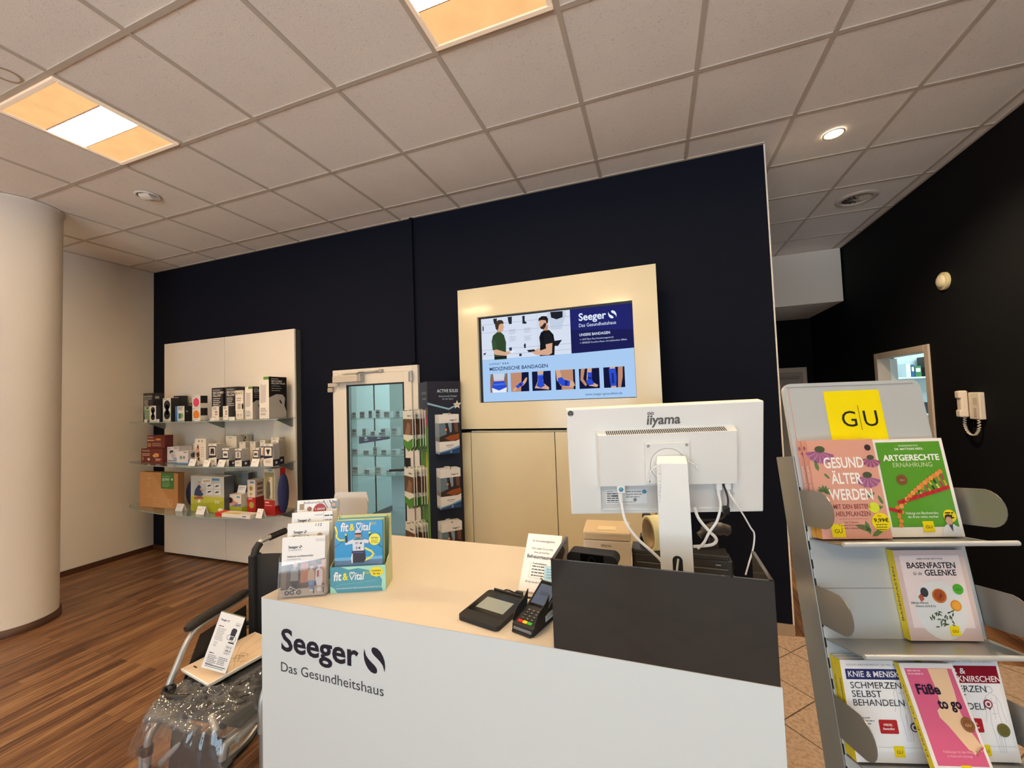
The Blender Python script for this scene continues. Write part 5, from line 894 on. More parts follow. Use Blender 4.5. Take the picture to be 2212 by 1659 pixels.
# ---- signature pad
t = thing('signature_pad', 'black signature pad with grey display on the counter', 'signature pad', (-.138, -2.150, CZ), R(-13))
mb = MB(); ol = rrect(-.068, -.078, .136, .156, .012); mb.prism(ol, .012, M_BLACKM, Fr((0, 0, 0.0005)), smooth_side=True); top = [(x, y, .0126 + (y + .078) * .055) for x, y in ol]; n = len(ol)
mb.add([(x, y, .0125) for x, y in ol] + top, [(i, (i + 1) % n, n + (i + 1) % n, n + i) for i in range(n)] + [tuple(range(n, 2 * n))], M_BLACKM); mb.build('case', t)
Tf = Fr((0, 0, .0126 + .078 * .055 + .0002), (1, 0, 0), (0, 1, .055))
mb = MB(); pr = Pr(mb, Tf, .0004); pr.rect(-.062, -.038, .124, .10, P('#0d0d0e', .15), 1); mb.build('glass_face', t)
mb = MB(); pr = Pr(mb, Tf, .0008); pr.rect(-.046, -.022, .094, .06, mat('lcd_grey', '#8d9493', .2), 1); mb.build('display', t)
mb = MB(); mb.tube([(-.05, .08, .024), (.05, .08, .024)], .004, M_BLACK, 8); mb.build('pen_tray', t)
mb = MB(); mb.tube(smooth_path([(-.028, .079, .016), (-.02, .10, .02), (.0, .112, .012), (.03, .115, .006), (.06, .12, .005), (.085, .10, .02), (.075, .075, .028)]), .0022, M_BLACK, 6); mb.box(.005, .03, .108, .122, .003, .017, M_BLACK, .003); mb.build('cable', t)
# ---- card terminal
t = thing('card_terminal', 'black card terminal with coloured keys beside the signature pad', 'card terminal', (0.0, -2.150, CZ), R(-17))
mb = MB(); prof = [(-.082, .0), (.07, .0), (.085, .055), (.07, .075), (-.012, .035), (-.08, .018)]; mb.prism(prof, .066, M_BLACKM, Fr((-.033, 0, .001), (0, 1, 0), (0, 0, 1))); mb.build('case', t)
kf = Fr((-.033, -.08, .0193), (1, 0, 0), (0, .068, .017)); mb = MB()
for r_ in range(4):
    for c_ in range(3):
        x, y = .012 + c_ * .0145, .022 + r_ * .0105; mb.prism(rrect(x, y, .012, .0075, .0015, 2), .0015, P('#2e2e30', .5), kf, .0003); Pr(mb, kf, .001).text(str(min(9, 1 + (3 - r_) * 3 + c_)) if r_ else '*0#'[c_], x + .006, y + .002, .0045, M_PAPER, 2, w=.002, align='c')
mb.build('keypad', t); 
for k, (cc, nm) in enumerate((('#d8262e', 'red'), ('#e9c21f', 'yellow'), ('#3fa53a', 'green'))):
    mb = MB(); mb.prism(rrect(.0105 + k * .0150, .009, .0135, .0085, .0015, 2), .0018, P(cc, .4), kf, .0003); mb.build('key', t, label=nm + ' key')
sf = Fr((-.033, -.012, .0363), (1, 0, 0), (0, .082, .040)); mb = MB(); pr = Pr(mb, sf, .0004); pr.rect(.003, .004, .06, .083, P('#101013', .12), 1); pr.rect(.007, .012, .052, .066, mat('terminal_lcd', '#4e5d78', .15), 2); pr.text('Bereit', .02, .05, .007, P('#1d2436'), 3, w=.024); pr.lines(.016, .044, .03, 1, .01, .002, P('#1d2436'), 3); mb.build('display', t)
for s in (-1, 1):
    mb = MB(); x = s * .0345; mb.prism([(-.075, .018), (-.01, .03), (.0, .075), (-.02, .06), (-.055, .048), (-.075, .03)], .0025, M_BLACKM, Fr((x - .00125, 0, .002), (0, 1, 0), (0, 0, 1))); mb.build('privacy_wing', t)
mb = MB(); mb.box(-.028, .028, -.0835, -.080, .006, .013, P('#77787a', .4), .001); mb.box(-.03, .03, -.09, -.082, .001, .006, M_BLACK, .002); mb.build('card_slot', t)
mb = MB(); mb.box(.0331, .0336, -.02, .03, .012, .03, M_PAPER); Pr(mb, Fr((.0336, -.02, .012), (0, 1, 0), (0, 0, 1))).lines(.004, .012, .04, 2, .006, .002, M_GREYTXT, 1); mb.build('sticker', t)
mb = MB(); mb.tube(smooth_path([(-.02, .078, .03), (-.03, .095, .045), (-.055, .104, .03), (-.03, .108, .022), (.0, .108, .035), (.035, .105, .05), (.0655, .10, .06)]), .0022, M_BLACK, 6); mb.tube(smooth_path([(-.052, .103, .03), (-.05, .1, .06), (-.058, .10, .062)]), .0015, M_BLACK, 5); mb.build('cable', t)

# ================================================================== MONITOR (seen from behind)
MM = rot_frame((.346, -2.006, 1.463), 12.7, 9.1, -.8)
t = thing('monitor', 'large white computer monitor seen from behind, behind the smoked screen', 'monitor', M=MM)
# local: x right, z up, -y towards the viewer; the back shell lies at y = 0
mb = MB(); mb.box(-.27, .27, .002, .034, -.16, .16, M_MONW, .004, 2); mb.build('back_shell', t)
mb = MB(); mb.box(-.265, .265, .0345, .036, -.155, .155, P('#101012', .2)); mb.build('screen_panel', t)
# power unit hump: bevelled block, open recess below
mb = MB(); hz0, hz1, hx0, hx1 = -.062, .086, -.184, .186
b = [(hx0 - .006, .0, hz0 - .012), (hx1 + .006, .0, hz0 - .012), (hx1 + .006, 0, hz1 + .008), (hx0 - .006, 0, hz1 + .008)]; f = [(hx0, -.03, hz0), (hx1, -.03, hz0), (hx1, -.03, hz1), (hx0, -.03, hz1)]
mb.add([(x, .003, z) for x, y, z in b] + f, [(4, 5, 6, 7), (0, 1, 5, 4), (1, 2, 6, 5), (2, 3, 7, 6), (3, 0, 4, 7)], M_MONW)
hump = mb.build('rear_housing', t)
mb = MB()
for k in range(58):
    x = -.160 + k * .0056; mb.add([(x, -.0285, hz1 + .0009), (x + .0028, -.0285, hz1 + .0009), (x + .0018, -.006, hz1 + .0071), (x - .001, -.006, hz1 + .0071)], [(0, 1, 2, 3)], P('#26211d', .8))
mb.build('vent_slots', hump)
mb = MB(); F = Fr((-.184, .0015, -.146), (1, 0, 0), (0, 0, 1)); pr = Pr(mb, F, .0004)
e_ = .003
for (x, y, w, h) in ((0, 0, .372, e_), (0, 0, e_, .08), (.372 - e_, 0, e_, .08)): mb.box(-.184 + x, -.184 + x + w, -.004, .0022, -.146 + y, -.146 + y + h, M_MONW, .001)
pr.rect(e_, e_, .366, .078, P('#cfcdcb', .5), 1); pr.rect(.016, .018, .118, .044, P('#dfe0df', .5), 3); pr.text('iiyama', .02, .055, .006, M_TXT, 4, w=.017); pr.lines(.02, .048, .05, 4, .007, .0028, M_TXT, 4, 1); pr.rect(.035, .04, .026, .005, P('#5a5a60'), 5); pr.lines(.075, .053, .05, 3, .008, .003, M_GREYTXT, 4, 2); pr.text('CE', .078, .042, .007, M_GREYTXT, 4); pr.disc(.127, .054, .0065, P('#4f8ba3'), 5); pr.lines(.02, .022, .105, 1, .01, .002, M_GREYTXT, 4, 3); pr.disc(.1, .030, .005, P('#7a7a80'), 5)
mb.build('connector_recess', t)
mb = MB(); pr = Pr(mb, Fr((0, .002, 0), (1, 0, 0), (0, 0, 1)), .0006); g_ = mat('brand_lettering_grey', '#5d5a58', .4)
pr.text('iiyama', -.0445, .106, .0385, g_, 1, w=.092, bold=.028, shear=.10); pr.ring(-.0375, .1372, .0022, .0045, g_, 2, 16); pr.ring(-.0285, .1372, .0022, .0045, g_, 2, 16); pr.rect(-.0425, .1325, .02, .0025, M_MONW, 2) if False else None
mb.build('lettering', t)
mb = MB(); F = Fr((-.2575, .0018, .1475), (1, 0, 0), (0, 0, 1)); pr = Pr(mb, F, .0006); pr.disc(0, 0, .009, P('#e8e4de'), 1); pr.disc(0, 0, .0084, P('#3a332c', .3), 2); pr.rect(-.004, -.001, .008, .004, P('#6b6259'), 3); pr.disc(-.002, -.006, .0012, M_PAPER, 3); pr.disc(.002, -.006, .0012, M_PAPER, 3); mb.build('round_sticker', t, label='small dark round sticker')
mb = MB(); mb.box(.188, .1905, .001, .003, -.108, -.1015, P('#2a2a2a')); mb.build('lock_slot', t)
# mount plate with swivel disc and four screws, then the stand arm
mb = MB(); mb.box(-.06, .06, -.040, -.0301, -.055, .063, M_MONW, .002); plate = mb.build('mount_plate', t)
mb = MB(); mb.lathe([(.046, 0), (.046, .004), (.0447, .0042), (.0447, .0046), (.0, .0046)], M_MONW, 40, Fr((0, -.040, .0), (1, 0, 0), (0, 0, 1)), smooth=False); Pr(mb, Fr((0, -.0401, 0), (1, 0, 0), (0, 0, 1)), .0005).ring(0, 0, .046, .0472, P('#8b8884'), 1, 40); mb.build('swivel_disc', plate)
for sx in (-1, 1):
    for sz in (-.047, .055):
        mb = MB(); mb.lathe([(.0042, 0), (.0042, .001), (.003, .0022), (.0012, .001), (0, .001)], M_ALU, 16, Fr((sx * .051, -.040, sz), (1, 0, 0), (0, 0, 1))); mb.build('screw', plate)
I = MM.inverted()
def wl_(*p): return I @ Vector(p)
def arm_part(mb, pts, m, bev=0): pass
ay = -2.085; top = 1.478; c0 = .3645
mb = MB(); W1, W0 = .0385, .040; D_ = .034
vs = []
for z, w_, d_ in ((1.0425, W0 + .001, D_), (1.30, W0, D_), (top - .012, W1, D_ - .002), (top + .005, W1 - .003, D_ - .004)):
    fy = ay + (.017 if z > top else 0)
    vs += [(c0 - w_, fy, z), (c0 + w_, fy, z), (c0 + w_, ay + d_, z), (c0 - w_, ay + d_, z)]
vs = [wl_(*v) for v in vs]; fs = [(0, 3, 2, 1), (12, 13, 14, 15)]
for k in range(3):
    for j in range(4): fs.append((k * 4 + j, k * 4 + (j + 1) % 4, k * 4 + 4 + (j + 1) % 4, k * 4 + 4 + j))
mb.add(vs, fs, M_MONW)
arm = mb.build('stand_arm', t)
mb = MB(); o_ = [(c0 + .002 + x, z) for x, z in [(-.0125, 1.09), (.0125, 1.09), (.0125, 1.212)] + arc(0, 1.212, .0125, 0, 180, 10)[1:]]
mb.add([wl_(x, ay - .0008, z) for x, z in o_], [tuple(range(len(o_)))], P('#171717', .9)); mb.tube([wl_(c0 - .004, ay - .001, 1.085), wl_(c0 - .006, ay - .003, 1.12), wl_(c0 - .002, ay - .003, 1.18), wl_(c0 + .004, ay - .001, 1.217)], .0028, M_MONW, 8); mb.tube([wl_(c0 + .006, ay - .001, 1.085), wl_(c0 + .003, ay - .003, 1.13), wl_(c0 + .0, ay - .001, 1.195)], .002, P('#bdbbb8'), 8); mb.build('cable_opening', arm)
mb = MB(); mb.tube([(0.004, -.036, -.002), (0.004, -.062, -.004)], .021, M_MONW, 20); mb.build('tilt_joint', t)
mb = MB(); bs = []
for z in (1.0402, 1.0492): bs += [wl_(x + c0, y - 2.03, z) for x, y in rrect(-.12, -.065, .24, .2, .02)]
n = len(bs) // 2; mb.add(bs, [tuple(range(n - 1, -1, -1)), tuple(range(n, 2 * n))] + [(i, (i + 1) % n, n + (i + 1) % n, n + i) for i in range(n)], M_MONW); mb.build('stand_base', t)
# beaded ties
def beads(pts, nm='bead_tie'):
    p = smooth_path(pts, 10); mb = MB(); d = 0; last = None
    for q in p:
        if last is None or (q - last).length > .0058: mb.ball(q, .0025, M_PAPER, n=8); last = q
    mb.tube(p, .0007, M_PAPER, 5); mb.build(nm, t)
beads([(-.03, -.075, .012), (-.045, -.06, -.004), (-.053, -.05, -.028), (-.054, -.045, -.048)]); beads([(-.032, -.08, .012), (-.034, -.088, -.03), (-.035, -.088, -.08), (-.036, -.08, -.125)]); beads([(.052, -.055, .012), (.07, -.042, -.002), (.085, -.036, -.018)])
# plugs and cables hanging from the recess
def cable(nm, pts, r, m, plug=None, plug_m=None, extra=None):
    mb = MB(); mb.tube(smooth_path(pts, 8), r, m, 10)
    if plug: mb.box(*plug, plug_m or m, .003)
    if extra: extra(mb)
    return mb.build(nm, t)
cable('power_cable', [(-.126, -.02, -.112), (-.12, -.045, -.16), (-.095, -.06, -.20), (-.06, -.065, -.235), (-.035, -.062, -.262), (-.02, -.055, -.285), (0.0, -.04, -.30)], .0042, M_PAPER, (-.138, -.115, -.03, -.004, -.085, -.062), M_PAPER, lambda mb: (mb.tube([(-.127, -.018, -.082), (-.127, -.02, -.115)], [.009, .0055], M_PAPER, 10), mb.lathe([(.0065, 0), (.0065, .0012), (0, .0014)], P('#5aa0b8', .4), 20, Fr((-.127, -.0302, -.072), (1, 0, 0), (0, 0, 1)))))
cable('display_cable', [(.143, -.016, -.098), (.140, -.035, -.125), (.125, -.05, -.16), (.10, -.06, -.19), (.085, -.065, -.215), (.07, -.06, -.235)], .0036, M_PAPER, (.135, .15, -.024, -.004, -.085, -.062), M_PAPER, lambda mb: mb.tube([(.143, -.014, -.084), (.143, -.016, -.102)], [.006, .0042], M_PAPER, 10))
cable('loop_cable', [(.066, -.05, -.12), (.075, -.055, -.15), (.10, -.055, -.185), (.118, -.055, -.205), (.12, -.055, -.218), (.105, -.055, -.228), (.06, -.055, -.232)], .0042, M_PAPER)
cable('usb_cable', [(.168, -.014, -.088), (.175, -.035, -.11), (.20, -.03, -.15), (.225, -.02, -.195), (.235, -.02, -.215), (.228, -.03, -.25), (.212, -.04, -.29), (.208, -.03, -.33)], .0022, M_PAPER, (.158, .174, -.022, -.004, -.085, -.062), M_PAPER)
cable('black_cable', [(.154, -.012, -.065), (.158, -.025, -.085), (.16, -.035, -.11), (.152, -.045, -.135), (.14, -.03, -.165), (.10, 0.02, -.19)], .0026, M_BLACK, None, None, lambda mb: mb.box(.1435, .1605, -.05, -.034, -.145, -.122, M_BLACK, .004))

# ================================================================== DEVICES BEHIND THE SMOKED SCREEN
t = thing('conference_camera', 'black bar shaped camera on a small foot behind the smoked screen', 'camera', (.152, -2.125, CZ), R(-4))
mb = MB(); mb.prism(rrect(-.068, .158, .136, .034, .016, 8), .045, M_BLACKM, Fr((0, -.022, 0), (1, 0, 0), (0, 0, 1)), -.045, True); mb.build('body', t)
mb = MB(); pr = Pr(mb, Fr((0, -.0225, .175), (1, 0, 0), (0, 0, 1)), .0006); pr.rect(-.03, -.014, .062, .029, P('#0a0a0b', .15), 1); pr.disc(0, 0, .011, P('#1d1e22', .1), 2); pr.disc(0, 0, .006, P('#07070a', .05), 3); mb.build('lens', t)
mb = MB(); mb.tube([(0, .0, .158), (0, .0, .004)], .007, M_BLACK, 12); mb.lathe([(.045, 0), (.045, .003), (.01, .006), (0, .006)], M_BLACK, 28); mb.build('foot', t)
t = thing('receipt_printer', 'small beige receipt printer behind the smoked screen', 'receipt printer', (.155, -1.85, CZ), R(4))
mb = MB(); mb.box(-.078, .078, 0, .14, 0.001, .128, mat('printer_beige', '#c9b9a2', .5), .004); mb.build('body', t)
mb = MB(); mb.box(-.079, .079, -.002, .14, .129, .157, mat('printer_lid', '#c2ab88', .5), .006); mb.box(-.03, .03, .02, .06, .157, .159, P('#d6c19c'), .001); mb.build('lid', t)
mb = MB(); Pr(mb, Fr((0, 0, 0), (1, 0, 0), (0, 0, 1)), .0006).text('EPSON', -.018, .107, .012, M_TXT, 1, w=.032, bold=.01); mb.build('lettering', t)
t = thing('document_printer', 'low black desktop printer behind the monitor stand', 'printer', (.40, -1.78, CZ), R(0)); t.location.x = .385
mb = MB(); mb.box(-.155, .155, 0, .075, .001, .07, M_BLACK, .004); mb.build('body', t)
mb = MB(); mb.box(-.155, .145, -.003, .075, .0705, .086, P('#1a1a1b', .3), .003); mb.build('lid', t)
mb = MB(); mb.box(-.14, .14, -.004, -.001, .042, .0445, P('#6a6a6c', .4)); mb.box(.105, .12, -.004, -.001, .055, .057, P('#b5b5b5')); mb.build('paper_slot', t)
t = thing('desk_phone', 'black upright cordless phone behind the monitor, left of the stand', 'phone', (.288, -1.72, CZ), 0); t.location.z = CZ + .0862
mb = MB(); mb.box(-.033, .033, .0, .055, 0.0005, .022, M_BLACK, .006); mb.build('charging_cradle', t)
mb = MB(); mb.box(-.022, .008, .012, .034, .0225, .10, M_BLACK, .007, 3); mb.build('handset', t)
t = thing('label_roll', 'upright roll of yellowish labels with brown core beside the monitor stand', 'label roll', (.324, -1.80, CZ + .0862)); t.location = (.314, -1.775, CZ + .0862)
F = Fr((0, 0, .0575), (.42, -.91, 0), (0, 0, 1)); mb = MB(); mb.lathe([(.057, -.03), (.057, .03), (.051, .03), (.051, -.03), (.057, -.03)], P('#ddd8a8', .6), 40, F); mb.build('label_strip', t)
mb = MB(); mb.lathe([(.0505, -.03), (.0505, .03), (.044, .03), (.044, -.03), (.0505, -.03)], P('#9a8462', .7), 40, F); mb.build('cardboard_core', t)
t = thing('barcode_scanner', 'dark hand scanner on an upright stand right of the monitor stand', 'scanner', (.495, -1.735, CZ), R(20)); t.location = (.50, -1.668, CZ)
mb = MB(); mb.tube([(-.0, 0, .002), (-.002, 0, .11)], [.017, .014], mat('scanner_grey', '#3a3532', .45), 16); mb.build('handle', t)
mb = MB(); mb.tube(smooth_path([(-.05, 0, .115), (-.03, 0, .128), (0, 0, .138), (.035, 0, .135), (.055, 0, .128)], 4), [.012] * 4 + [.019] * 4 + [.022] * 4 + [.019] * 4 + [.015], mat('scanner_grey', '#3a3532', .45), 16); mb.build('head', t)
mb = MB(); mb.lathe([(.013, 0), (.011, .001), (0, .001)], P('#8f857c', .25), 20, Fr((.0552, 0, .128), (0, 1, 0), (0, -.1, 1))); mb.build('window', t)
mb = MB(); mb.lathe([(.034, 0), (.034, .006), (.018, .012), (0, .012)], M_BLACK, 28); mb.build('foot', t)
# ================================================================== BOOK RACK
RM = rot_frame((.9548, -1.886, 1.3895), 15.2, -10, 0); RI = RM.inverted()
M_RACK = mat('rack_grey_lacquer', '#bfc2c2', .35, metal=.15); M_RACKD = mat('rack_steel_side', '#a9a8a5', .3, metal=.65)
t = thing('book_rack', 'grey steel leaning book rack with yellow sign, right of the counter', 'book rack', M=RM)
UL, UR = -.279, .094
mb = MB(); hd = [(UL, -.02), (UR - .012, -.02)] + arc(UR - .034, .283 - .022, .022, 0, 90, 6) + arc(UL + .022, .283 - .022, .022, 90, 180, 6)
mb.prism(hd, .012, M_RACK, Fr((0, .012, 0), (1, 0, 0), (0, 0, 1))); 
mb.build('header_panel', t)
mb = MB(); mb.box(UL + .008, UR - .03, -.0012, 0, .272, .2735, P('#8f9292', .5), 0); mb.box(UL + .012, UL + .0135, -.0012, 0, .1, .27, P('#c99a80', .4)); mb.build('header_seam_reflection', t)  # grey seam; the pink strip paints a reflection along the left edge
mb = MB(); pr = Pr(mb, Fr((0, -.0004, 0), (1, 0, 0), (0, 0, 1)), .0005); pr.rect(-.175, .105, .146, .153, P('#f3dc10', .3), 1); k_ = P('#1f2118', .4); pr.text('G', -.139, .158, .062, k_, 2, w=.038); pr.text('U', -.082, .158, .062, k_, 2, w=.036); pr.rect(-.0925, .148, .0012, .068, k_, 2); mb.build('sign', t, label='yellow sign with black letters')
mb = MB(); mb.box(UL, UR, .0, .012, -1.37, -.021, M_RACK, .001); mb.box(UL + .01, UR - .01, -.0006, 0.0, -.2515, -.25, P('#7d8080', .5)); mb.build('back_panel', t)
mb = MB(); mb.box(UL - .004, UL - .001, .001, .082, -1.385, .082, M_RACKD, .0008); mb.box(UL - .001, UL + .02, .0125, .03, -1.385, .078, M_RACKD); mb.build('upright', t)
mb = MB(); mb.box(UR + .001, UR + .004, .001, .082, -1.385, .082, M_RACKD, .0008); mb.build('upright', t)
mb = MB()
for k in range(30):
    z = .0 - k * .0455; mb.box(UL - .0008, UL + .0015, -.0008, .004, z - .022, z, P('#1b1a19', .7))
mb.build('slots', t)
SV = (-.130, -.366, -.612)
for z in SV:
    mb = MB(); pts = [(UL + .003, 0), (UR + .006, 0), (UR - .002, -.108), (UL + .016, -.108)]
    mb.prism([(x, y) for x, y in reversed(pts)], -.003, M_RACKD, Fr((0, 0, z), (1, 0, 0), (0, 1, 0))); mb.tube([(UL + .014, -.109, z + .002), (UR + .02, -.109, z + .002)], .0058, M_RACK, 10); mb.build('shelf', t)
for z in (-.008, -.243, -.488):
    for x in (UL - .0012, UR + .0045):
        mb = MB(); pf = [(0, z), (.055, z)] + arc(.075, z - .045, .045, 80, -80, 10) + [(.055, z - .09), (0, z - .09)]
        mb.prism([(a, b) for a, b in pf], .0022, M_STEELD, Fr((x, -.0005, 0), (0, -1, 0), (0, 0, 1))); mb.build('side_flap', t)
mb = MB(); w_ = lambda *p: RI @ Vector(p)
Cb = RM @ Vector((-.09, .03, -1.385)); ux = RM.col[0].xyz; uy = Vector((-ux.y, ux.x, 0))
b_ = []
for z in (.002, .02): b_ += [RI @ (Vector((Cb.x, Cb.y, z)) + ux * a + uy * b) for a, b in ((-.2, -.12), (.2, -.12), (.2, .28), (-.2, .28))]
mb.add(b_, [(3, 2, 1, 0), (4, 5, 6, 7), (0, 1, 5, 4), (1, 2, 6, 5), (2, 3, 7, 6), (3, 0, 4, 7)], M_RACKD); mb.build('base_plate', t)
# ---- books
def book(nm, u0, w, v0, h, off, d, front, spine, art, label, lean=0.0, edge='#efe7da', group='books on the rack', spine_art=None):
    """paperback whose back cover is OFF in front of the rack panel, d thick"""
    M = RM @ Matrix.Translation((u0, -off, v0)) @ Matrix.Rotation(R(-lean), 4, 'X')
    o = thing(nm, label, 'book', M=M, group=group)
    mb = MB(); cf, cs = P(front, .3), P(spine, .4)
    mb.box(0, w, -d, -d + .0012, 0, h, cf); mb.box(0, w, -.0012, 0, 0, h, cf); mb.box(-.0008, .0006, -d, 0, 0, h, cs)
    pr = Pr(mb, Fr((0, -d, 0), (1, 0, 0), (0, 0, 1)), .0004); art(pr, w, h)
    if spine_art: spine_art(Pr(mb, Fr((-.0008, 0, 0), (0, -1, 0), (0, 0, 1)), .0004), d, h)
    mb.build('cover', o); mb = MB(); mb.box(.0007, w - .002, -d + .0013, -.0013, .0015, h - .0015, P(edge, .8)); mb.build('pages', o)
    return o
YEL = P('#f0d616', .35)
def gu(pr, x, y, s, l=3): pr.rect(x, y, s, s, YEL, l); pr.text('GU', x + s * .5, y + s * .33, s * .42, P('#24251c'), l + 1, w=s * .58, align='c')
def flower(pr, x, y, s, l=2, c='#a05f86'):
    for k in range(11):
        a = R(200 + k * 14 - 8); a2 = a + R(9); pr.poly([(x, y), (x + s * math.cos(a - R(8)), y + s * .9 * math.sin(a - R(8))), (x + s * 1.1 * math.cos(a), y + s * math.sin(a)), (x + s * math.cos(a2), y + s * .9 * math.sin(a2))], P((c, '#b77a9c')[k % 2], .4), l)
    pr.disc(x, y + s * .12, s * .38, P('#4a5238', .5), l + 1, ry=s * .26)
def leaf(pr, x, y, s, a, l=2, c='#5f7a48'):
    ca, sa = math.cos(R(a)), math.sin(R(a)); pr.poly([(x + (p * ca - q * sa) * s, y + (p * sa + q * ca) * s) for p, q in ((0, 0), (.3, .16), (.7, .14), (1, 0), (.7, -.14), (.3, -.16))], P(c, .45), l)
def a_gesund(pr, w, h):
    pr.rect(0, 0, w, h, P('#dba08c', .16), 1); wt = P('#f6efe8', .3); br = P('#8c4a48', .4)
    flower(pr, .03, h - .028, .034); flower(pr, w - .014, h - .05, .024, c='#9c4f6c'); flower(pr, w - .03, h - .095, .03); pr.disc(w - .016, h - .022, .008, P('#3a2630'), 3)
    for a in (60, 90, 130, 160, 30, 0, -20): leaf(pr, .022, .115, .018, a, 3)
    for x, y, s, a in ((.018, h - .08, .03, 100), (.03, h - .085, .02, -50), (w - .02, h - .135, .025, 210), (w - .006, h - .17, .03, 190), (w - .006, h - .165, .025, 110), (.12, .02, .04, 160), (.115, .01, .035, 100), (.118, .006, .035, 30)): leaf(pr, x, y, s, a)
    pr.text('GESUND', w * .50, h - .072, .038, wt, 4, w=.098, align='c', bold=.02); pr.text('ÄLTER', w * .50, h - .112, .038, wt, 4, w=.075, align='c', bold=.02); pr.text('WERDEN', w * .52, h - .152, .038, wt, 4, w=.105, align='c', bold=.02)
    pr.text('MIT DEN BESTEN', w * .50, h - .174, .016, br, 4, w=.088, align='c', bold=.01); pr.text('HEILPFLANZEN', w * .50, h - .192, .016, br, 4, w=.082, align='c', bold=.01); pr.rect(w * .28, h - .199, .07, .0005, br, 4); pr.text('Tees, Tinkturen,', w * .45, h - .209, .007, br, 4, w=.035, align='c'); pr.text('Präparate & Anwendungen', w * .45, h - .216, .007, br, 4, w=.062, align='c'); pr.text('für mehr Lebensenergie', w * .45, h - .223, .007, br, 4, w=.055, align='c')
    pr.disc(w - .03, .075, .013, P('#d3dc3a', .3), 4); pr.disc(w - .02, .04, .022, YEL, 5); pr.text('9,99€', w - .037, .04, .013, INKB, 6, w=.035, bold=.02); pr.text('Nur', w - .026, .053, .006, INKB, 6); pr.lines(w - .034, .033, .028, 3, .006, .0016, INKB, 6); gu(pr, .024, .004, .032)
def s_gesund(pr, d, h): pr.rect(0, 0, d, h, P('#d99a88', .35), 1); pr.text('GESUND ÄLTER WERDEN', d * .72, .06, d * .62, M_PAPER, 2, w=.12, rot=R(90)); pr.rect(0, 0, d, .042, P('#e0a32e', .35), 2); pr.text('GU', d * .5, .028, d * .5, INKB, 3, w=d * .6, align='c'); pr.disc(d * .5, h - .02, d * .3, P('#9c5870'), 2)
for k in range(2): book('paperback_book', -.268, .165, SV[0] + .0036, .247, .0016 + k * .0215, .0185, '#dba08c', '#d99a88', a_gesund, ('pink flower covered book, the rear one of two on the top shelf', 'pink flower covered book, front of two, with yellow price spot')[k], spine_art=s_gesund)
def a_art(pr, w, h):
    pr.rect(0, 0, w, h, P('#f1eae0', .3), 1); pr.rect(.006, .024, w - .014, h - .032, P('#5c9a31', .3), 2); wt = P('#f2f3e6', .4)
    pr.text('ERNÄHRUNGS-DOC', w * .5, h - .02, .006, wt, 3, w=.048, align='c'); pr.text('DR. MATTHIAS RIEDL', w * .5, h - .029, .0075, wt, 3, w=.07, align='c', bold=.015); pr.text('ARTGERECHTE', w * .5, h - .056, .021, wt, 3, w=.138, align='c', bold=.03); pr.text('ERNÄHRUNG', w * .5, h - .073, .0165, P('#c9d8a5'), 3, w=.096, align='c')
    n = 12
    def up_(s): return (.028 + .12 * s, .06 + .10 * s ** .72)
    def lo_(s): return (.035 + .122 * s, .085 + .035 * s)
    for k in range(n):
        s = k / (n - 1); a, b = up_(s), lo_(min(1, s + .03))
        if k > 1: pr.line([a, ((a[0] + b[0]) / 2, (a[1] + b[1]) / 2)], .0045, P(('#d9b23a', '#3a3a2c', '#d98a3a', '#c2385a')[k % 4]), 4); pr.line([((a[0] + b[0]) / 2, (a[1] + b[1]) / 2), b], .0045, P(('#2f3a28', '#d9c06a', '#c2385a', '#d9a03a')[k % 4]), 4)
    for k in range(15): s = k / 14; pr.disc(*up_(s), .0058, P(('#e0863a', '#e8964a')[k % 2]), 5 + k % 2, n=14)
    for k in range(17): s = k / 16; pr.disc(*lo_(s), .0052, P(('#c22a30', '#b5222c')[k % 2]), 5 + k % 2, n=14)
    for k in range(6): pr.disc(.026 + .003 * k * (k % 2), .028 + .011 * k, .0052, P('#dd7f35'), 5, n=14)
    for k in range(4): pr.disc(.010 + .007 * k, .068 - .002 * k, .005, P('#bf2a34'), 5, n=14)
    pr.disc(.052, h - .105, .0135, P('#7a5030', .3), 4); pr.text('GU', .052, h - .108, .007, P('#d9bfa0'), 5, w=.011, align='c'); pr.ring(.052, h - .105, .0105, .0112, P('#a87d56'), 5)
    pr.text('Heilung von Beschwerden,', w * .48, .055, .009, wt, 4, w=.078, align='c', shear=.15); pr.text('die Ärzte ratlos machen', w * .48, .046, .009, wt, 4, w=.072, align='c', shear=.15)
    pr.disc(w - .026, .05, .0155, YEL, 5); pr.lines(w - .036, .056, .02, 3, .006, .003, INKB, 6); gu(pr, .078, .012, .026, 5)
    pr.poly([(w - .052, .003), (w - .05, .02), (w - .038, .03), (w - .022, .03), (w - .008, .02), (w - .006, .003)], P('#e6e8ea'), 6); pr.poly([(w - .034, .029), (w - .027, .012), (w - .024, .03)], P('#4a5060'), 7); pr.disc(w - .031, .04, .0085, P('#d2a286'), 7, ry=.0115); pr.poly([(w - .04, .04), (w - .039, .051), (w - .03, .055), (w - .022, .05), (w - .023, .042), (w - .028, .048), (w - .035, .048)], P('#2f2620'), 8)
book('paperback_book', -.088, .172, SV[0] + .0036, .246, .0016, .019, '#f1eae0', '#e7e0d4', a_art, 'green and white book with a fruit chain cover on the top shelf')
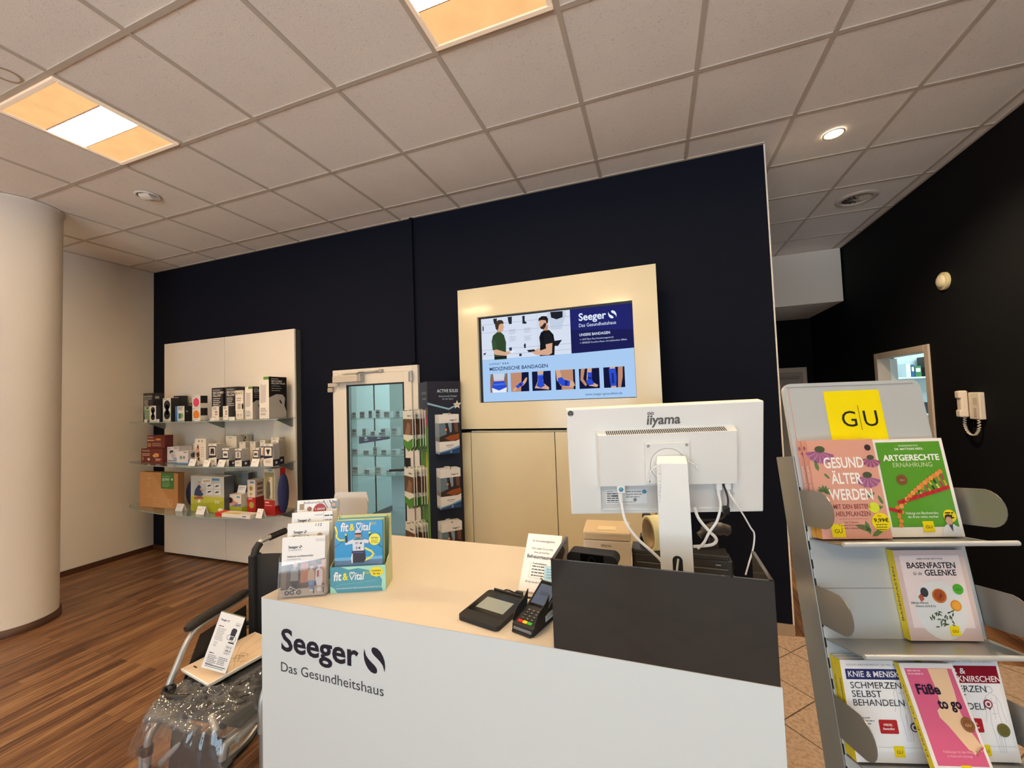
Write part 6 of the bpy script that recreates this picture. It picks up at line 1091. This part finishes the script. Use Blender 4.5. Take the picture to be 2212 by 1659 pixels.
def a_basen(pr, w, h):
    pr.rect(0, 0, w, h, P('#d6bfba', .3), 1); pr.rect(.012, .028, w - .024, h - .04, P('#ead9d6', .35), 2); k_ = P('#23232a', .4)
    pr.text('SABINE WACKER | BRITA MAGER', w * .5, h - .022, .005, k_, 3, w=.06, align='c'); pr.text('BASENFASTEN', w * .5, h - .042, .019, k_, 3, w=.112, align='c', bold=.02); pr.text('für die', w * .22, h - .058, .011, k_, 3, w=.02, shear=.25); pr.text('GELENKE', w * .39, h - .059, .019, k_, 3, w=.072, bold=.02)
    pr.disc(w * .5, .068, .058, P('#dfe0de', .4), 4, ry=.066, n=40); pr.ring(w * .5, .068, .0, .0, k_, 4) if False else None
    pr.disc(w * .32, .108, .009, P('#3a3d44'), 5, ry=.011); pr.poly([(w * .22, .098), (w * .28, .108), (w * .3, .092), (w * .25, .086)], P('#b8584a'), 5); pr.disc(w * .52, .10, .0165, P('#c9763a'), 5); pr.disc(w * .52, .101, .013, P('#a84f22'), 6); pr.poly([(w * .5, .092), (w * .56, .1), (w * .54, .108), (w * .52, .1)], P('#7a3618'), 7); pr.disc(w * .72, .078, .0125, P('#dd8f2a'), 5); pr.disc(w * .72, .078, .0095, P('#eba53c'), 6)
    r = random.Random(2)
    for k in range(26): leaf(pr, w * .5 + r.uniform(-.026, .022), .04 + r.uniform(-.014, .026), .011, r.uniform(0, 360), 5, ('#5a6b4a', '#46573a')[k % 2])
    pr.disc(w * .80, .115, .012, P('#4fae2e', .3), 6); pr.text('GU', w * .80, .112, .007, P('#1f4a14'), 7, w=.011, align='c'); pr.text('Hilfe bei Arthrose,', w * .1, .082, .007, k_, 6, w=.04, shear=.2); pr.text('Rheuma, Gicht & Co', w * .16, .075, .007, k_, 6, w=.045, shear=.2); gu(pr, w * .56, .012, .0215, 7)
def s_yel(txt):
    def f(pr, d, h): pr.rect(0, 0, d, h, YEL, 1); pr.text(txt, d * .7, h * .2, d * .5, M_TXT, 2, w=h * .6, rot=R(90))
    return f
book('paperback_book', -.094, .163, SV[1] + .0036, .205, .0016, .019, '#d6bfba', '#e6cf1c', a_basen, 'rose book with a marble plate of fruit, alone on the middle shelf', spine_art=s_yel('BASENFASTEN'))
def body(pr, x, y, s, l, flip=1):
    g = P('#b3b0b8', .4)
    for seg in ([(-.1, .42), (-.16, .3), (-.15, .1), (-.2, -.05)], [(.1, .42), (.16, .3), (.17, .1), (.2, -.05)], [(-.1, .4), (-.08, .1), (-.1, -.1), (-.07, -.4), (-.06, -.6)], [(.1, .4), (.08, .1), (.1, -.1), (.07, -.4), (.06, -.6)], [(0, -.1), (-.02, -.4), (-.02, -.6)], [(0, -.1), (.02, -.4), (.02, -.6)], [(-.03, .46), (-.1, .42)], [(.03, .46), (.1, .42)], [(-.06, .3), (.06, .3)], [(-.05, .1), (.05, .1)], [(0, .4), (0, 0)]): pr.line([(x + a * s * flip, y + b * s) for a, b in seg], .0007, g, l)
    pr.ring(x, y + .54 * s, .055 * s, .065 * s, g, l)
def spot(pr, x, y, r, c, l): pr.disc(x, y, r, P(c), l); pr.disc(x, y, r * .72, P('#efe6e8'), l + 1); pr.disc(x, y, r * .38, P(c), l + 2)
def a_liebscher(top, tc, l1, sp, bodyxy, spotxy, seal):
    def f(pr, w, h):
        pr.rect(0, 0, w, h, P('#eeecec', .3), 1); pr.rect(.008, .022, w - .016, h - .036, P('#f4f3f4', .35), 2); body(pr, bodyxy[0] * w, bodyxy[1] * h, h * .52, 3)
        pr.text('ROLAND LIEBSCHER-BRACHT | DR. MED. PETRA BRACHT', w * .5, h - .011, .005, M_GREYTXT, 3, w=w * .84, align='c')
        hb = .022 if len(top) == 1 else .036; pr.rect(.008, h - .018 - hb, w - .014, hb, P(tc, .3), 4)
        for i, s_ in enumerate(top): pr.text(s_[0], s_[2] if s_[2] is not None else .013, h - .0345 - i * .0165, .0175, M_PAPER, 5, w=s_[1], bold=.012)
        for i, (s_, ww) in enumerate(l1): pr.text(s_, .014, h - .018 - hb - .0185 - .0178 * i, .0192, P('#34343c', .4), 5, w=ww)
        pr.lines(.014, h - .12, .04, 3, .006, .0022, M_GREYTXT, 4, 4); pr.poly(rrect(.062, .058, .04, .028, .003), P('#b8252c', .3), 4); pr.text('SPIEGEL', .071, .074, .006, M_PAPER, 5, w=.02, bold=.02); pr.text('Bestseller', .069, .066, .0065, M_PAPER, 5, w=.025, bold=.02)
        spot(pr, spotxy[0] * w, spotxy[1] * h, .0095, sp, 5); pr.rect(w * .3, .031, w * .68, .0004, M_GREYTXT, 4); gu(pr, .084, .012, .022, 5)
        if seal: pr.disc(seal[0] * w, seal[1] * h, .0135, P('#6a6430', .3), 6); pr.ring(seal[0] * w, seal[1] * h, .0105, .0112, P('#8f8850'), 7)
    return f
knie = a_liebscher([('KNIE & MENISKUS', .132, None)], '#31366f', [('SCHMERZEN', .112), ('SELBST', .066), ('BEHANDELN', .112)], '#3a3a52', (.74, .52), (.82, .345), None)
for k in range(2): book('paperback_book', -.274, .168, SV[2] + .0036, .208, .0016 + k * .0175, .0145, '#eeecec', '#e6cf1c', knie, ('white book with dark blue title bar, the rear one of two on the lowest shelf', 'white book with dark blue title bar, front of two on the lowest shelf')[k], spine_art=s_yel('KNIE & MENISKUS SCHMERZEN'))
kief = a_liebscher([('KIEFER &', .078, .012), ('ZÄHNEKNIRSCHEN', .15, .012)], '#8f1a2c', [('SCHMERZEN', .112), ('SELBST', .066), ('BEHANDELN', .112)], '#8a2438', (.80, .40), (.74, .545), (.86, .30))
book('paperback_book', -.080, .166, SV[2] + .0036, .212, .0016, .019, '#eeecec', '#e6cf1c', kief, 'white book with dark red title bar at the right of the lowest shelf', spine_art=s_yel('KIEFER'))
def a_fuss(pr, w, h):
    pr.rect(0, 0, w, h, P('#f1ece8', .3), 1); pr.rect(.008, .03, w - .014, h - .04, P('#d9658a', .35), 2); sk = P('#ecc9a2', .4); k_ = P('#2a1730', .4)
    pr.poly([(w * .50, h - .0105), (w * .86, h - .0105), (w * .84, h - .05), (w * .80, h - .09), (w * .84, h - .12), (w * .90, h - .135), (w * .95, h - .15), (w * .92, h - .158), (w * .80, h - .16), (w * .70, h - .155), (w * .60, h - .135), (w * .50, h - .115), (w * .40, h - .10), (w * .40, h - .088), (w * .50, h - .08), (w * .52, h - .05)], sk, 3)
    for k in range(5): pr.disc(w * (.80 + .034 * k), h - .160 + .0028 * k, .0045, sk, 4, n=12); pr.disc(w * (.805 + .034 * k), h - .163 + .0028 * k, .002, P('#c2455a'), 5, n=10)
    pr.lines(.012, h - .016, .036, 2, .006, .003, P('#efb6c6'), 4, 3); pr.text('Füße', .018, h - .058, .026, k_, 6, w=.049, bold=.03); pr.text('to go', .052, h - .084, .026, k_, 6, w=.048, bold=.03)
    pr.disc(w - .018, h - .112, .0135, P('#8c5a36', .3), 6); pr.text('GU', w - .018, h - .115, .007, P('#e0c2a0'), 7, w=.012, align='c'); pr.ring(w - .018, h - .112, .0108, .0114, P('#b88a60'), 7); pr.text('Fußübungen für den Alltag', w * .5, .052, .006, P('#f0c0cc'), 4, w=.06, align='c'); pr.text('zu Hause und unterwegs', w * .5, .045, .006, P('#f0c0cc'), 4, w=.05, align='c'); gu(pr, w * .46, .012, .02, 4)
book('paperback_book', -.155, .116, SV[2] + .0036, .213, .088, .013, '#f1ece8', '#e6cf1c', a_fuss, 'narrow pink book with a bare foot, standing in front of the white books', 13.5, spine_art=s_yel('FÜSSE TO GO'))
# ================================================================== WHEELCHAIR
from mathutils import noise
WM = Matrix.Translation((-1.36, -1.965, 0)) @ Matrix.Rotation(R(7), 4, 'Z')
t = thing('wheelchair', 'folding wheelchair with silver tubes and black armrests, left of the counter', 'wheelchair', M=WM)
r_ = .0125
mb = MB(); mb.box(-.19, .19, -.22, .20, .492, .515, M_FABRIC, .008); mb.build('seat', t)
mb = MB(); n = 12; g0 = [(-.19 + .38 * i / n, .225 + .03 * math.sin(PI * i / n), 0) for i in range(n + 1)]
mb.add([(x, y, z) for z in (.52, .72, .93) for x, y, _ in g0] + [(x, y + .02, z) for z in (.52, .72, .93) for x, y, _ in g0], [(k * (n + 1) + i, k * (n + 1) + i + 1, (k + 1) * (n + 1) + i + 1, (k + 1) * (n + 1) + i) for k in (0, 1) for i in range(n)] + [((k + 3) * (n + 1) + i + 1, (k + 3) * (n + 1) + i, (k + 4) * (n + 1) + i, (k + 4) * (n + 1) + i + 1) for k in (0, 1) for i in range(n)] + [(2 * (n + 1) + i, 2 * (n + 1) + i + 1, 5 * (n + 1) + i + 1, 5 * (n + 1) + i) for i in range(n)], M_FABRIC, True)
mb.build('backrest', t)
for s in (-1, 1):
    x = s * .19
    mb = MB(); mb.box(x - .017, x + .017, .205, .26, .50, .935, M_FABRIC, .008); mb.build('back_sleeve', t)
    mb = MB(); mb.tube(smooth_path([(x, .235, .30), (x, .235, .90), (x, .245, .955), (x, .28, .985), (x, .42, .985)], 5), r_, M_TUBE, 12); mb.build('back_tube', t)
    mb = MB(); mb.tube(smooth_path([(x, .325, .985), (x, .36, .985), (x, .43, .985)], 4), .0165, M_BLACK, 12); mb.tube([(x, .228, .925), (x, .238, .955), (x, .262, .975)], .0175, M_BLACKM, 10); mb.build('push_grip', t)
    xa = s * .222
    mb = MB(); ol = smooth_path([(xa, -.085, .738), (xa, .0, .748), (xa, .1, .752), (xa, .215, .758)], 4); mb.tube(ol, [.012, .019] + [.0205] * (len(ol) - 4) + [.019, .012], M_RUBBER, 14); mb.build('armrest_pad', t)
    mb = MB(); mb.tube(smooth_path([(xa, .24, .742), (xa, .1, .732), (xa, -.02, .722), (xa, -.075, .69), (xa, -.13, .60), (xa, -.155, .545), (xa, -.16, .44)], 5), .0115, M_TUBE, 12); mb.build('arm_tube', t)
    mb = MB(); mb.prism([(-.14, .47), (.2, .47), (.2, .7), (-.03, .69)], .004, M_BLACKM, Fr((xa - .004 - s * .012, 0, 0), (0, 1, 0), (0, 0, 1))); mb.build('side_guard', t)
    mb = MB(); mb.tube([(x, -.235, .47), (x, .235, .47)], r_, M_TUBE, 12); mb.tube([(x, -.12, .25), (x, .235, .33)], r_, M_TUBE, 12); mb.tube([(x, -.12, .47), (x, -.12, .2)], r_, M_TUBE, 12); mb.build('side_frame', t)
    xh = s * .168
    mb = MB(); mb.tube(smooth_path([(x, -.20, .47), (xh, -.245, .468), (xh, -.268, .44), (xh, -.278, .30), (xh, -.34, .14)], 5), r_, M_TUBE, 12); hg = mb.build('leg_hanger', t)
    mb = MB(); mb.tube([(xh, -.270, .425), (xh, -.272, .395)], .0175, M_BLACK, 12); mb.box(min(xh, xh - s * -.032), max(xh, xh + s * .032), -.29, -.255, .398, .420, M_BLACK, .005); mb.tube([(xh + s * .026, -.27, .39), (xh + s * .026, -.275, .31)], .009, M_TUBE, 10); mb.build('clamp', hg)
    mb = MB(); mb.box(min(xh, xh - s * .15), max(xh, xh - s * .15), -.46, -.34, .12, .135, M_BLACK, .006); mb.build('footplate', hg)
    mb = MB(); mb.tube([(s * .165, -.11, .22), (s * .165, -.14, .17)], .01, M_BLACK, 10); mb.build('caster_fork', t)
    mb = MB(); F = Fr((s * .165, -.15, .09), (0, 1, 0), (0, 0, 1)); mb.lathe([(.03, -.014), (.075, -.014), (.088, -.008), (.089, 0), (.088, .008), (.075, .014), (.03, .014)], P('#4a4a4c', .7), 32, F); mb.build('caster', t)
    mb = MB(); F = Fr((s * .255, .2, .30), (0, 1, 0), (0, 0, 1)); mb.lathe([(.285, -.014), (.298, -.01), (.3, 0), (.298, .01), (.285, .014), (.28, 0), (.285, -.014)], P('#2f2f31', .8), 56, F); wh = mb.build('wheel', t)
    mb = MB(); mb.lathe([(.268, -.006), (.281, -.006), (.281, .006), (.268, .006), (.268, -.006)], M_ALU, 56, F); mb.lathe([(.0, -.025), (.022, -.025), (.022, .025), (0, .025)], M_ALU, 20, F)
    for k in range(18):
        a = 2 * PI * k / 18; mb.tube([F.p(.02 * math.cos(a), .02 * math.sin(a), (.015 if k % 2 else -.015)), F.p(.27 * math.cos(a + .15), .27 * math.sin(a + .15), 0)], .0012, M_ALU, 5)
    mb.build('rim', wh)
    mb = MB(); mb.lathe([(.255, .024 * s), (.261, .018 * s), (.267, .024 * s), (.261, .030 * s), (.255, .024 * s)], M_TUBE, 48, F); mb.build('push_rim', wh)
mb = MB()
for s in (-1, 1): mb.tube([(s * .18, .05, .46), (0, .05, .32), (-s * .18, .05, .19)], .011, M_TUBE, 10)
mb.build('cross_brace', t)
mb = MB(); mb.prism([(-.13, .20), (.115, .20), (.13, .44), (-.135, .44)], .006, M_FABRIC, Fr((0, -.255, 0), (1, 0, 0), (0, .12, 1))); mb.build('calf_strap', t)
mb = MB(); mb.prism(arc(-.07, .30, .06, 0, 360, 24)[:-1], .012, P('#6d706e', .5), Fr((0, -.235, 0), (1, 0, 0), (0, .3, 1))); mb.tube([(-.16, -.23, .33), (-.06, -.19, .43)], .0115, M_TUBE, 10); mb.build('calf_pad', t)
# ---- dark spare parts lying on the seat, wrapped in clear film
BM_ = WM
t2 = thing('leg_rest_set', 'dark grey leg rests and straps wrapped in clear plastic on the wheelchair seat', 'wheelchair parts', M=WM @ Matrix.Translation((0, 0, .516)))
M_PAD = mat('dark_grey_padding', '#2b2927', .5, bump=.25, bscale=120); M_PADL = mat('grey_moulded_plastic', '#5f5d59', .45)
def pad(x0, x1, y0, y1, z0, z1, rz, m, nm='pad'):
    mb = MB(); cx, cy, cz = (x0 + x1) / 2, (y0 + y1) / 2, (z0 + z1) / 2; Mx = Matrix.Translation((cx, cy, cz)) @ Matrix.Rotation(R(rz), 4, 'Z'); mb.box((x0 - x1) / 2, (x1 - x0) / 2, (y0 - y1) / 2, (y1 - y0) / 2, (z0 - z1) / 2, (z1 - z0) / 2, m, .012, 3, M=Mx); return mb.build(nm, t2)
pad(-.19, -.02, -.235, -.10, .002, .045, 12, M_PAD); pad(.0, .185, -.25, -.13, .002, .04, -14, M_PAD); pad(-.17, -.06, -.285, -.23, .004, .03, 12, M_PADL); pad(.02, .12, -.12, -.04, .002, .035, 30, P('#3b3937', .5)); pad(-.18, .17, -.06, .18, .002, .05, -4, M_FABRIC, 'folded_cushion')
mb = MB(); mb.tube(smooth_path([(-.17, -.21, .055), (-.1, -.23, .06), (.0, -.2, .05), (.09, -.23, .05), (.17, -.16, .045)]), .012, M_BLACK, 10); mb.build('strap', t2)
mb = MB(); mb.lathe([(.010, -.014), (.018, -.014), (.018, .014), (.010, .014), (.010, -.014)], M_BLACK, 20, Fr((-.16, -.20, .062), (1, 0, 0), (0, .3, 1))); mb.build('collar', t2)
mb = MB(); mb.tube([(.10, -.25, .035), (.16, -.285, .01)], .012, M_TUBE, 10); mb.build('tube_end', t2)
mb = MB(); mb.tube([(-.06, -.285, .02), (.09, -.29, .012)], .014, M_PADL, 10); mb.build('bracket', t2)
# the crumpled film itself
mb = MB(); NX, NY = 120, 110; vs = []
nz = noise.noise
for j in range(NY + 1):
    for i in range(NX + 1):
        u, v = i / NX, j / NY
        a_, b_ = 2 * u - 1, 2 * v - 1                       # square to rounded square
        cx_ = a_ * math.sqrt(1 - .30 * b_ * b_ / 2); cy_ = b_ * math.sqrt(1 - .30 * a_ * a_ / 2)
        x = .004 + .226 * cx_; y = -.06 + .275 * cy_
        prof = lambda e: math.sqrt(max(0.0, 1 - (1 - min(1, e)) ** 2))
        ex = min(u, 1 - u) / .15; ey = v / .24; eb = min(1, (1 - v) / .08 + .4); fr = max(0.0, 1 - v / .45)
        z0 = -.035 - .06 * fr
        hgt = .052 - z0
        z = z0 + hgt * prof(ex) * prof(ey) * eb
        y -= .018 * fr * math.sin(PI * min(1, v / .3)); edge = min(1, .25 + 3 * min(u, 1 - u, v))
        wv = Vector((nz(Vector((u * 5, v * 5, 1))), nz(Vector((u * 5, v * 5, 5))), 0)) * .35
        p = Vector((u * 5.5, v * 6, 3.1)) + wv; q = Vector((u * 12, v * 13, 7.7)) + wv * 2; q3 = Vector((u * 27, v * 29, 1.2)) + wv * 3
        rdg = ((1 - abs(nz(p)) * 2.4) * .013 + (1 - abs(nz(q)) * 2.4) * .009 + (1 - abs(nz(q3)) * 2.4) * .004) * edge
        under = min(1, max(0, (.14 - abs(x + .03)) / .03)) * min(1, max(0, (v - .34) / .08))
        z += rdg * (1 - under); z = z * (1 - under) + min(z, .052 + rdg * .1) * under
        x += nz(q * 1.3 + Vector((3, 1, 2))) * .006 * edge; y += (nz(q * 1.2 + Vector((9, 2, 1))) * .012 * fr + nz(q3 + Vector((2, 5, 1))) * .004) * edge
        vs.append((x, y, max(z, .002 if abs(x) < .2 and y > -.225 else -.10)))
mb.add(vs, [(j * (NX + 1) + i, j * (NX + 1) + i + 1, (j + 1) * (NX + 1) + i + 1, (j + 1) * (NX + 1) + i) for j in range(NY) for i in range(NX)], M_FILM, True)
mb.build('plastic_wrap', t2, label='crumpled clear plastic film')
# ---- flat white leaflet pad and the tilted information stand
PM = Matrix.Translation((-1.432, -1.972, .5885)) @ Matrix.Rotation(R(-9), 4, 'Z')
mb = MB(); mb.box(-.108, .108, -.148, .148, 0, .006, M_PAPER, .001); mb.box(-.106, .108, -.146, .148, -.006, -.0002, P('#d9d2c6', .5)); pr = Pr(mb, Fr((-.108, -.148, .006), (1, 0, 0), (0, 1, 0)), .0005)
pr.rect(.004, .004, .208, .288, P('#e5cdb2', .45), 1); pr.lines(.03, .03, .04, 1, .01, .006, M_TXT, 2, 1)
ln = P('#9a7f62', .5)
for k in range(3): pr.line([(.02 + .06 * k, .29), (.06 + .05 * k, .2), (.15 + .02 * k, .13), (.2, .1 + .05 * k)], .0012, ln, 2)
for k in range(3): pr.line([(.12, .13 + .02 * k), (.15, .15 + .015 * k), (.165, .135 + .02 * k), (.14, .11 + .02 * k), (.12, .13 + .02 * k)], .0014, P('#4a443e'), 3)
mb.build('leaflet_pad', M=PM, label='flat beige brochure lying on the plastic wrapped wheelchair seat', category='brochure')
SM = rot_frame((-1.363, -2.065, .713), 20.7, -10.2, 16.0)
t = thing('info_stand', 'tilted acrylic price sign standing on the beige brochure on the wheelchair seat', 'sign', M=SM)
mb = MB(); mb.box(-.0525, .0525, .0002, .003, -.105, .105, M_ACRYL); mb.box(-.0525, .0525, .0002, .0045, .1045, .1065, P('#6d7350', .3)); mb.build('acrylic_sheet', t)
mb = MB(); mb.box(-.0515, .0515, -.0008, .0, -.104, .104, M_PAPER); pr = Pr(mb, Fr((-.0525, -.0008, -.105), (1, 0, 0), (0, 0, 1)), .0004)
shop_name(pr, .012, .180, .036, M_INK, False, 1); pr.text('Rollstuhl', .078, .181, .006, M_GREYTXT, 1, w=.018); pr.text('faltbar', .078, .174, .006, M_TXT, 1, w=.018, bold=.02); pr.lines(.012, .158, .022, 1, .01, .003, M_TXT, 1); pr.lines(.012, .15, .036, 9, .0052, .0018, M_GREYTXT, 1, 2); pr.lines(.016, .1, .018, 4, .005, .0016, M_GREYTXT, 1, 3)
k_ = P('#2a2a2c', .5); pr.ring(.07, .128, .009, .0105, k_, 1); pr.ring(.088, .124, .009, .0105, k_, 1); pr.poly([(.07, .135), (.09, .135), (.092, .158), (.086, .163), (.074, .163), (.069, .155)], k_, 1); pr.rect(.072, .12, .016, .012, P('#55565a'), 1); pr.rect(.072, .107, .024, .005, k_, 1)
pr.rect(.066, .066, .03, .034, P('#e4e4e2'), 1); pr.text('559,- €', .072, .09, .007, k_, 2, w=.02, bold=.02); pr.text('499,- €', .072, .077, .008, k_, 2, w=.021, bold=.03); pr.lines(.07, .071, .022, 2, .004, .0015, M_GREYTXT, 2)
pr.lines(.012, .058, .02, 1, .01, .003, M_TXT, 1); pr.lines(.012, .05, .04, 6, .006, .002, M_TXT, 1, 4); pr.lines(.056, .05, .04, 5, .006, .002, M_TXT, 1, 5); pr.rect(.012, .016, .084, .0026, k_, 1); pr.lines(.014, .01, .08, 1, .01, .002, M_TXT, 1, 6)
mb.build('price_sheet', t)
mb = MB(); mb.prism([(-.05, 0), (.05, 0), (.05, .05), (-.05, .05)], .002, M_ACRYL, Fr((0, .004, -.105), (1, 0, 0), (0, 1, -.2))); mb.build('acrylic_foot', t)
